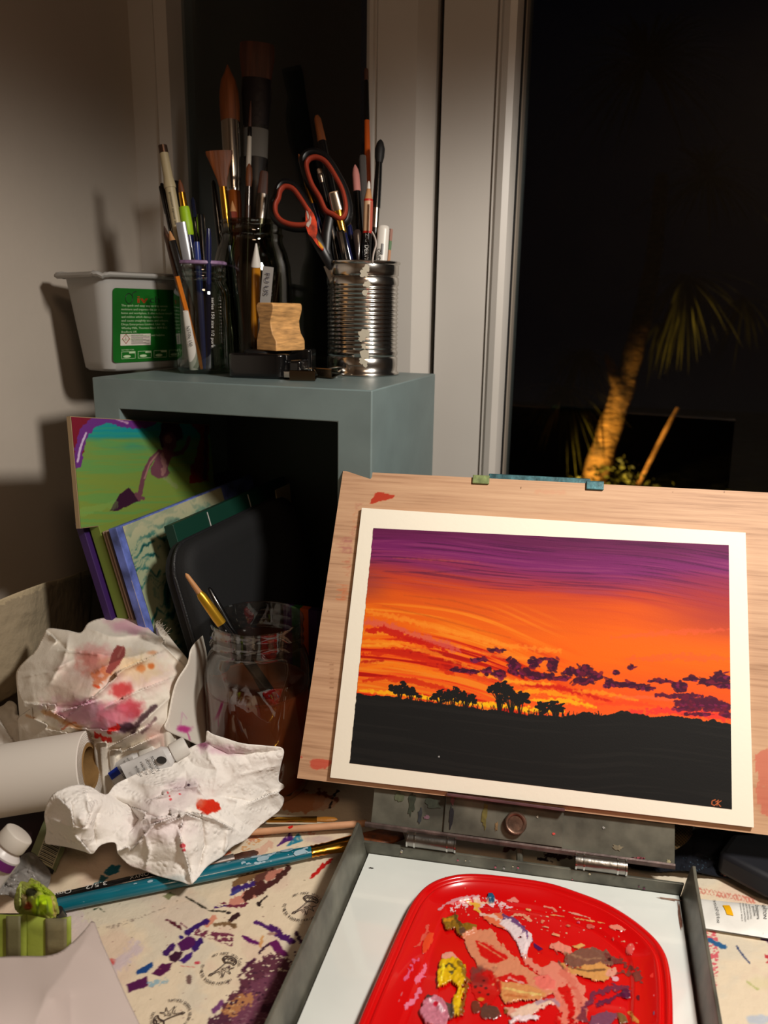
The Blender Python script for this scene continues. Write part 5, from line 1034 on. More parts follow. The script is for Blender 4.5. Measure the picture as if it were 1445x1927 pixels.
def tp_paint(c):
    n = fbm(c.x*.008, c.y*.012, 21, 4)
    for (lo_, hi_, col, s_) in ((.52, .66, (214, 184, 166), .45), (.56, .7, (196, 196, 186), .35)):
        k = (smooth(fbm(c.x*.01+lo_*40, c.y*.014, int(lo_*100), 4), lo_, hi_)*s_)[:, None]; c.rgb = c.rgb*(1-k)+np.array(col)*k
    B, S, P = c.blob, c.stroke, c.poly
    # orange and grey patches at the back
    P([(528, 1500), (560, 1490), (590, 1492), (620, 1496), (600, 1520), (575, 1530), (545, 1530), (528, 1522)], OR, 5, alpha=.85); P([(590, 1496), (640, 1504), (625, 1520), (590, 1528)], (212, 160, 128), 5, alpha=.7); S([(600, 1490), (634, 1506)], 9, (110, 52, 34), .7, alpha=.8); S([(620, 1520), (626, 1502), (636, 1488)], 4, (20, 14, 22), .9); B(540, 1493, 10, 5, (60, 60, 64), .6); B(575, 1488, 8, 3, (140, 80, 60), .6, alpha=.7); B(548, 1484, 6, 2, (30, 30, 34), .6)
    S([(470, 1578), (500, 1570), (540, 1562), (590, 1566)], 8, (208, 148, 124), .8, dry=.5); S([(462, 1592), (490, 1580)], 12, (212, 150, 90), .9, dry=.75); S([(485, 1604), (505, 1590)], 15, (214, 170, 148), .5, alpha=.8); B(600, 1580, 22, 7, (184, 160, 160), .5, alpha=.6, seed=4, soft=.5)
    for k in range(9): S([(522+k*3, 1592-k*1.5), (546+k*1.2, 1566+k*2)], 1.8, (72, 26, 104), .6)
    for k in range(8): S([(540+k*3, 1592-k), (562+k, 1568+k*2)], 1.8, (40, 128, 156), .6)
    S([(585, 1652), (605, 1632), (628, 1614)], 7, RD, .7, taper=True); S([(412, 1612), (432, 1604)], 5, (206, 110, 80), .5)
    # diagonal band of browns, pinks and blues
    S([(444, 1662), (470, 1650), (496, 1640)], 13, (128, 94, 62), .5); S([(484, 1656), (515, 1642)], 15, BR, .4); S([(505, 1652), (530, 1640)], 16, (190, 122, 104), .4); S([(510, 1664), (542, 1634)], 11, (70, 34, 30), .5); S([(440, 1676), (478, 1664)], 10, (60, 36, 110), .6); S([(434, 1684), (450, 1676)], 5, (60, 60, 130), .7)
    S([(440, 1698), (472, 1684)], 18, (200, 134, 116), .4); S([(466, 1688), (478, 1674), (494, 1666)], 17, (76, 34, 32), .45); S([(486, 1680), (508, 1664)], 12, (72, 32, 32), .45); S([(416, 1700), (440, 1706), (462, 1702)], 5, (110, 40, 62), .9, dry=.4); S([(404, 1708), (424, 1704)], 4, (70, 30, 100), .9, dry=.4); S([(485, 1703), (502, 1686)], 3.5, (34, 20, 20), .8); B(487, 1701, 4, 4, (40, 24, 24), .6)
    S([(350, 1688), (370, 1700), (395, 1714), (425, 1715)], 3.5, (52, 48, 38), .8); B(430, 1718, 5, 3, (40, 28, 30), .6); S([(432, 1732), (448, 1722)], 9, (52, 26, 28), .6); S([(404, 1740), (430, 1738), (442, 1744)], 7, (124, 96, 66), .6); B(438, 1741, 8, 5, (110, 84, 56), .5)
    S([(314, 1731), (328, 1738), (340, 1748)], 5, (82, 20, 40), .7); S([(340, 1737), (352, 1746)], 2.2, (100, 30, 60), .7); S([(388, 1740), (402, 1728)], 10, (210, 142, 116), .5); S([(352, 1756), (368, 1744), (388, 1734)], 10, VI, .45)
    P([(370, 1748), (400, 1752), (440, 1760), (438, 1781), (420, 1776), (385, 1764), (362, 1758)], (112, 48, 72), 2.5, dry=.62)
    P([(334, 1776), (352, 1762), (366, 1764), (374, 1776), (358, 1786), (340, 1790)], PU, 1.6); S([(366, 1784), (378, 1772)], 12, VI, .4); B(341, 1764, 5, 4, (50, 24, 110), .4); S([(312, 1794), (324, 1782)], 12, (60, 22, 92), .4)
    P([(318, 1800), (330, 1790), (344, 1792), (342, 1802), (330, 1812), (318, 1808)], PL, 1.5); P([(334, 1808), (352, 1796), (362, 1790), (362, 1800), (346, 1814)], (62, 24, 110), 1.5); P([(286, 1832), (304, 1814), (324, 1812), (320, 1824), (300, 1838)], (84, 18, 70), 1.6)
    P([(254, 1830), (270, 1818), (288, 1809), (288, 1820), (270, 1832), (258, 1834)], (26, 68, 130), 2); P([(238, 1852), (276, 1838), (279, 1856), (242, 1868)], (82, 20, 76), 1.5); S([(284, 1852), (310, 1846)], 9, (130, 170, 190), .9, dry=.5, alpha=.8)
    B(206, 1812, 9, 7, (200, 50, 40), .6, alpha=.9); S([(200, 1806), (215, 1808)], 7, (206, 90, 70), .6, alpha=.7); S([(215, 1820), (240, 1800), (256, 1782)], 22, (190, 176, 200), .7, alpha=.55, soft=6); S([(120, 1712), (150, 1740), (140, 1780)], 30, (206, 186, 196), .8, alpha=.5, soft=8)
    S([(176, 1712), (186, 1708), (196, 1716)], 2.5, (70, 84, 60), .8, dry=.3); B(371, 1812, 5, 2.5, (196, 60, 80), .4); S([(340, 1818), (366, 1820)], 1.5, (206, 120, 110), .5); B(356, 1843, 5, 7, (90, 60, 60), .8, alpha=.8)
    S([(482, 1736), (500, 1744), (520, 1752)], 8, (74, 28, 100), .5); S([(510, 1745), (535, 1765), (550, 1772)], 12, (70, 20, 92), .5); S([(456, 1762), (470, 1770), (488, 1776)], 8, (92, 16, 92), .3, taper=True); S([(494, 1762), (490, 1780)], 6, (206, 150, 90), .5, alpha=.85); B(512, 1757, 8, 3, (140, 100, 90), .5, alpha=.7)
    P([(506, 1776), (520, 1768), (545, 1800), (532, 1802), (518, 1792)], (96, 16, 84), 2); S([(488, 1792), (504, 1778)], 6, (60, 30, 50), .7); S([(558, 1756), (566, 1772)], 8, (60, 22, 54), .6); S([(458, 1826), (478, 1806)], 8, (70, 22, 54), .5); S([(448, 1838), (460, 1826)], 5, (80, 40, 56), .8, dry=.5)
    P([(460, 1830), (500, 1794), (545, 1800), (540, 1850), (510, 1927), (400, 1935), (420, 1890), (450, 1860)], MV, 7, dry=.42); P([(470, 1850), (520, 1830), (525, 1880), (490, 1935), (430, 1935)], (112, 62, 84), 8, alpha=.8, dry=.25); S([(430, 1905), (455, 1885), (470, 1878)], 20, (196, 140, 80), .8, alpha=.75, dry=.3); S([(500, 1900), (520, 1890)], 16, (70, 24, 48), .6); S([(403, 1902), (418, 1886)], 9, (100, 46, 104), .4, alpha=.9); S([(400, 1927), (420, 1918)], 18, (80, 40, 60), .8, dry=.4)
    for k in range(70):
        r = random.Random(k); B(r.uniform(420, 560), r.uniform(1790, 1930), r.uniform(1, 4), r.uniform(1, 3), (66, 30, 50), .6, seed=k)
    for k in range(90):
        r = random.Random(k+200); B(r.uniform(150, 640), r.uniform(1640, 1920), r.uniform(.7, 1.8), r.uniform(.6, 1.3), [(110, 70, 70), (90, 80, 60), (150, 90, 90)][k % 3], .4, alpha=.6, seed=k)
    for k in range(7): S([(184+k*5, 1746+k*.2), (190+k*20, 1750-k*7)], 1.6, (150, 134, 120), .9, dry=.75, alpha=.8)
    # marks left of the teal brush
    P([(196, 1642), (212, 1628), (228, 1630), (222, 1640), (206, 1648)], TE, 3, alpha=.95, dry=.2); P([(176, 1664), (190, 1648), (204, 1652), (196, 1664), (180, 1668)], (24, 84, 96), 4, alpha=.9, dry=.4); B(160, 1610, 26, 10, (206, 196, 150), .6, alpha=.4, soft=.8); P([(305, 1686), (322, 1680), (330, 1684), (318, 1692)], (90, 96, 50), 3, alpha=.7)
    B(40, 1600, 60, 24, (90, 30, 44), .6, alpha=.85, seed=31, soft=.5); S([(10, 1652), (12, 1630), (30, 1622), (50, 1610)], 7, (70, 30, 110), .6); S([(0, 1660), (10, 1640)], 12, (80, 36, 120), .6)
    # seen between the hinges
    S([(905, 1583), (925, 1580), (940, 1566)], 7, (24, 20, 26), .8); S([(950, 1600), (975, 1592)], 10, (110, 52, 34), .7); S([(1030, 1604), (1055, 1612), (1075, 1608)], 13, (74, 34, 32), .8, dry=.3); S([(1012, 1616), (1040, 1622)], 4, (40, 30, 40), .9)
    S([(1200, 1620), (1215, 1626)], 4, (40, 30, 40), .8)
    # right of the tray
    for k in range(16):
        x = 1302+k*7.5; yy = 1672+k*1.4; S([(x, yy-3), (x+5, yy+6)], 2, (200, 120, 104), .8, dry=.3); S([(x+5, yy-3), (x, yy+6)], 2, (204, 130, 112), .8, dry=.4)
    P([(1328, 1752), (1348, 1752), (1352, 1810), (1346, 1890), (1340, 1895), (1330, 1800)], (206, 96, 106), 2.5, dry=.66); S([(1312, 1768), (1335, 1770), (1362, 1782)], 8, (40, 92, 140), .5); S([(1386, 1781), (1396, 1796), (1410, 1812)], 3.5, (60, 72, 110), .5); S([(1444, 1800), (1452, 1815)], 9, (190, 60, 70), .8, dry=.3)
    S([(1406, 1848), (1426, 1862)], 4, (160, 170, 100), .7, alpha=.8); B(1430, 1850, 26, 10, (214, 204, 160), .6, alpha=.5, soft=.6); B(1432, 1918, 26, 9, (176, 188, 206), .5, alpha=.8, soft=.3); S([(1436, 1765), (1450, 1772)], 8, (80, 40, 90), .7)
def clip_left(x, y, V):
    wob = 4*np.sin(x*.03)+3*np.sin(x*.011)
    return (y > np.where(x < 1290, 1440, 1637+(x-1290)*.118)+np.where(x >= 1240, wob*.5, 0)) & ~((x > 1270) & (y < 1632)) & ~((x < 130) & (y < 1500))
tpo = table_paper('table_paper', -.46, .16, .24, .60, .00078, 'large cream cotton paper covered in paint swatches, lying under the tray and brushes', clip_left, tp_paint)
# ink stamps on the paper
stm = mat('stamp_ink', (58, 44, 44), .8)
def stamp(cx, cy, rot, k, faint=0):
    Cn = onz(cx, cy, TZ+.0024); R = np.linalg.norm(onz(cx+38, cy, TZ+.0024)-Cn); e1 = unit(onz(cx+10, cy, TZ+.0024)-Cn); e2 = unit(np.cross(ZZ, e1))
    c, s = math.cos(rot), math.sin(rot); e1, e2 = e1*c+e2*s, -e1*s+e2*c; mb = MB(); sz = R*.21
    arc_text(mb, 'ART MADE WITH SOUL', Cn, e1, e2, R*.93, 125, 8, sz); arc_text(mb, 'BY WALTER THOUGHTS', Cn, e1, e2, R*.93, 172, 262, sz, inward=False); arc_text(mb, 'MORGAN', Cn, e1, e2, R*.93, 272, 308, sz, inward=False)
    L = lambda pts, w_: mb.tube([Cn+e1*x*R+e2*y*R for x, y in spline(pts, 4)], w_*R, 4, flat=.25)
    L([(-.5, -.42), (-.1, 0), (.16, .36)], .018); L([(-.38, -.38), (0, .04), (.2, .34)], .012); L([(-.52, -.44), (-.48, -.34), (-.38, -.32), (-.36, -.42), (-.52, -.44)], .02)
    L([(.16, .36), (.05, .5), (-.02, .66), (.1, .76), (.3, .76), (.5, .66), (.66, .5), (.7, .32), (.62, .22), (.5, .32), (.36, .36), (.16, .36)], .03); L([(.02, .64), (.12, .6), (.18, .66), (.3, .6), (.4, .62), (.48, .5), (.6, .46), (.6, .34)], .028); L([(.16, .36), (.28, .5), (.3, .64)], .014); L([(.2, .36), (.4, .46), (.56, .48)], .012)
    L([(.02, -.06), (.12, .02), (.22, .02), (.3, .1), (.36, .0), (.66, .04), (.42, -.08), (.54, -.34), (.34, -.18), (.24, -.22), (.18, -.56), (.08, -.22), (-.1, -.2), (-.4, -.42)], .016); L([(.06, -.08), (.18, -.04), (.26, -.08), (.16, -.14), (.06, -.08)], .014); L([(.08, -.22), (.12, -.4), (.08, -.58)], .012); L([(-.1, -.2), (0, -.3), (.02, -.4)], .014)
    mb.build('ink_stamp', stm, tpo, sm=False)
stamp(416, 1822, 0.0, 0); stamp(571, 1706, .02, 1); stamp(322, 1912, 2.75, 2)

# ------------------------------------------------------------------ brushes lying on the paper
def lying(name, label, cat, p0, p1, z0, z1, parts, group=None, flatd=1.):
    """a rod lying from p0 to p1 (photo places) with its axis at heights z0, z1; parts: (name, material, [(fraction, half width in mm)], squash)"""
    a = onz(*p0, z0); b = onz(*p1, z1); ax = unit(b-a); L = np.linalg.norm(b-a); t = thing(name, label, cat, a, group); sd = unit(np.cross(ax, ZZ))
    for p in parts:
        MB().lathe([(f_*L, max(r, .02)*.001) for f_, r in p[2]], a, 28, 1., p[3] if len(p) > 3 else 1., axis=ax, x0=sd).build(p[0], p[1], t, angle=50)
    return t, a, ax, sd, L
tealm = mat('teal_lacquer', (12, 104, 124), .28, coat=.5, var=.06, vscale=40)
t, a, ax, sd, L = lying('flat_paint_brush', 'long flat brush with a chipped teal handle and gold ferrule lying on the paper', 'brush', (106, 1704), (755, 1567), TZ+.007, TZ+.009, [
    ('handle', tealm, [(0, 4.6), (.004, 5.2), (.30, 5.7), (.50, 5.8), (.62, 5.4), (.712, 4.6)], .8), ('ferrule', GOLD, [(.710, 5.0), (.716, 5.3), (.722, 4.7), (.730, 5.4), (.738, 4.8), (.748, 5.4), (.758, 5.0), (.80, 6.0), (.845, 7.0)], .72), ('bristles', H_BR, [(.843, 6.8), (.88, 8.5), (.96, 9), (1., 7.5)], .35)])
pm = MB(); q = random.Random(6)
for k in range(46):
    f_ = q.choice([q.uniform(.50, .58), q.uniform(.54, .70), q.uniform(.2, .7)]); an = q.uniform(-.7, 1.0); s_ = q.uniform(.3, 1.5)*.001*(2.2 if k % 7 == 0 else 1); up_ = np.cross(sd, ax); up_ = up_ if up_[2] > 0 else -up_
    c_ = a+ax*L*f_; V = []
    for j in range(8):
        an2 = an+math.sin(2*math.pi*j/8)*s_*q.uniform(.5, 1)/.0056; V.append(c_+ax*math.cos(2*math.pi*j/8)*s_*1.6+sd*math.sin(an2)*.0058+up_*math.cos(an2)*.00485)
    pm.add(V, [tuple(range(8))])
pm.build('paint_flecks', mat('fleck_pale', (150, 176, 190), .5), t, sm=False, kind='stuff')
t, a, ax, sd, L = lying('long_brush', 'slim black brush with upside-down white lettering, lying along the teal brush', 'brush', (104, 1690), (486, 1604), TZ+.006, TZ+.005, [
    ('handle', BLK, [(0, 2.6), (.004, 3.1), (.35, 3.6), (.74, 2.6)], .9), ('ferrule', mat('painty_steel', (150, 140, 136), .35, .7, bump=.3, bscale=90, var=.3, vscale=60), [(.738, 2.9), (.80, 3.1), (.87, 3.4)], .8), ('bristles', H_DK, [(.868, 3.2), (.92, 4.0), (.98, 3.4), (1., 1.2)], .4)])
up_ = unit(A(0, -.35, 1)); up_ = unit(up_-ax*np.dot(up_, ax)); s2 = np.cross(up_, ax)
mb = MB()
for f0, s_, w_, zs in ((.075, 'Oma', .012, .0042), (.240, '3.5/2', .014, .0042), (.44, 'ONYX', .013, .0042)): text_on(mb, s_, a+ax*(f0*L)+up_*.0032+s2*.0017, -ax, -s2, zs, up_, .0003, width=w_)
mb.build('lettering', PRWH, t, sm=False)
lying('small_brush', 'short amber-bristled brush with a gold ferrule poking out from the paper towel', 'brush', (360, 1543), (635, 1542), TZ+.009, TZ+.011, [
    ('handle', BLK, [(0, 1.4), (.52, 2.0)]), ('ferrule', GOLD, [(.515, 2.1), (.53, 2.3), (.68, 2.3), (.86, 2.5)], .9), ('bristles', mat('amber_hair', (160, 104, 34), .5, bump=.6, bscale=200), [(.858, 2.3), (.92, 2.8), (.98, 2.2), (1., .5)], .6)])
t, a, ax, sd, L = lying('wooden_rod', 'pale bare wooden brush handle with a red paint drop, lying behind the teal brush', 'brush', (400, 1572), (690, 1549), TZ+.006, TZ+.011, [('rod', mat('bare_wood', (196, 146, 110), .6, var=.15, vscale=80, stretch=(.2, 1, 1)), [(0, 1.5), (.3, 2.5), (1., 2.6)])])
c_ = a+ax*L*.505; up_ = unit(A(.1, -.45, 1)); up_ = unit(up_-ax*np.dot(up_, ax)); s2 = np.cross(up_, ax)
MB().add([c_+ax*(x*.001)+s2*(y*.001)+up_*.0027 for x, y in ((-2.4, 0), (-1.5, .9), (0, 1.0), (1.2, 1.6), (1.8, .6), (1.0, -.6), (-1, -1.1))], [tuple(range(7))]).build('paint_drop', mat('red_drop', (196, 24, 18), .35), t, sm=False)

# ------------------------------------------------------------------ sketch box: tray, hinged bar, board and painting
Y4 = math.radians(7.83)
E1 = A(math.cos(Y4), math.sin(Y4), 0); H4 = A(-math.sin(Y4), math.cos(Y4), 0); E2 = math.sin(.5243)*H4+ZZ*math.cos(.5243)
B4 = A(-.2000, .4902, .8056); N4 = unit(np.cross(E1, E2))
TO = A(-.1652, .4793, 0); TS = unit(-H4-E1*.070)    # tray frame: corner, side direction towards the desk front
def T(a, b, z): return TO+E1*a+TS*b+ZZ*z
metal = mat('painted_grey_metal', (104, 104, 94), .38, .35, bump=.35, bscale=70, bdist=.0006, var=.34, vscale=38)
def daub(mb_name, items, parent):
    pass
t = thing('sketch_box', 'grey metal painting box with a milky glass palette, hinged bar and paint-smeared walls', 'painting box', (TO[0]+.1, TO[1]-.07, TZ))
Wt, Lt, th, zf = .2195, .285, .0022, .7545
MB().hexa([T(-th, -th, TZ+.0022), T(Wt+th, -th, TZ+.0022), T(Wt+th, Lt, TZ+.0022), T(-th, Lt, TZ+.0022)], [T(-th, -th, zf), T(Wt+th, -th, zf), T(Wt+th, Lt, zf), T(-th, Lt, zf)]).build('tray_floor', metal, t, sm=False)
MB().hexa([T(0.0006, .0006, zf), T(Wt-.0006, .0006, zf), T(Wt-.0006, Lt, zf), T(0.0006, Lt, zf)], [T(0.0006, .0006, .757), T(Wt-.0006, .0006, .757), T(Wt-.0006, Lt, .757), T(0.0006, Lt, .757)]).build('glass_palette', paintmat('milky_glass', .12, coat=.5), t, sm=False)
bpy.data.objects['glass_palette'].data.materials.clear(); gp_ = mat('milk_glass', (226, 232, 228), .10, coat=.6, var=.05, vscale=9); bpy.data.objects['glass_palette'].data.materials.append(gp_)
hw, hb = .0262, .0115
def wallpiece(name, a0, a1, lean):
    loop = [T(a0, -th, TZ+.0025), T(a0, Lt, TZ+.0025), T(a0, Lt, zf+hw-.002), T(a0, .012, zf+hw), T(a0, .0, zf+hw+.001), T(a0, -th, zf+hw-.003)]
    MB().prism([p+E1*(lean*(p[2]-TZ)) for p in loop], E1*(a1-a0)).build(name, metal, t, bevel=.0005, sm=False)
wallpiece('side_wall', -th, 0, -.22); wallpiece('side_wall', Wt, Wt+th, .18)
MB().hexa([T(0, -th, TZ+.0025), T(Wt, -th, TZ+.0025), T(Wt, 0, TZ+.0025), T(0, 0, TZ+.0025)], [T(-.004, -th, zf+hb), T(Wt+.002, -th, zf+hb), T(Wt+.002, 0, zf+hb), T(-.004, 0, zf+hb)]).build('back_wall', metal, t, bevel=.0005, sm=False)
# paint smears on the metal
def smears(parent, fn, items):
    for k, (a0, b0, la, lb, colname, col, seed) in enumerate(items):
        q = random.Random(seed); n = 16; V = []
        for j in range(n): an = 2*math.pi*j/n; r = q.uniform(.55, 1.2); V.append(fn(a0+math.cos(an)*la*r, b0+math.sin(an)*lb*r))
        MB().add(V, [tuple(range(n))]).build('paint_smear', mat('smear_'+colname, col, .5, var=.2, vscale=300), parent, sm=False)
# hinged bar below the board: three plates, a lip and a thumb knob
BP = B4-N4*.0085; bN = N4
def BB(a, b, n=0.): return BP+E1*a+E2*b+bN*n
bar = MB().hexa([BB(.033, -.0315, -.0015), BB(.2485, -.0315, -.0015), BB(.2485, -.0315, 0), BB(.033, -.0315, 0)], [BB(.033, .012, -.0015), BB(.2485, .012, -.0015), BB(.2485, .012, 0), BB(.033, .012, 0)]).build('hinged_bar', metal, t, bevel=.0003, sm=False)
MB().hexa([BB(.087, -.0285, 0), BB(.172, -.0285, 0), BB(.172, -.0285, .0022), BB(.087, -.0285, .0022)], [BB(.087, .010, 0), BB(.172, .010, 0), BB(.172, .010, .0022), BB(.087, .010, .0022)]).build('centre_plate', metal, bar, bevel=.0004, sm=False)
MB().hexa([BB(.088, -.0028, .0022), BB(.172, -.0038, .0022), BB(.172, -.0038, .0105), BB(.088, -.0028, .0105)], [BB(.088, -.0008, .0022), BB(.172, -.0018, .0022), BB(.172, -.0018, .0105), BB(.088, -.0008, .0105)]).build('board_ledge', mat('plum_smeared_metal', (96, 62, 66), .5, .3, var=.3, vscale=60, bump=.5, bscale=90), bar, bevel=.0004, sm=False)
MB().tube([BB(.029, -.0300, .001), BB(.10, -.0306, .0015), BB(.18, -.0312, .0015), BB(.2485, -.0316, .001)], .0017, 8, flat=1.3).build('bar_lip', mat('lip_metal', (96, 80, 76), .45, .4, bump=.6, bscale=120, var=.3, vscale=90), bar)
MB().lathe([(0, .0078), (.004, .0078), (.0052, .0076), (.0058, .0068), (.0056, .0060), (.0042, .0050), (.004, .0001)], BB(.1385, -.0158, .0022), 36, axis=bN).build('thumb_knob', mat('worn_copper_knob', (118, 92, 78), .4, .6, bump=.6, bscale=120, var=.35, vscale=120), bar, angle=50)
smears(bar, lambda a, b: BB(a, b, .0006), [(.062, -.012, .0030, .0090, 'moss', (52, 58, 46), 1), (.052, -.008, .0035, .0045, 'sage', (86, 92, 70), 2), (.069, -.019, .0018, .006, 'slate', (46, 50, 54), 3), (.078, -.010, .006, .0050, 'moss2', (48, 54, 44), 4), (.074, -.020, .0022, .0016, 'mauve', (112, 84, 96), 5), (.210, -.024, .004, .0022, 'dust', (120, 112, 92), 8), (.2445, -.029, .0016, .0016, 'bone', (176, 168, 130), 9), (.2, -.012, .0012, .0008, 'pale', (150, 150, 146), 10)])
smears(bar, lambda a, b: BB(a, b, .0028), [(.092, -.017, .0016, .009, 'ink', (22, 22, 28), 6), (.092, -.006, .0022, .0035, 'plum', (104, 64, 70), 7), (.116, -.014, .0022, .010, 'ochre_green', (100, 92, 44), 11), (.1655, -.020, .0011, .0011, 'rose', (190, 70, 64), 12), (.1535, -.010, .0008, .0012, 'bone2', (170, 166, 150), 13), (.125, -.020, .0012, .0035, 'tan', (128, 104, 70), 14)])
# hinges and the pins
def hinge(a0, a1):
    y = -.0032; z = zf+hb+.0050
    h = MB().lathe([(0, .0052), (a1-a0, .0052)], T(a0, y, z), 28, axis=E1).build('hinge', mat('hinge_steel', (150, 146, 140), .3, 1., bump=.4, bscale=120, var=.15, vscale=50), t)
    for a in (a0-.0012, a0+.0042, a1-.0055, a1+.0002): MB().lathe([(0, .0058), (.0012, .0058)], T(a, y, z), 28, axis=E1).build('hinge_ring', mat('bright_steel', (190, 188, 184), .2, 1.), h)
hinge(.0290, .0625); hinge(.1490, .1815)
for a in (.033, .153): MB().hexa([T(a, -.012, zf+hb-.003), T(a+.024, -.012, zf+hb-.003), T(a+.024, -.006, zf+hb-.003), T(a, -.006, zf+hb-.003)], [BB(a+.034, -.030, -.0018), BB(a+.058, -.030, -.0018), BB(a+.058, -.030, -.0008), BB(a+.034, -.030, -.0008)]).build('hinge_leaf', metal, t, sm=False)
# back support strut that carries the board
MB().tube([T(.11, -.004, zf+.004), B4+E1*.13+E2*.11-N4*.0116], .0025, 8).build('support_strut', metal, t)
smears(t, lambda a, b: T(a-.0, b, .7574), [(.0065, .016, .0018, .0006, 'ink2', (40, 36, 36), 20), (.2175, .02, .0012, .015, 'rust', (120, 84, 70), 21), (.212, .006, .008, .0012, 'rust2', (150, 120, 104), 22), (.060, .085, .0006, .0006, 'olive_dot', (100, 100, 60), 23), (.060, .015, .0006, .0004, 'dark_dot', (60, 60, 60), 24)])
for k in range(14):
    q = random.Random(k+60); a_ = q.uniform(.01, .21); z_ = zf+q.uniform(.003, .0105)
    MB().lathe([(0, q.uniform(.0004, .001)), (.0004, .0001)], T(a_, .0006, z_), 7, axis=TS).build('paint_speck', mat('speck_'+['bone', 'rose', 'plum', 'grey'][k % 4], [(190, 180, 150), (176, 90, 110), (90, 50, 70), (150, 150, 150)][k % 4], .5), t, sm=False)

# wooden board
def wood_under(nt):
    tc = nt.nodes.new('ShaderNodeAttribute'); tc.attribute_name = 'uvw'
    mp = nt.nodes.new('ShaderNodeMapping'); mp.inputs['Scale'].default_value = (6, 190, 1); mp.inputs['Rotation'].default_value = (0, 0, .0)
    nt.links.new(tc.outputs['Vector'], mp.inputs[0])
    n1 = nt.nodes.new('ShaderNodeTexNoise'); n1.inputs['Scale'].default_value = 2.2; n1.inputs['Detail'].default_value = 8; n1.inputs['Roughness'].default_value = .65; nt.links.new(mp.outputs[0], n1.inputs[0])
    mp2 = nt.nodes.new('ShaderNodeMapping'); mp2.inputs['Scale'].default_value = (3, 40, 1); nt.links.new(tc.outputs['Vector'], mp2.inputs[0])
    n2 = nt.nodes.new('ShaderNodeTexNoise'); n2.inputs['Scale'].default_value = 1.5; n2.inputs['Detail'].default_value = 3; nt.links.new(mp2.outputs[0], n2.inputs[0])
    r = nt.nodes.new('ShaderNodeValToRGB'); e = r.color_ramp.elements
    e[0].position = .30; e[0].color = rgba((138, 100, 72)); e[1].position = .66; e[1].color = rgba((208, 170, 136)); k = e.new(.48); k.color = rgba((190, 150, 118))
    ad = nt.nodes.new('ShaderNodeMath'); ad.operation = 'MULTIPLY_ADD'; ad.inputs[1].default_value = .55; ad.inputs[2].default_value = 0
    nt.links.new(n1.outputs[0], ad.inputs[0]); a2 = nt.nodes.new('ShaderNodeMath'); a2.operation = 'MULTIPLY_ADD'; a2.inputs[1].default_value = .45; nt.links.new(n2.outputs[0], a2.inputs[0]); nt.links.new(ad.outputs[0], a2.inputs[2])
    nt.links.new(a2.outputs[0], r.inputs[0]); return r.outputs[0]
boardm = paintmat('plywood_face', .55, wood_under, spec=.35)
wb_ = B4-N4*.0040
t = thing('drawing_board', 'light plywood drawing board with paint stains, leaning on the metal box', 'board', B4+E1*.14-ZZ*.01)
a0, a1, b0, b1 = -.0262, .332, -.0035, .2435
def bskew(V):   # the left edge leans a little
    return V
V, Q, aa, bb = plane_grid(wb_, E1, E2, a0, a1, b0, b1, .0009)
left = -.0262+(bb-b0)/(b1-b0)*.0060
V = V+((a1-aa)/(a1-a0)*(left-a0))[:, None]*E1
cv = Canvas(V, (200, 150, 110), 0.)
cv.poly([(703, 929), (722, 926), (742, 933), (738, 938), (716, 944), (696, 948), (700, 938)], (178, 56, 32), 2.5, seed=2)
for (ya, yb, x0, c, al) in ((945, 958, 664, (150, 70, 80), .6), (960, 992, 660, (190, 96, 60), .5), (990, 1010, 652, (150, 50, 70), .75), (1010, 1042, 630, (146, 60, 84), .8), (1050, 1085, 642, (170, 60, 50), .7), (1100, 1130, 632, (196, 84, 40), .75)):
    for y in np.arange(ya, yb, 1.7):
        r = random.Random(int(y*10)); xr = 672-(y-940)*.09; cv.stroke([(x0+r.uniform(0, 20), y), (xr-r.uniform(0, 4), y+1)], 1.6, c, .5, alpha=al*r.uniform(.5, 1))
for y in np.arange(1245, 1302, 3): cv.stroke([(620, y), (628, y+1)], .9, (70, 40, 30), .4, alpha=.7)
cv.blob(604, 1437, 20, 10, (196, 60, 46), .7, seed=5, alpha=.85); cv.blob(567, 1425, 3, 3, (190, 70, 60), .5)
cv.poly([(1420, 1418), (1450, 1406), (1470, 1440), (1460, 1540), (1430, 1530), (1424, 1480)], (196, 92, 76), 6, alpha=.8, dry=.2); cv.blob(1440, 1500, 30, 34, (190, 100, 80), .6, alpha=.4, seed=9)
cv.stroke([(1010, 925), (1060, 927)], 8, (206, 130, 110), .6, alpha=.4, soft=3)
for (x, y) in ((617, 1150), (640, 955), (1362, 926), (1265, 927), (980, 918), (596, 1240)): cv.blob(x, y, 1.3, 1.3, (60, 40, 34), .3)
uv = np.stack([aa, bb, np.zeros_like(aa)], 1)
o = fastmesh('board_face', V, Q, boardm, t, cv)
at_ = o.data.attributes.new('uvw', 'FLOAT_VECTOR', 'POINT'); at_.data.foreach_set('vector', uv.astype(np.float32).ravel())
ply = mat('plywood_core', (150, 112, 78), .7, var=.3, vscale=30, stretch=(1, 1, 30))
p = [wb_+E1*-.0262+E2*b0, wb_+E1*a1+E2*b0, wb_+E1*a1+E2*b1, wb_+E1*(-.0202)+E2*b1]
MB().hexa([q_-N4*.0044 for q_ in p], [q_-N4*.00015 for q_ in p]).build('board_body', ply, t, sm=False)

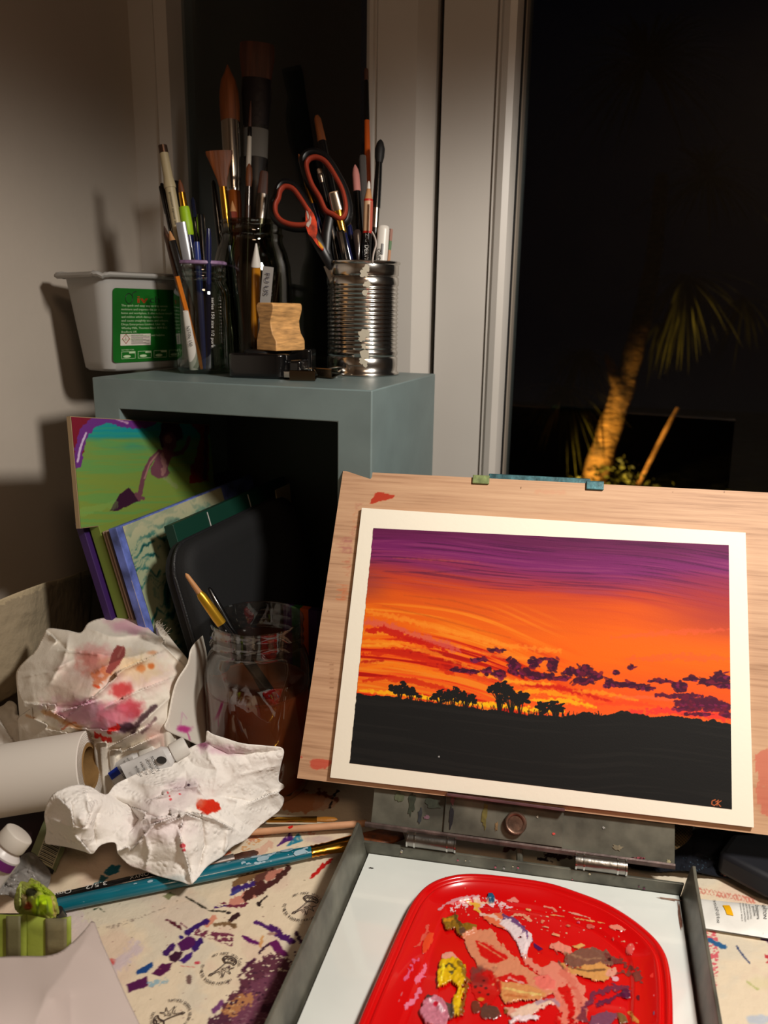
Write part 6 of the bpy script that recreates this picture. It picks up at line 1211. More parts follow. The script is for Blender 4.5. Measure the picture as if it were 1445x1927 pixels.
# painting on its mount
mt_ = thing('sunset_painting', 'painted red and orange sunset over black land on a cream mount, on the drawing board', 'painting', B4)
mount = mat('cream_mount', (243, 237, 220), .75, bump=.1, bscale=300)
MB().hexa([B4-N4*.0032, B4+E1*.2985-N4*.0034+E2*.0005, B4+E1*.2965+E2*.2095-N4*.0034, B4+E2*.2112-N4*.0034+E1*.0002], [B4, B4+E1*.2985+E2*.0005, B4+E1*.2965+E2*.2095, B4+E2*.2112+E1*.0002]).build('mount', mount, mt_, sm=False, bevel=.0002)
def onB(px, py): return onpl(px, py, B4, N4)-B4
c4 = [onB(658, 1436), onB(1377, 1523), onB(1371, 1026), onB(703, 994)]
nx, ny = 860, 600
uu, vv = np.meshgrid(np.linspace(0, 1, nx), np.linspace(0, 1, ny)); uu = uu.ravel()[:, None]; vv = vv.ravel()[:, None]
V = B4+N4*.0003+(c4[0]*(1-uu)*(1-vv)+c4[1]*uu*(1-vv)+c4[2]*uu*vv+c4[3]*(1-uu)*vv)
# slightly ragged painted edge
u1, v1 = uu[:, 0], vv[:, 0]; edge = (fbm(u1*60, v1*60, 4, 3)-.5)
V = V+(E1[None]*((u1 < .001)*edge*.0007)[:, None])
cv = Canvas(V, (240, 110, 30)); X, Y = cv.x, cv.y
hl = np.interp(X, [658, 672, 740, 800, 870, 940, 1000, 1060, 1100, 1180, 1240, 1300, 1380], [1303, 1305, 1312, 1320, 1330, 1338, 1345, 1348, 1350, 1346, 1350, 1356, 1367])
tl = np.interp(X, [700, 1372], [994, 1026]); s_ = (Y-tl)/(hl-tl); un = (X-680)/692
wave = .05*np.sin(un*3.2+.4)+.02*np.sin(un*9+s_*5)
streak = fbm(un*3.2+s_*1.2, (s_-un*.10+wave)*34, 11, 5)-.5
fine = fbm(un*5, (s_-un*.05+wave*.6)*120, 31, 4)-.5
sv = np.clip(s_+streak*.10+fine*.035-.05*np.exp(-((un-.55)/.35)**2), 0, 1.2)
stops = [(0, (96, 30, 74)), (.07, (112, 34, 92)), (.13, (120, 38, 98)), (.20, (142, 46, 78)), (.27, (186, 62, 44)), (.36, (214, 84, 26)), (.50, (232, 100, 18)), (.62, (240, 102, 14)), (.74, (238, 92, 18)), (.86, (240, 84, 26)), (.95, (244, 92, 30)), (1.2, (246, 120, 30))]
cv.rgb = np.stack([np.interp(sv, [a_ for a_, _ in stops], [c[i] for _, c in stops]) for i in range(3)], 1)
def mixc(k, c): cv.rgb = cv.rgb*(1-k[:, None])+np.array(c, float)*k[:, None]
mixc(smooth(fine, .08, .2)*smooth(s_, .0, .1)*(1-smooth(s_, .25, .4))*.35, (150, 70, 110)); mixc(smooth(-fine, .08, .22)*(1-smooth(s_, .2, .4))*.4, (52, 18, 48))
mixc(smooth(un, .7, 1.)*smooth(s_, .12, .25)*(1-smooth(s_, .4, .62))*.6, (140, 44, 66)); mixc(smooth(1-un, .9, 1.)*smooth(s_, .15, .3)*(1-smooth(s_, .36, .48))*.6, (140, 60, 60))
# curved streaks sweeping down from the left
left_w = 1-smooth(un, .28, .62)
fl = s_-.44-.36*un+.06*np.sin(un*6)
st = fbm(un*4, fl*46+2*fbm(un*3, fl*8, 3, 2), 41, 5)
m1 = smooth(s_, .36, .5)*left_w
mixc(smooth(st, .5, .60)*m1*.7, (236, 116, 20)); mixc(smooth(st, .60, .72)*m1*.5, (246, 156, 44)); mixc(smooth(1-st, .52, .60)*smooth(s_, .58, .68)*left_w*.95, (204, 32, 12)); mixc(smooth(1-st, .60, .68)*smooth(s_, .56, .72)*left_w*.8, (168, 18, 14))
cv.stroke([(692, 1170), (730, 1178), (780, 1195), (830, 1212), (860, 1222)], 13, (214, 92, 84), .8, alpha=.75, soft=4); cv.stroke([(690, 1150), (760, 1165), (850, 1190), (950, 1215), (1050, 1225)], 8, (246, 150, 44), .8, alpha=.6, soft=3)
for k, (pts, w_, c, al) in enumerate([
    ([(688, 1188), (720, 1184), (780, 1205), (840, 1225)], 11, (196, 24, 14), .85), ([(684, 1232), (740, 1225), (800, 1240), (850, 1268)], 12, (206, 40, 14), .8), ([(690, 1205), (760, 1210), (830, 1235), (900, 1262)], 7, (246, 140, 30), .7), ([(684, 1215), (740, 1212), (800, 1228)], 5, (250, 160, 40), .7),
    ([(682, 1258), (740, 1250), (800, 1262), (860, 1280)], 8, (246, 124, 20), .8), ([(682, 1280), (730, 1276), (780, 1282), (850, 1300), (900, 1310)], 9, (204, 36, 14), .75), ([(680, 1246), (720, 1242)], 6, (180, 22, 14), .8), ([(850, 1250), (900, 1275), (960, 1288)], 8, (214, 60, 24), .6),
    ([(980, 1290), (1040, 1292), (1100, 1305), (1150, 1322)], 8, (196, 26, 16), .85), ([(900, 1268), (960, 1282), (1040, 1288)], 7, (250, 170, 34), .75), ([(960, 1302), (1030, 1302), (1100, 1318)], 9, (248, 160, 20), .8), ([(1000, 1318), (1060, 1318), (1120, 1330)], 8, (250, 190, 20), .8), ([(1080, 1300), (1140, 1304), (1200, 1318)], 7, (248, 150, 30), .7),
    ([(1120, 1325), (1180, 1322), (1240, 1330)], 8, (240, 70, 30), .8), ([(1180, 1340), (1260, 1338), (1340, 1346), (1376, 1356)], 12, (226, 50, 50), .8), ([(1150, 1312), (1220, 1312), (1280, 1320)], 7, (244, 100, 60), .6), ([(760, 1120), (850, 1130), (930, 1150)], 2, (170, 70, 30), .5), ([(800, 1135), (880, 1150), (940, 1168)], 1.6, (170, 74, 30), .5),
    ([(720, 1140), (800, 1158), (900, 1185), (960, 1200)], 2, (176, 80, 26), .5), ([(740, 1050), (820, 1054), (900, 1058)], 2.5, (190, 90, 60), .4), ([(720, 1075), (800, 1078), (900, 1072)], 2, (70, 30, 60), .5), ([(850, 1215), (940, 1235), (1040, 1245)], 5, (248, 140, 40), .6), ([(1150, 1200), (1260, 1190), (1370, 1185)], 9, (226, 90, 60), .45), ([(1180, 1240), (1280, 1236), (1370, 1240)], 12, (232, 84, 60), .4),
    ([(730, 1302), (800, 1312), (870, 1322), (930, 1330)], 8, (252, 196, 20), .9), ([(676, 1299), (720, 1303), (760, 1308)], 7, (250, 180, 24), .9), ([(860, 1318), (930, 1326), (1000, 1336), (1060, 1340)], 9, (253, 206, 24), .85)]):
    cv.stroke(pts, w_, c, .7, alpha=al, seed=k, soft=2.2, taper=True)
# cloud bank
CL, CM, CH = (60, 18, 44), (106, 24, 50), (118, 28, 72)
def cloud(cx, cy, rx, ry, seed, c=CL):
    r = random.Random(seed); n = int(6+rx*ry/14)
    cv.blob(cx, cy, rx*.95, ry*.8, c, .9, seed=seed, soft=.12, alpha=.95); cv.blob(cx+rx*.1, cy+ry*.3, rx*.6, ry*.4, CM, 1.2, seed=seed+3, soft=.3, alpha=.8)
    for k in range(n):
        a_ = r.uniform(0, 6.28); q_ = r.uniform(0, 1)**.6; x, y = cx+math.cos(a_)*rx*q_, cy+math.sin(a_)*ry*q_
        col = [c, c, CM, CH][r.randrange(4)] if y > cy-ry*.2 else [c, c, c, CM][r.randrange(4)]
        cv.blob(x, y, r.uniform(2.2, 6.5), r.uniform(1.3, 3.4), col, 1.1, rot=r.uniform(-.5, .9), seed=r.randrange(9999), soft=.3, alpha=r.uniform(.7, 1))
for k, (x, y, rx, ry) in enumerate(((902, 1241, 18, 4), (865, 1262, 22, 4), (885, 1263, 16, 4), (916, 1264, 10, 9), (942, 1268, 14, 10), (964, 1252, 12, 15), (985, 1266, 20, 9), (1004, 1250, 11, 12), (1020, 1272, 24, 8), (1040, 1254, 9, 14), (1030, 1240, 20, 3), (1052, 1276, 20, 6), (1074, 1262, 12, 10), (1100, 1262, 20, 14), (1096, 1282, 20, 8), (1120, 1272, 14, 8), (1145, 1284, 8, 13), (1170, 1288, 24, 6), (1196, 1290, 22, 4), (1216, 1296, 16, 4), (1160, 1265, 6, 5), (1188, 1256, 4, 4), (1010, 1244, 8, 3), (935, 1224, 18, 3), (1246, 1282, 26, 4), (1280, 1292, 14, 12), (1300, 1278, 18, 3), (1340, 1282, 26, 8), (1358, 1274, 16, 11), (1360, 1290, 20, 6), (1290, 1310, 34, 6), (1320, 1322, 46, 12), (1350, 1330, 34, 14), (1290, 1334, 30, 5), (1240, 1308, 12, 3), (1370, 1345, 10, 5), (1310, 1344, 30, 3))):
    cloud(x, y, rx, ry, k*3+1, CL if k < 30 else (78, 24, 50))
# land, bushes and trees
LA = (27, 27, 27)
edge_y = hl+(fbm(X*.12, X*0+3, 5, 4)-.5)*7-smooth(X, 1050, 1090)*(fbm(X*.05, X*0+9, 8, 4)*13-3)-3*np.exp(-((X-1170)/16)**2)-6*np.exp(-((X-1092)/14)**2)
k = smooth(Y-edge_y, -.7, .7); mixc(k, LA)
mixc(k*smooth(fbm(un*3, s_*60, 51, 4), .55, .7)*.25, (44, 42, 40)); cv.blob(826, 1424, 1.6, 1.6, (150, 150, 150), .2)
def tree(cx, base, spread, height, n, seed, trunk=2.2):
    r = random.Random(seed); tops = []
    for k in range(n):
        f_ = (k+.5)/n*2-1; tx = cx+f_*spread*r.uniform(.75, 1.1); ty = base-height*(r.uniform(.62, 1.)-.25*f_*f_); tops.append((tx, ty))
        mx_ = cx+f_*spread*.35+r.uniform(-2, 2); my = base-height*.4; cv.stroke([(cx+f_*2.5, base+3), (mx_, my), (tx, ty)], trunk*r.uniform(.6, 1), LA, .3, soft=.6)
    for (tx, ty) in tops:
        for j in range(7): cv.blob(tx+r.uniform(-7, 7), ty+r.uniform(-5, 7), r.uniform(2, 5), r.uniform(1.6, 3.4), LA, 1.0, seed=r.randint(0, 999), soft=.12, rot=r.uniform(-.4, .4))
tree(752, 1316, 18, 32, 7, 1); tree(772, 1318, 18, 24, 6, 2); tree(828, 1324, 18, 24, 7, 3); tree(852, 1328, 14, 34, 7, 4, 2.4); tree(876, 1332, 20, 30, 8, 5, 2.6); tree(940, 1338, 20, 56, 10, 6, 2.4); tree(962, 1340, 26, 44, 10, 7, 2.6); tree(978, 1342, 18, 40, 7, 12, 2.2); tree(1020, 1348, 9, 26, 5, 8); tree(1046, 1352, 16, 32, 7, 9, 3)
for k in range(90):
    r = random.Random(k+900); x = r.uniform(770, 1130); yb = float(np.interp(x, [658, 740, 870, 1000, 1100, 1180], [1303, 1312, 1330, 1345, 1350, 1346])); cv.stroke([(x, yb+3), (x+r.uniform(-5, 5), yb-r.uniform(3, 11))], 1.3, LA, .4, soft=.5)
# signature
for pts in ([(1346, 1505), (1340, 1507), (1339, 1513), (1344, 1516), (1349, 1512)], [(1351, 1506), (1349, 1516)], [(1357, 1507), (1350, 1511), (1356, 1518)], [(1347, 1509), (1352, 1506)]): cv.stroke(pts, 1.6, (196, 104, 60), .2, soft=.5)
ptm = paintmat('gouache', .6, bump=.12, bscale=800, spec=.15)
fastmesh('painted_picture', V, gridquads(nx, ny), ptm, mt_, cv)

# clip at the top of the board
t = thing('board_clip', 'green-patinated metal clip with two jaws gripping the top edge of the board', 'clip', wb_+E1*.14+E2*b1)
cm = mat('green_patina', (92, 116, 96), .5, .4, bump=.6, bscale=110, var=.35, vscale=120); cm2 = mat('teal_patina', (56, 92, 98), .45, .5, bump=.5, bscale=110, var=.4, vscale=120)
def W_(a, b, n): return wb_+E1*a+E2*b+N4*n
for a_, m_ in ((.0885, mat('lime_patina', (122, 136, 86), .6, .2, bump=.7, bscale=140, var=.3, vscale=140)), (.1785, cm2)):
    MB().hexa([W_(a_, b1-.0055, .0005), W_(a_+.0135, b1-.0055, .0005), W_(a_+.0135, b1-.0055, .0022), W_(a_, b1-.0055, .0022)], [W_(a_, b1+.0014, .0005), W_(a_+.0135, b1+.0014, .0005), W_(a_+.0135, b1+.0014, .0022), W_(a_, b1+.0014, .0022)]).build('jaw', m_, t, bevel=.0006, sm=False)
    MB().hexa([W_(a_, b1+.0002, -.006), W_(a_+.0135, b1+.0002, -.006), W_(a_+.0135, b1+.0002, .002), W_(a_, b1+.0002, .002)], [W_(a_, b1+.0018, -.006), W_(a_+.0135, b1+.0018, -.006), W_(a_+.0135, b1+.0018, .002), W_(a_, b1+.0018, .002)]).build('jaw_top', m_, t, bevel=.0004, sm=False)
MB().hexa([W_(.1010, b1-.001, -.0062), W_(.182, b1-.001, -.0062), W_(.182, b1-.001, -.0036), W_(.1010, b1-.001, -.0036)], [W_(.1010, b1+.0055, -.0062), W_(.182, b1+.0055, -.0062), W_(.182, b1+.0055, -.0036), W_(.1010, b1+.0055, -.0036)]).build('cross_bar', cm2, t, bevel=.0006, sm=False)

# ------------------------------------------------------------------ red plastic lid used as a palette
LZ = .7578
def lid():
    vis = [(666, 1960), (673, 1927), (700, 1862), (729, 1797), (755, 1738), (779, 1691), (805, 1664), (840, 1649), (885, 1643), (950, 1648), (1030, 1660), (1090, 1679), (1141, 1699), (1188, 1727), (1225, 1757), (1246, 1782), (1258, 1810), (1265, 1860), (1267, 1927), (1267, 1960)]
    W = [onz(x, y, LZ+.008) for x, y in vis]
    # the near end, out of view, mirrors the far end
    a, b = W[0], W[-1]; t1 = unit(b-a); dn = unit(np.cross(t1, ZZ)); near = [b+dn*.03, b+dn*.05-t1*.006, b+dn*.064-t1*.022, (a+b)/2+dn*.070, a+dn*.064+t1*.022, a+dn*.05+t1*.006, a+dn*.03]
    loop = spline([p[:2] for p in W+near], 8, True); P = np.array(loop); n = len(P)
    if np.sum(P[:, 0]*np.roll(P[:, 1], -1)-np.roll(P[:, 0], -1)*P[:, 1]) < 0: P = P[::-1]
    for _ in range(3): P = (np.roll(P, 1, 0)+2*P+np.roll(P, -1, 0))/4
    tn = np.roll(P, -1, 0)-np.roll(P, 1, 0); nrm = np.stack([-tn[:, 1], tn[:, 0]], 1); nrm /= np.linalg.norm(nrm, axis=1)[:, None]
    t = thing('red_lid', 'bright red plastic tub lid used as a mixing palette on the milky glass', 'lid', (P[:, 0].mean(), P[:, 1].mean(), LZ))
    prof = [(.0006, .0002), (0, .0010), (0, .0070), (.0005, .0080), (.0016, .0084), (.0030, .0082), (.0038, .0074), (.0044, .0060), (.0052, .0058), (.0060, .0070), (.0068, .0074), (.0078, .0070), (.0088, .0054), (.0200, .0050), (.0212, .0046), (.0224, .0032), (.0240, .0028), (.0256, .0028)]
    V = []; F = []
    for d, h in prof:
        for k in range(n): V.append((P[k, 0]+nrm[k, 0]*d, P[k, 1]+nrm[k, 1]*d, LZ+h))
    for i in range(len(prof)-1):
        for k in range(n): F.append((i*n+k, i*n+(k+1) % n, (i+1)*n+(k+1) % n, (i+1)*n+k))
    rm = mat('red_plastic', (206, 8, 10), .22, spec=.5, coat=.3)
    MB().add(V, F).build('lid_rim', rm, t, angle=70)
    inner = P+nrm*.0250; ox = (P[:, 0].min(), P[:, 0].max(), P[:, 1].min(), P[:, 1].max())
    floor_ = MB().add([(x, y, LZ+.0027) for x, y in inner], [tuple(range(n))]).build('lid_floor', rm, t, sm=False)
    # paint: everything lying on floor and flange, as one skin whose thickness follows the strokes
    V, Q, aa, bb = plane_grid(A(0, 0, LZ), A(1, 0, 0), A(0, 1, 0), ox[0], ox[1], ox[2], ox[3], .00062)
    # height of the lid under each point
    d, _ = polydist(V[:, 0], V[:, 1], [tuple(p) for p in P[::3]], True); ins = inside(V[:, 0], V[:, 1], [tuple(p) for p in P[::3]]); d = np.where(ins, d, -1)
    hh = np.interp(d, [a_ for a_, _ in prof[2:]], [b_ for _, b_ in prof[2:]]); V[:, 2] = LZ+hh+.0001
    c = Canvas(V, (206, 8, 10), 0.); S, Pl, B = c.stroke, c.poly, c.blob
    FL = (208, 134, 100); PKC = (216, 130, 110); WH = (222, 206, 210); TN = (206, 140, 84); BN = (92, 62, 54); YE = (216, 176, 14); OC = (136, 100, 22)
    # white and pink smears at the top
    S([(826, 1712), (840, 1700), (870, 1690), (900, 1686)], 5, (214, 150, 160), .9, dry=.3, alpha=.9); S([(850, 1712), (880, 1702), (930, 1700), (960, 1706)], 12, (220, 190, 196), 1., dry=.55); S([(870, 1694), (910, 1690), (930, 1694)], 6, (222, 190, 190), .9, dry=.4)
    S([(884, 1698), (895, 1704), (898, 1712)], 11, (222, 170, 60), .8, dry=.2); S([(890, 1696), (925, 1700)], 5, (222, 184, 150), .7); Pl([(918, 1684), (926, 1683), (932, 1690), (930, 1700), (922, 1702), (917, 1694)], (28, 82, 118), 1, h=.0014)
    Pl([(952, 1694), (968, 1688), (980, 1696), (972, 1700), (955, 1698)], (222, 130, 120), 1.5); S([(940, 1706), (944, 1716), (936, 1722)], 3, (214, 150, 150), .5); S([(966, 1722), (984, 1722), (998, 1732)], 5, (218, 150, 120), .7); S([(1024, 1706), (1040, 1710), (1046, 1716)], 4, (216, 130, 110), .6); S([(1036, 1722), (1080, 1728), (1140, 1738)], 3, (214, 150, 90), .9, dry=.4); S([(1060, 1714), (1110, 1728)], 3, (214, 150, 130), .9, dry=.5)
    for (x, y, rx, ry, col) in ((994, 1713, 7, 2.5, (214, 150, 90)), (1070, 1743, 5, 3, (190, 110, 80)), (1088, 1737, 4, 3, (196, 60, 90)), (1111, 1745, 9, 5, (206, 90, 80)), (1162, 1747, 15, 5, (222, 130, 110)), (1186, 1786, 8, 12, (206, 80, 76)), (1153, 1768, 4, 4, (200, 70, 60)), (1020, 1735, 3, 3, (210, 120, 90)), (1045, 1760, 8, 3, (220, 150, 110)), (1029, 1746, 6, 2.5, (216, 150, 120))): B(x, y, rx, ry, col, .4, rot=.2, h=.0004, seed=int(x))
    for k in range(130):
        r = random.Random(k+40); x = r.uniform(850, 1200); y = 1690+(x-850)*.16+r.gauss(18, 16); B(x, y, r.uniform(.8, 3.2), r.uniform(.7, 1.8), [(222, 160, 150), (220, 190, 150), (214, 120, 100)][k % 3], .5, seed=k, alpha=.9)
    # left streaks
    Pl([(800, 1762), (808, 1754), (817, 1757), (815, 1772), (804, 1794), (794, 1796), (794, 1780)], (222, 70, 34), 1.2, h=.0004); S([(806, 1741), (800, 1758), (790, 1776), (782, 1782)], 6, (220, 96, 80), .9, alpha=.9); S([(782, 1808), (774, 1824), (764, 1844)], 9, (222, 90, 130), 1., dry=.25); S([(802, 1818), (796, 1832), (786, 1846)], 11, (224, 110, 140), 1., dry=.15); S([(790, 1862), (780, 1880), (766, 1894)], 8, (222, 120, 150), 1., dry=.1); S([(762, 1856), (750, 1886)], 2.5, (216, 110, 120), .8, dry=.3)
    # ochre blob, white-purple stroke, orange
    Pl([(902, 1722), (925, 1720), (945, 1718), (965, 1728), (974, 1742), (960, 1752), (940, 1748), (920, 1738)], (218, 110, 70), 2.5, h=.0006); S([(905, 1722), (930, 1726), (950, 1740)], 6, (222, 186, 170), .8, dry=.3); Pl([(940, 1740), (952, 1724), (966, 1728), (985, 1745), (1000, 1760), (1002, 1772), (994, 1790), (990, 1808), (982, 1802), (974, 1780), (962, 1760)], WH, 2.5, dry=.28, h=.0011); S([(948, 1726), (968, 1734), (984, 1750), (992, 1766)], 9, (84, 44, 104), .8, alpha=.85, dry=.2); S([(986, 1760), (990, 1780), (984, 1796)], 5, (232, 216, 220), .6, h=.0014)
    Pl([(1002, 1770), (1010, 1778), (1022, 1786), (1014, 1790), (1004, 1782)], (64, 16, 84), 1.5); B(996, 1806, 6, 4, (110, 40, 60), .6)
    Pl([(832, 1732), (846, 1728), (860, 1728), (864, 1740), (884, 1742), (900, 1744), (894, 1756), (878, 1762), (868, 1770), (856, 1752), (840, 1752)], OC, 3, h=.0022); S([(856, 1726), (862, 1742), (870, 1760)], 7, (80, 60, 20), .9, alpha=.8, h=.0026); S([(836, 1738), (850, 1734)], 7, (190, 130, 24), .5, h=.002); S([(868, 1756), (884, 1766), (880, 1780)], 9, (92, 64, 50), .9, dry=.2)
    # long flesh sweep
    Pl([(868, 1762), (895, 1752), (925, 1750), (940, 1775), (965, 1800), (990, 1822), (1010, 1838), (1030, 1850), (1046, 1872), (1020, 1880), (990, 1862), (960, 1850), (935, 1848), (905, 1828), (885, 1800), (872, 1780)], FL, 5, h=.0006); Pl([(895, 1772), (915, 1776), (940, 1792), (958, 1806), (946, 1808), (934, 1816), (920, 1814), (900, 1796)], (200, 12, 10), 4); S([(900, 1776), (950, 1808)], 2, (208, 130, 90), .9, dry=.3); S([(910, 1774), (955, 1800)], 2, (208, 120, 90), .9, dry=.4)
    Pl([(936, 1850), (960, 1850), (1000, 1856), (1026, 1872), (1020, 1884), (980, 1884), (950, 1892), (940, 1876)], TN, 3, h=.0012); S([(946, 1862), (980, 1870), (1016, 1876)], 4, (216, 184, 110), .8, dry=.35, h=.0014); S([(950, 1876), (990, 1880)], 4, (190, 110, 60), .8, dry=.3); Pl([(935, 1842), (960, 1836), (985, 1840), (994, 1854), (966, 1852), (946, 1850)], (198, 12, 10), 3); S([(958, 1842), (975, 1850), (985, 1853)], 4, (214, 150, 140), .8, dry=.3)
    Pl([(1022, 1822), (1040, 1812), (1062, 1816), (1074, 1830), (1096, 1850), (1104, 1880), (1108, 1920), (1080, 1927), (1060, 1890), (1040, 1868), (1018, 1850)], PKC, 5, dry=.15, h=.0004); Pl([(1004, 1842), (1030, 1836), (1044, 1848), (1044, 1862), (1024, 1866), (1008, 1856)], (222, 112, 100), 2, h=.001); S([(1066, 1868), (1070, 1900), (1060, 1930)], 24, (200, 12, 10), .8); S([(1048, 1880), (1060, 1900), (1066, 1940)], 16, (220, 124, 104), .7, alpha=.95); S([(990, 1808), (1020, 1830)], 12, (214, 130, 110), .7, dry=.3)
    # yellow blob
    Pl([(826, 1800), (838, 1792), (852, 1794), (862, 1806), (838, 1812)], (222, 150, 130), 2.5, h=.0006); Pl([(828, 1812), (850, 1806), (868, 1812), (876, 1826), (874, 1850), (866, 1868), (868, 1900), (862, 1922), (850, 1912), (852, 1886), (864, 1862), (848, 1850), (834, 1862), (822, 1862), (824, 1836)], YE, 3, h=.0024); S([(832, 1826), (846, 1820), (856, 1830), (848, 1836)], 5, (70, 62, 30), .9, alpha=.9, h=.0026); S([(866, 1820), (880, 1850), (874, 1880), (868, 1910)], 9, (120, 90, 16), .9, alpha=.85, dry=.1, h=.002); S([(834, 1822), (830, 1850)], 5, (238, 216, 40), .5, h=.003); S([(870, 1868), (862, 1896)], 6, (226, 190, 20), .5, h=.0026)
    B(905, 1835, 22, 16, (104, 62, 56), .7, alpha=.85, seed=4, soft=.4); B(914, 1858, 26, 30, (192, 16, 12), .3, seed=5); B(900, 1846, 14, 12, (110, 40, 34), .6, alpha=.6, soft=.4, seed=8)
    for (x, y, r) in ((895, 1858, 3), (905, 1856, 2.5), (914, 1860, 2.5), (902, 1868, 3), (918, 1872, 2.5), (910, 1846, 2)): B(x, y, r, r*.9, (70, 10, 12), .5)
    B(922, 1906, 19, 14, (92, 58, 48), .5, h=.0008, seed=6); B(895, 1896, 8, 12, (110, 50, 34), .5, h=.0005, seed=7); B(905, 1881, 7, 4, (200, 130, 40), .5)
    Pl([(796, 1890), (812, 1876), (832, 1884), (842, 1900), (846, 1927), (830, 1940), (800, 1932), (790, 1908)], (196, 120, 140), 3, h=.0026); S([(808, 1888), (826, 1896), (832, 1910)], 6, (222, 190, 204), .8, dry=.2, h=.003); B(820, 1896, 5, 4, (200, 20, 50), .5); Pl([(834, 1884), (850, 1892), (856, 1915), (846, 1920), (840, 1900)], (86, 70, 62), 2, h=.001); B(808, 1880, 8, 5, (70, 56, 54), .6, h=.002)
    # white lower middle
    Pl([(960, 1900), (990, 1894), (1015, 1884), (1036, 1882), (1050, 1890), (1028, 1896), (1010, 1906), (996, 1920), (960, 1918)], (222, 190, 170), 3, dry=.1, h=.001); S([(1010, 1890), (1040, 1880), (1052, 1892)], 6, (160, 130, 150), .8, alpha=.8); Pl([(948, 1898), (965, 1896), (972, 1906), (955, 1912)], (214, 150, 130), 2, h=.001); S([(960, 1924), (1010, 1916)], 9, (226, 206, 210), .8, dry=.2, h=.0012); B(952, 1905, 5, 5, (140, 90, 40), .5)
    # right: brown and gold ellipse
    Pl([(1036, 1776), (1052, 1774), (1076, 1786), (1078, 1796), (1060, 1796), (1044, 1790), (1034, 1786)], (222, 136, 116), 2, h=.0008); Pl([(1076, 1782), (1096, 1776), (1104, 1780), (1090, 1788)], (216, 160, 90), 2, h=.0006); Pl([(1064, 1802), (1084, 1790), (1110, 1784), (1140, 1790), (1160, 1806), (1150, 1820), (1120, 1822), (1090, 1826), (1060, 1818)], (120, 80, 66), 4, h=.001)
    Pl([(1040, 1784), (1050, 1796), (1048, 1810), (1064, 1830), (1090, 1836), (1080, 1826), (1056, 1812)], (110, 62, 54), 2, dry=.1); Pl([(1056, 1814), (1080, 1824), (1110, 1818), (1130, 1812), (1150, 1824), (1150, 1840), (1136, 1850), (1110, 1846), (1086, 1838), (1066, 1830)], (208, 150, 84), 3, h=.001, dry=.1); S([(1070, 1822), (1100, 1830), (1136, 1828)], 3.5, (120, 84, 50), .8, dry=.2); S([(1064, 1796), (1100, 1808), (1130, 1806)], 4, (150, 110, 84), .9, dry=.35)
    S([(1140, 1800), (1170, 1812), (1196, 1826), (1204, 1842)], 12, (112, 50, 46), 1., dry=.35); S([(1160, 1830), (1190, 1834), (1200, 1846)], 9, (120, 56, 48), 1., dry=.3); B(1146, 1808, 4, 4, (50, 14, 16), .4); B(1158, 1842, 7, 5, (214, 170, 180), .6); B(1150, 1832, 6, 12, (214, 150, 130), .8, .9, seed=3)
    S([(1060, 1830), (1076, 1850), (1088, 1880), (1094, 1910)], 13, (206, 108, 90), .8, alpha=.8, dry=.2); S([(1100, 1900), (1120, 1872), (1150, 1858), (1180, 1862)], 11, (110, 40, 66), 1., dry=.3); S([(1124, 1890), (1150, 1880), (1172, 1870)], 9, (96, 30, 62), .9, dry=.25); B(1178, 1871, 9, 9, (84, 20, 60), .5, h=.001); Pl([(1110, 1912), (1140, 1904), (1160, 1912), (1150, 1930), (1110, 1932)], (118, 66, 92), 4, h=.0006); Pl([(1080, 1920), (1100, 1900), (1110, 1926)], (120, 50, 60), 3); B(1201, 1877, 4, 6, (90, 20, 34), .4); B(1232, 1873, 3.5, 4, (214, 120, 130), .3)
    Pl([(1162, 1908), (1176, 1914), (1184, 1926), (1166, 1930)], (120, 90, 50), 2, h=.001); S([(1186, 1908), (1200, 1924)], 8, (196, 130, 60), .9, dry=.3); S([(1230, 1836), (1250, 1842)], 12, (214, 60, 50), .6, alpha=.8, dry=.2); S([(1234, 1906), (1238, 1920), (1242, 1934)], 10, (50, 130, 180), .7, h=.0008); S([(1232, 1894), (1236, 1910)], 3, (16, 40, 60), .5)
    for k in range(60):
        r = random.Random(k+300); B(r.uniform(900, 1200), r.uniform(1780, 1925), r.uniform(.8, 2.5), r.uniform(.7, 2), [(214, 110, 90), (150, 20, 20), (214, 160, 110)][k % 3], .5, seed=k, alpha=.8)
    tex = .75+.5*fbm(c.x*.11, c.y*.11, 9, 3); c.V[:, 2] += c.h*tex+np.where(c.a > .3, .00022, 0); c.V[:, 2] += np.where(c.h > .0003, (fbm(c.x*.25, c.y*.25, 12, 3)-.5)*c.h*.8, 0)
    keep = (c.a > .35) & (d > .0095); Qk = Q[keep[Q].sum(1) >= 3]; u, Q2 = compact(V, Qk); c.rgb = c.rgb[u]; c.a = np.ones(len(u))
    fastmesh('mixed_paint', c.V[u], Q2, paintmat('wet_paint', .3, coat=.3, bump=.2, bscale=600), t, c)['kind'] = 'stuff'
lid()

# ------------------------------------------------------------------ right of the tray
t = thing('paint_tube', 'flattened silver-white gouache tube with a yellow swatch, right of the tray', 'paint tube', onz(1380, 1705, TZ+.004))
cL = [(1300, 1690), (1445, 1708), (1452, 1764), (1430, 1760), (1330, 1746), (1313, 1744)]
c0, c1 = onz(1302, 1691, TZ+.004), onz(1315, 1746, TZ+.004); c2, c3 = onz(1510, 1712, TZ+.004), onz(1510, 1777, TZ+.004)
V = []; F = []; m_, n_ = 26, 14
tb_ = lambda u, v, s: (c0*(1-v)+c1*v)*(1-u)+(c2*(1-v)+c3*v)*u+ZZ*s*(.0004+(.0024+.0032*u)*(math.sin(math.pi*v))**.7)+ZZ*(.0006*math.sin(u*19+v*5)*math.sin(math.pi*v) if s > 0 else 0)
for s in (1, -1):
    for i in range(m_+1):
        for j in range(n_+1): V.append(tb_(i/m_, j/n_, s))
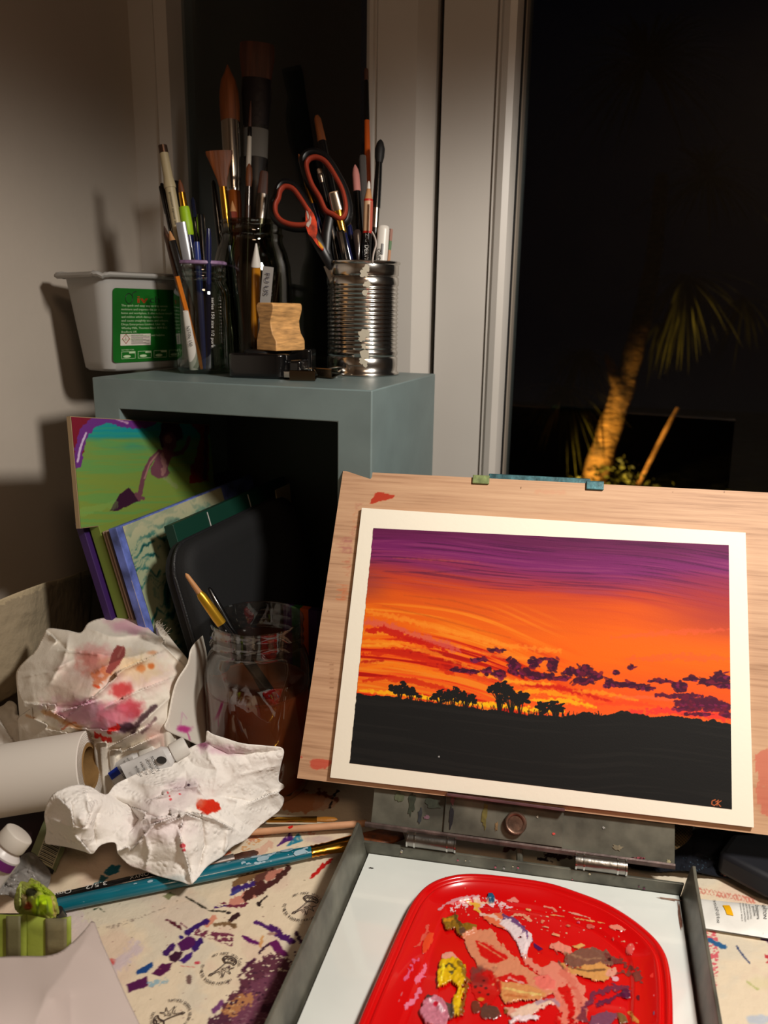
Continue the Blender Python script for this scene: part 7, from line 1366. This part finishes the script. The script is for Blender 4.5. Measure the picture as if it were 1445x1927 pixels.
o_ = (m_+1)*(n_+1)
for i in range(m_):
    for j in range(n_):
        a_ = i*(n_+1)+j; F.append((a_, a_+1, a_+n_+2, a_+n_+1)); F.append((o_+a_, o_+a_+n_+1, o_+a_+n_+2, o_+a_+1))
MB().add(V, F).build('tube_body', mat('tube_foil_white', (232, 231, 226), .45, bump=.4, bscale=60, bdist=.001, var=.05, vscale=60), t)
def tbp(u, v, l=.0006): return tb_(u, v, 1)+ZZ*l
def strip(u, v0, v1, text, size, wd, m, mb):  # lettering running across the tube
    P = tbp(u, v0); e1 = unit(tbp(u, v1)-P); e2 = unit(tbp(u+.1, v0)-P); nn = unit(np.cross(e1, e2)); e2 = np.cross(ZZ, e1) if nn[2] > 0 else -np.cross(ZZ, e1)
    k = 10; V_, F_ = glyphs(text, 1.)
    if not len(V_): return
    x = V_[:, 0]-V_[:, 0].min(); x = x/max(x.max(), 1e-6); y = V_[:, 1]
    W = np.array([tbp(u+yy*size/.235, v0+(v1-v0)*xx, .0007) for xx, yy in zip(x, y)]); mb.add(W, F_)
mb = MB(); dk = mat('tube_print', (54, 56, 60), .5)
for (u, v0, v1, s, sz) in ((.185, .05, .86, '14 ml e 0.47 US fl.oz', .010), (.425, .10, .72, 'Permanence A  Series 2', .0045), (.452, .08, .74, 'AMARILLO DE CADMIO PALIDO', .0045), (.480, .08, .68, 'JAUNE DE CADMIUM PALE', .0045), (.507, .10, .66, 'CADMIUM YELLOW PALE', .0045), (.540, .18, .58, 'gouache', .0072), (.568, .12, .66, 'Designers', .0095), (.628, .06, .62, 'NEWTON', .0105), (.660, .26, .32, '&', .006), (.690, .04, .58, 'WINSOR', .0105)): strip(u, v0, v1, s, sz, 0, dk, mb)
strip(.62, .93, .97, '----', .004, 0, dk, mb); mb.build('lettering', dk, t, sm=False)
V = []; F = []
for i in range(7):
    for j in range(7):
        p_, q_ = i/6, j/6; V.append(tbp((.262*(1-p_)+.325*p_)*(1-q_)+(.285*(1-p_)+.350*p_)*q_, .28+.33*q_, .0005))
        if i and j: k = i*7+j; F.append((k-8, k-7, k, k-1))
MB().add(V, F).build('colour_swatch', mat('swatch_yellow', (236, 176, 10), .4), t, sm=False)
# woven scarf, dark cloth and black device behind
def scarfp(c):
    ch = ((np.floor(c.x*.33)+np.floor(c.y*.33)) % 2); c.rgb = np.where(ch[:, None] > 0, c.rgb*1.15, c.rgb*.6)
    for x0, x1, col in ((1160, 1202, (128, 100, 52)), (1202, 1208, (30, 20, 24)), (1208, 1262, (156, 74, 84)), (1262, 1300, (100, 80, 46))):
        m = ((c.x+(c.y-1560)*.3 > x0) & (c.x+(c.y-1560)*.3 <= x1)); k = np.where(ch > 0, 1., .45); c.rgb[m] = (np.array(col)[None]*k[:, None])[m]
drape('woven_scarf', [(1140, 1530), (1300, 1540), (1300, 1575), (1270, 1600), (1230, 1612), (1200, 1618), (1150, 1610)], [(1140, 1540, .772), (1300, 1545, .773), (1200, 1575, .777), (1270, 1600, .775), (1150, 1612, .772)], paintmat('woven_wool', .95, bump=.8, bscale=500), colour=(70, 52, 40), paint=[scarfp], noise=[(.05, .05, .002, 3, 'f')], step=1.5, solid=.001,
      label='brown and plum woven scarf seen under the board at the right', cat='scarf')
def clothp(c):
    for k in range(160):
        r = random.Random(k+70); c.blob(r.uniform(1262, 1300), r.uniform(1640, 1656)+0, r.uniform(1, 3), r.uniform(.8, 2), [(20, 30, 40), (30, 40, 50)][k % 2], .5, seed=k)
    for k in range(22): r = random.Random(k+7); c.blob(1366+r.uniform(-9, 9), 1644+r.uniform(-4, 5), r.uniform(1, 3), r.uniform(1, 2), (206, 150, 140), .6, seed=k)
    for k in range(30): r = random.Random(k+17); c.blob(r.uniform(1285, 1350), r.uniform(1612, 1640), 1, .8, (50, 70, 84), .5, seed=k)
drape('dark_cloth', [(1175, 1592), (1230, 1606), (1262, 1598), (1290, 1575), (1320, 1560), (1445, 1560), (1500, 1560), (1500, 1668), (1445, 1662), (1400, 1658), (1350, 1650), (1300, 1640), (1255, 1640), (1230, 1640), (1180, 1630)], [(1180, 1600, .765), (1300, 1580, .768), (1480, 1580, .765), (1480, 1660, .754), (1350, 1645, .755), (1200, 1625, .756), (1300, 1612, .766)], paintmat('navy_knit', .95, bump=1., bscale=260, bdist=.001), colour=(8, 13, 24), paint=[clothp], noise=[(.05, .05, .003, 6, 'f')], step=1.5, solid=.001,
      label='dark navy knitted cloth lying behind the right corner of the tray', cat='cloth')
P = [onz(x, y, .775) for x, y in ((1352, 1602), (1378, 1566), (1520, 1566), (1520, 1670), (1445, 1650))]
MB().prism([p-ZZ*.018 for p in P], (0, 0, .018)).build('black_case', mat('matte_black_case', (17, 18, 26), .6), label='matte black flat case under the board at the right edge', cat='case', bevel=.004)

# ------------------------------------------------------------------ front left: green tissue, taped roll and grey sheet
tis = paintmat('tissue', .6, spec=.3)
def tisp(c):
    c.rgb[:] = (150, 160, 70)
    c.blob(82, 1706, 22, 18, (176, 214, 10), .6, seed=1, soft=.3); c.stroke([(60, 1668), (80, 1676), (98, 1684)], 12, (146, 168, 40), .6); c.stroke([(42, 1668), (36, 1700), (34, 1712)], 9, (170, 182, 100), .6); c.blob(56, 1704, 8, 8, (150, 70, 40), .6, soft=.4); c.stroke([(72, 1690), (70, 1722)], 3, (104, 140, 8), .7); c.stroke([(86, 1694), (90, 1716)], 3, (120, 160, 10), .7); c.blob(46, 1692, 6, 10, (140, 120, 90), .6, alpha=.9); c.blob(60, 1680, 10, 7, (30, 32, 14), .5, alpha=.9); c.stroke([(96, 1690), (104, 1720)], 7, (190, 180, 100), .6)
drape('green_tissue', [(34, 1668), (40, 1658), (52, 1662), (58, 1652), (66, 1656), (76, 1662), (88, 1672), (99, 1682), (104, 1690), (108, 1705), (110, 1722), (95, 1728), (60, 1726), (34, 1716), (28, 1700), (30, 1684)], [(40, 1660, .790), (66, 1656, .792), (100, 1684, .786), (80, 1700, .800), (50, 1700, .790), (32, 1712, .776), (108, 1722, .770), (70, 1726, .775)], tis,
      creases=[([(60, 1665), (80, 1675), (100, 1684)], .006, 3, 's'), ([(70, 1690), (72, 1722)], .005, 3, 'r'), ([(84, 1692), (88, 1718)], .005, 3, 'r'), ([(40, 1670), (38, 1710)], .005, 3, 's'), ([(95, 1690), (100, 1718)], -.004, 3, 'r'), ([(50, 1680), (60, 1712)], -.006, 4, 'r')], noise=[(.09, .09, .003, 3, 'f')], paint=[tisp], step=1., label='scrunched bright green tissue paper stuffed above the green tape at the left', cat='tissue')
def band(px0, px1, py0, py1, z, depthy, name, label, m, patch=None):
    a = onz(px0, py0, z); b = onz(px1, py0+1, z); sd_ = unit(b-a); n_ = unit(np.cross(sd_, ZZ)); W = np.linalg.norm(b-a); cols = 18
    # a curved band: cylinder-like front that bulges towards the desk front
    bot = onz(px0, py1, z-.034); H_ = .040; V = []; F = []
    for i in range(cols+1):
        u = i/cols; bulge = .006*math.sin(math.pi*u); p = a+sd_*W*u+n_*bulge
        V += [p, p-ZZ*H_+n_*.004]
        if i: k = 2*i; F.append((k-2, k-1, k+1, k))
    return V, F, sd_, n_, W
t = thing('green_tape_roll', 'two wide bands of olive and lime green tape round a bundle at the lower left', 'tape', onz(60, 1760, .775))
for k, (x0, x1, yt, yb, nm, c) in enumerate(((-60, 50, 1718, 1794, 'olive_tape', (134, 146, 54)), (48, 134, 1724, 1796, 'lime_green_tape', (160, 176, 70)))):
    zt = .786-k*.002; V = []; F = []; n_ = 14
    cx_, wd_ = (x0+x1)/2, (x1-x0)
    for i in range(n_+1):
        u = i/n_; x = x0+wd_*u
        for j in range(5):
            v = j/4; z_ = zt-.030*v; y = yt+(yb+22-yt)*v-(3*math.sin(u*5+k) if j == 0 else 0); P_ = onz(x, y, z_)+A(0, -.002*math.sin(math.pi*u), 0); V.append(P_)
    for i in range(n_):
        for j in range(4): a_ = i*5+j; F.append((a_, a_+1, a_+6, a_+5))
    m0 = mat(nm, c, .6, bump=.3, bscale=150, var=.14, vscale=40)
    MB().add(V, F).build('tape_band', m0, t, solid=.0008)
V = []; F = []
for i in range(7):
    x = 92+i*6.6
    for j in range(4): v = j/3; V.append(onz(x, 1724+(1796+22-1724)*v*.78, .784-.030*v*.78)+A(0, -.0030, .0006))
for i in range(6):
    for j in range(3): a_ = i*4+j; F.append((a_, a_+1, a_+5, a_+4))
MB().add(V, F).build('grey_overlap', mat('grey_green_overlap', (128, 120, 88), .6, bump=.4, bscale=150, var=.2, vscale=80), t, solid=.0005)
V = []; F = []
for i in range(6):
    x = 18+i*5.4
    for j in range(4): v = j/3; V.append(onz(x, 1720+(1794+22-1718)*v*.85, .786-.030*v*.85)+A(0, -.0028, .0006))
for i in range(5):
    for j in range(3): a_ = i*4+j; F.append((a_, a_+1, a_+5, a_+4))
MB().add(V, F).build('grey_overlap', mat('dark_grey_overlap', (104, 100, 68), .6, bump=.4, bscale=150), t, solid=.0005)  # the olive band turns dark grey towards its right end
MB().lathe([(0, .010), (.05, .010)], onz(-60, 1752, .7635), 24, axis=unit(onz(130, 1745, .7635)-onz(-60, 1745, .7635))).build('bundle_core', mat('dark_core', (40, 36, 28), .8), t)
def fgp(c):
    k = smooth(fbm(c.x*.006, c.y*.006, 4, 3), .4, .7)[:, None]*.12; c.rgb = c.rgb*(1-k)+np.array((160, 146, 140))*k
drape('tracing_sheet', [(-60, 1812), (0, 1802), (40, 1800), (80, 1800), (110, 1793), (135, 1775), (158, 1752), (174, 1733), (182, 1748), (192, 1775), (206, 1806), (224, 1846), (244, 1890), (262, 1927), (290, 1990), (-60, 1990)],
      [(-60, 1812, .800), (40, 1800, .796), (110, 1793, .794), (174, 1733, .786), (262, 1927, .770), (290, 1990, .768), (100, 1880, .805), (-60, 1900, .825), (-60, 1990, .820), (150, 1960, .790), (190, 1800, .786), (206, 1850, .783)], paintmat('tracing_paper', .65, spec=.3), creases=[([(180, 1740), (130, 1820), (90, 1870), (40, 1990)], .004, 26, 'r'), ([(130, 1860), (140, 1990)], -.0025, 20, 'r')],
      colour=(196, 182, 176), paint=[fgp], step=3., solid=.0003, label='curled sheet of greyish translucent paper in the lower left foreground', cat='paper')
# paint-stained palette scraps under the roll
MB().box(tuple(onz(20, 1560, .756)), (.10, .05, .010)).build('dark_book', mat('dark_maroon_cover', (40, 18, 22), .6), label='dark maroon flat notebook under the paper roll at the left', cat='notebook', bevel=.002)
# cap-ended stick near the tape
MB().tube([onz(108, 1714, .772), onz(116, 1728, .764)], .0035, 10).build('pen_end', BLK, label='short black pen end between the green tape and the teal brush', cat='pen')
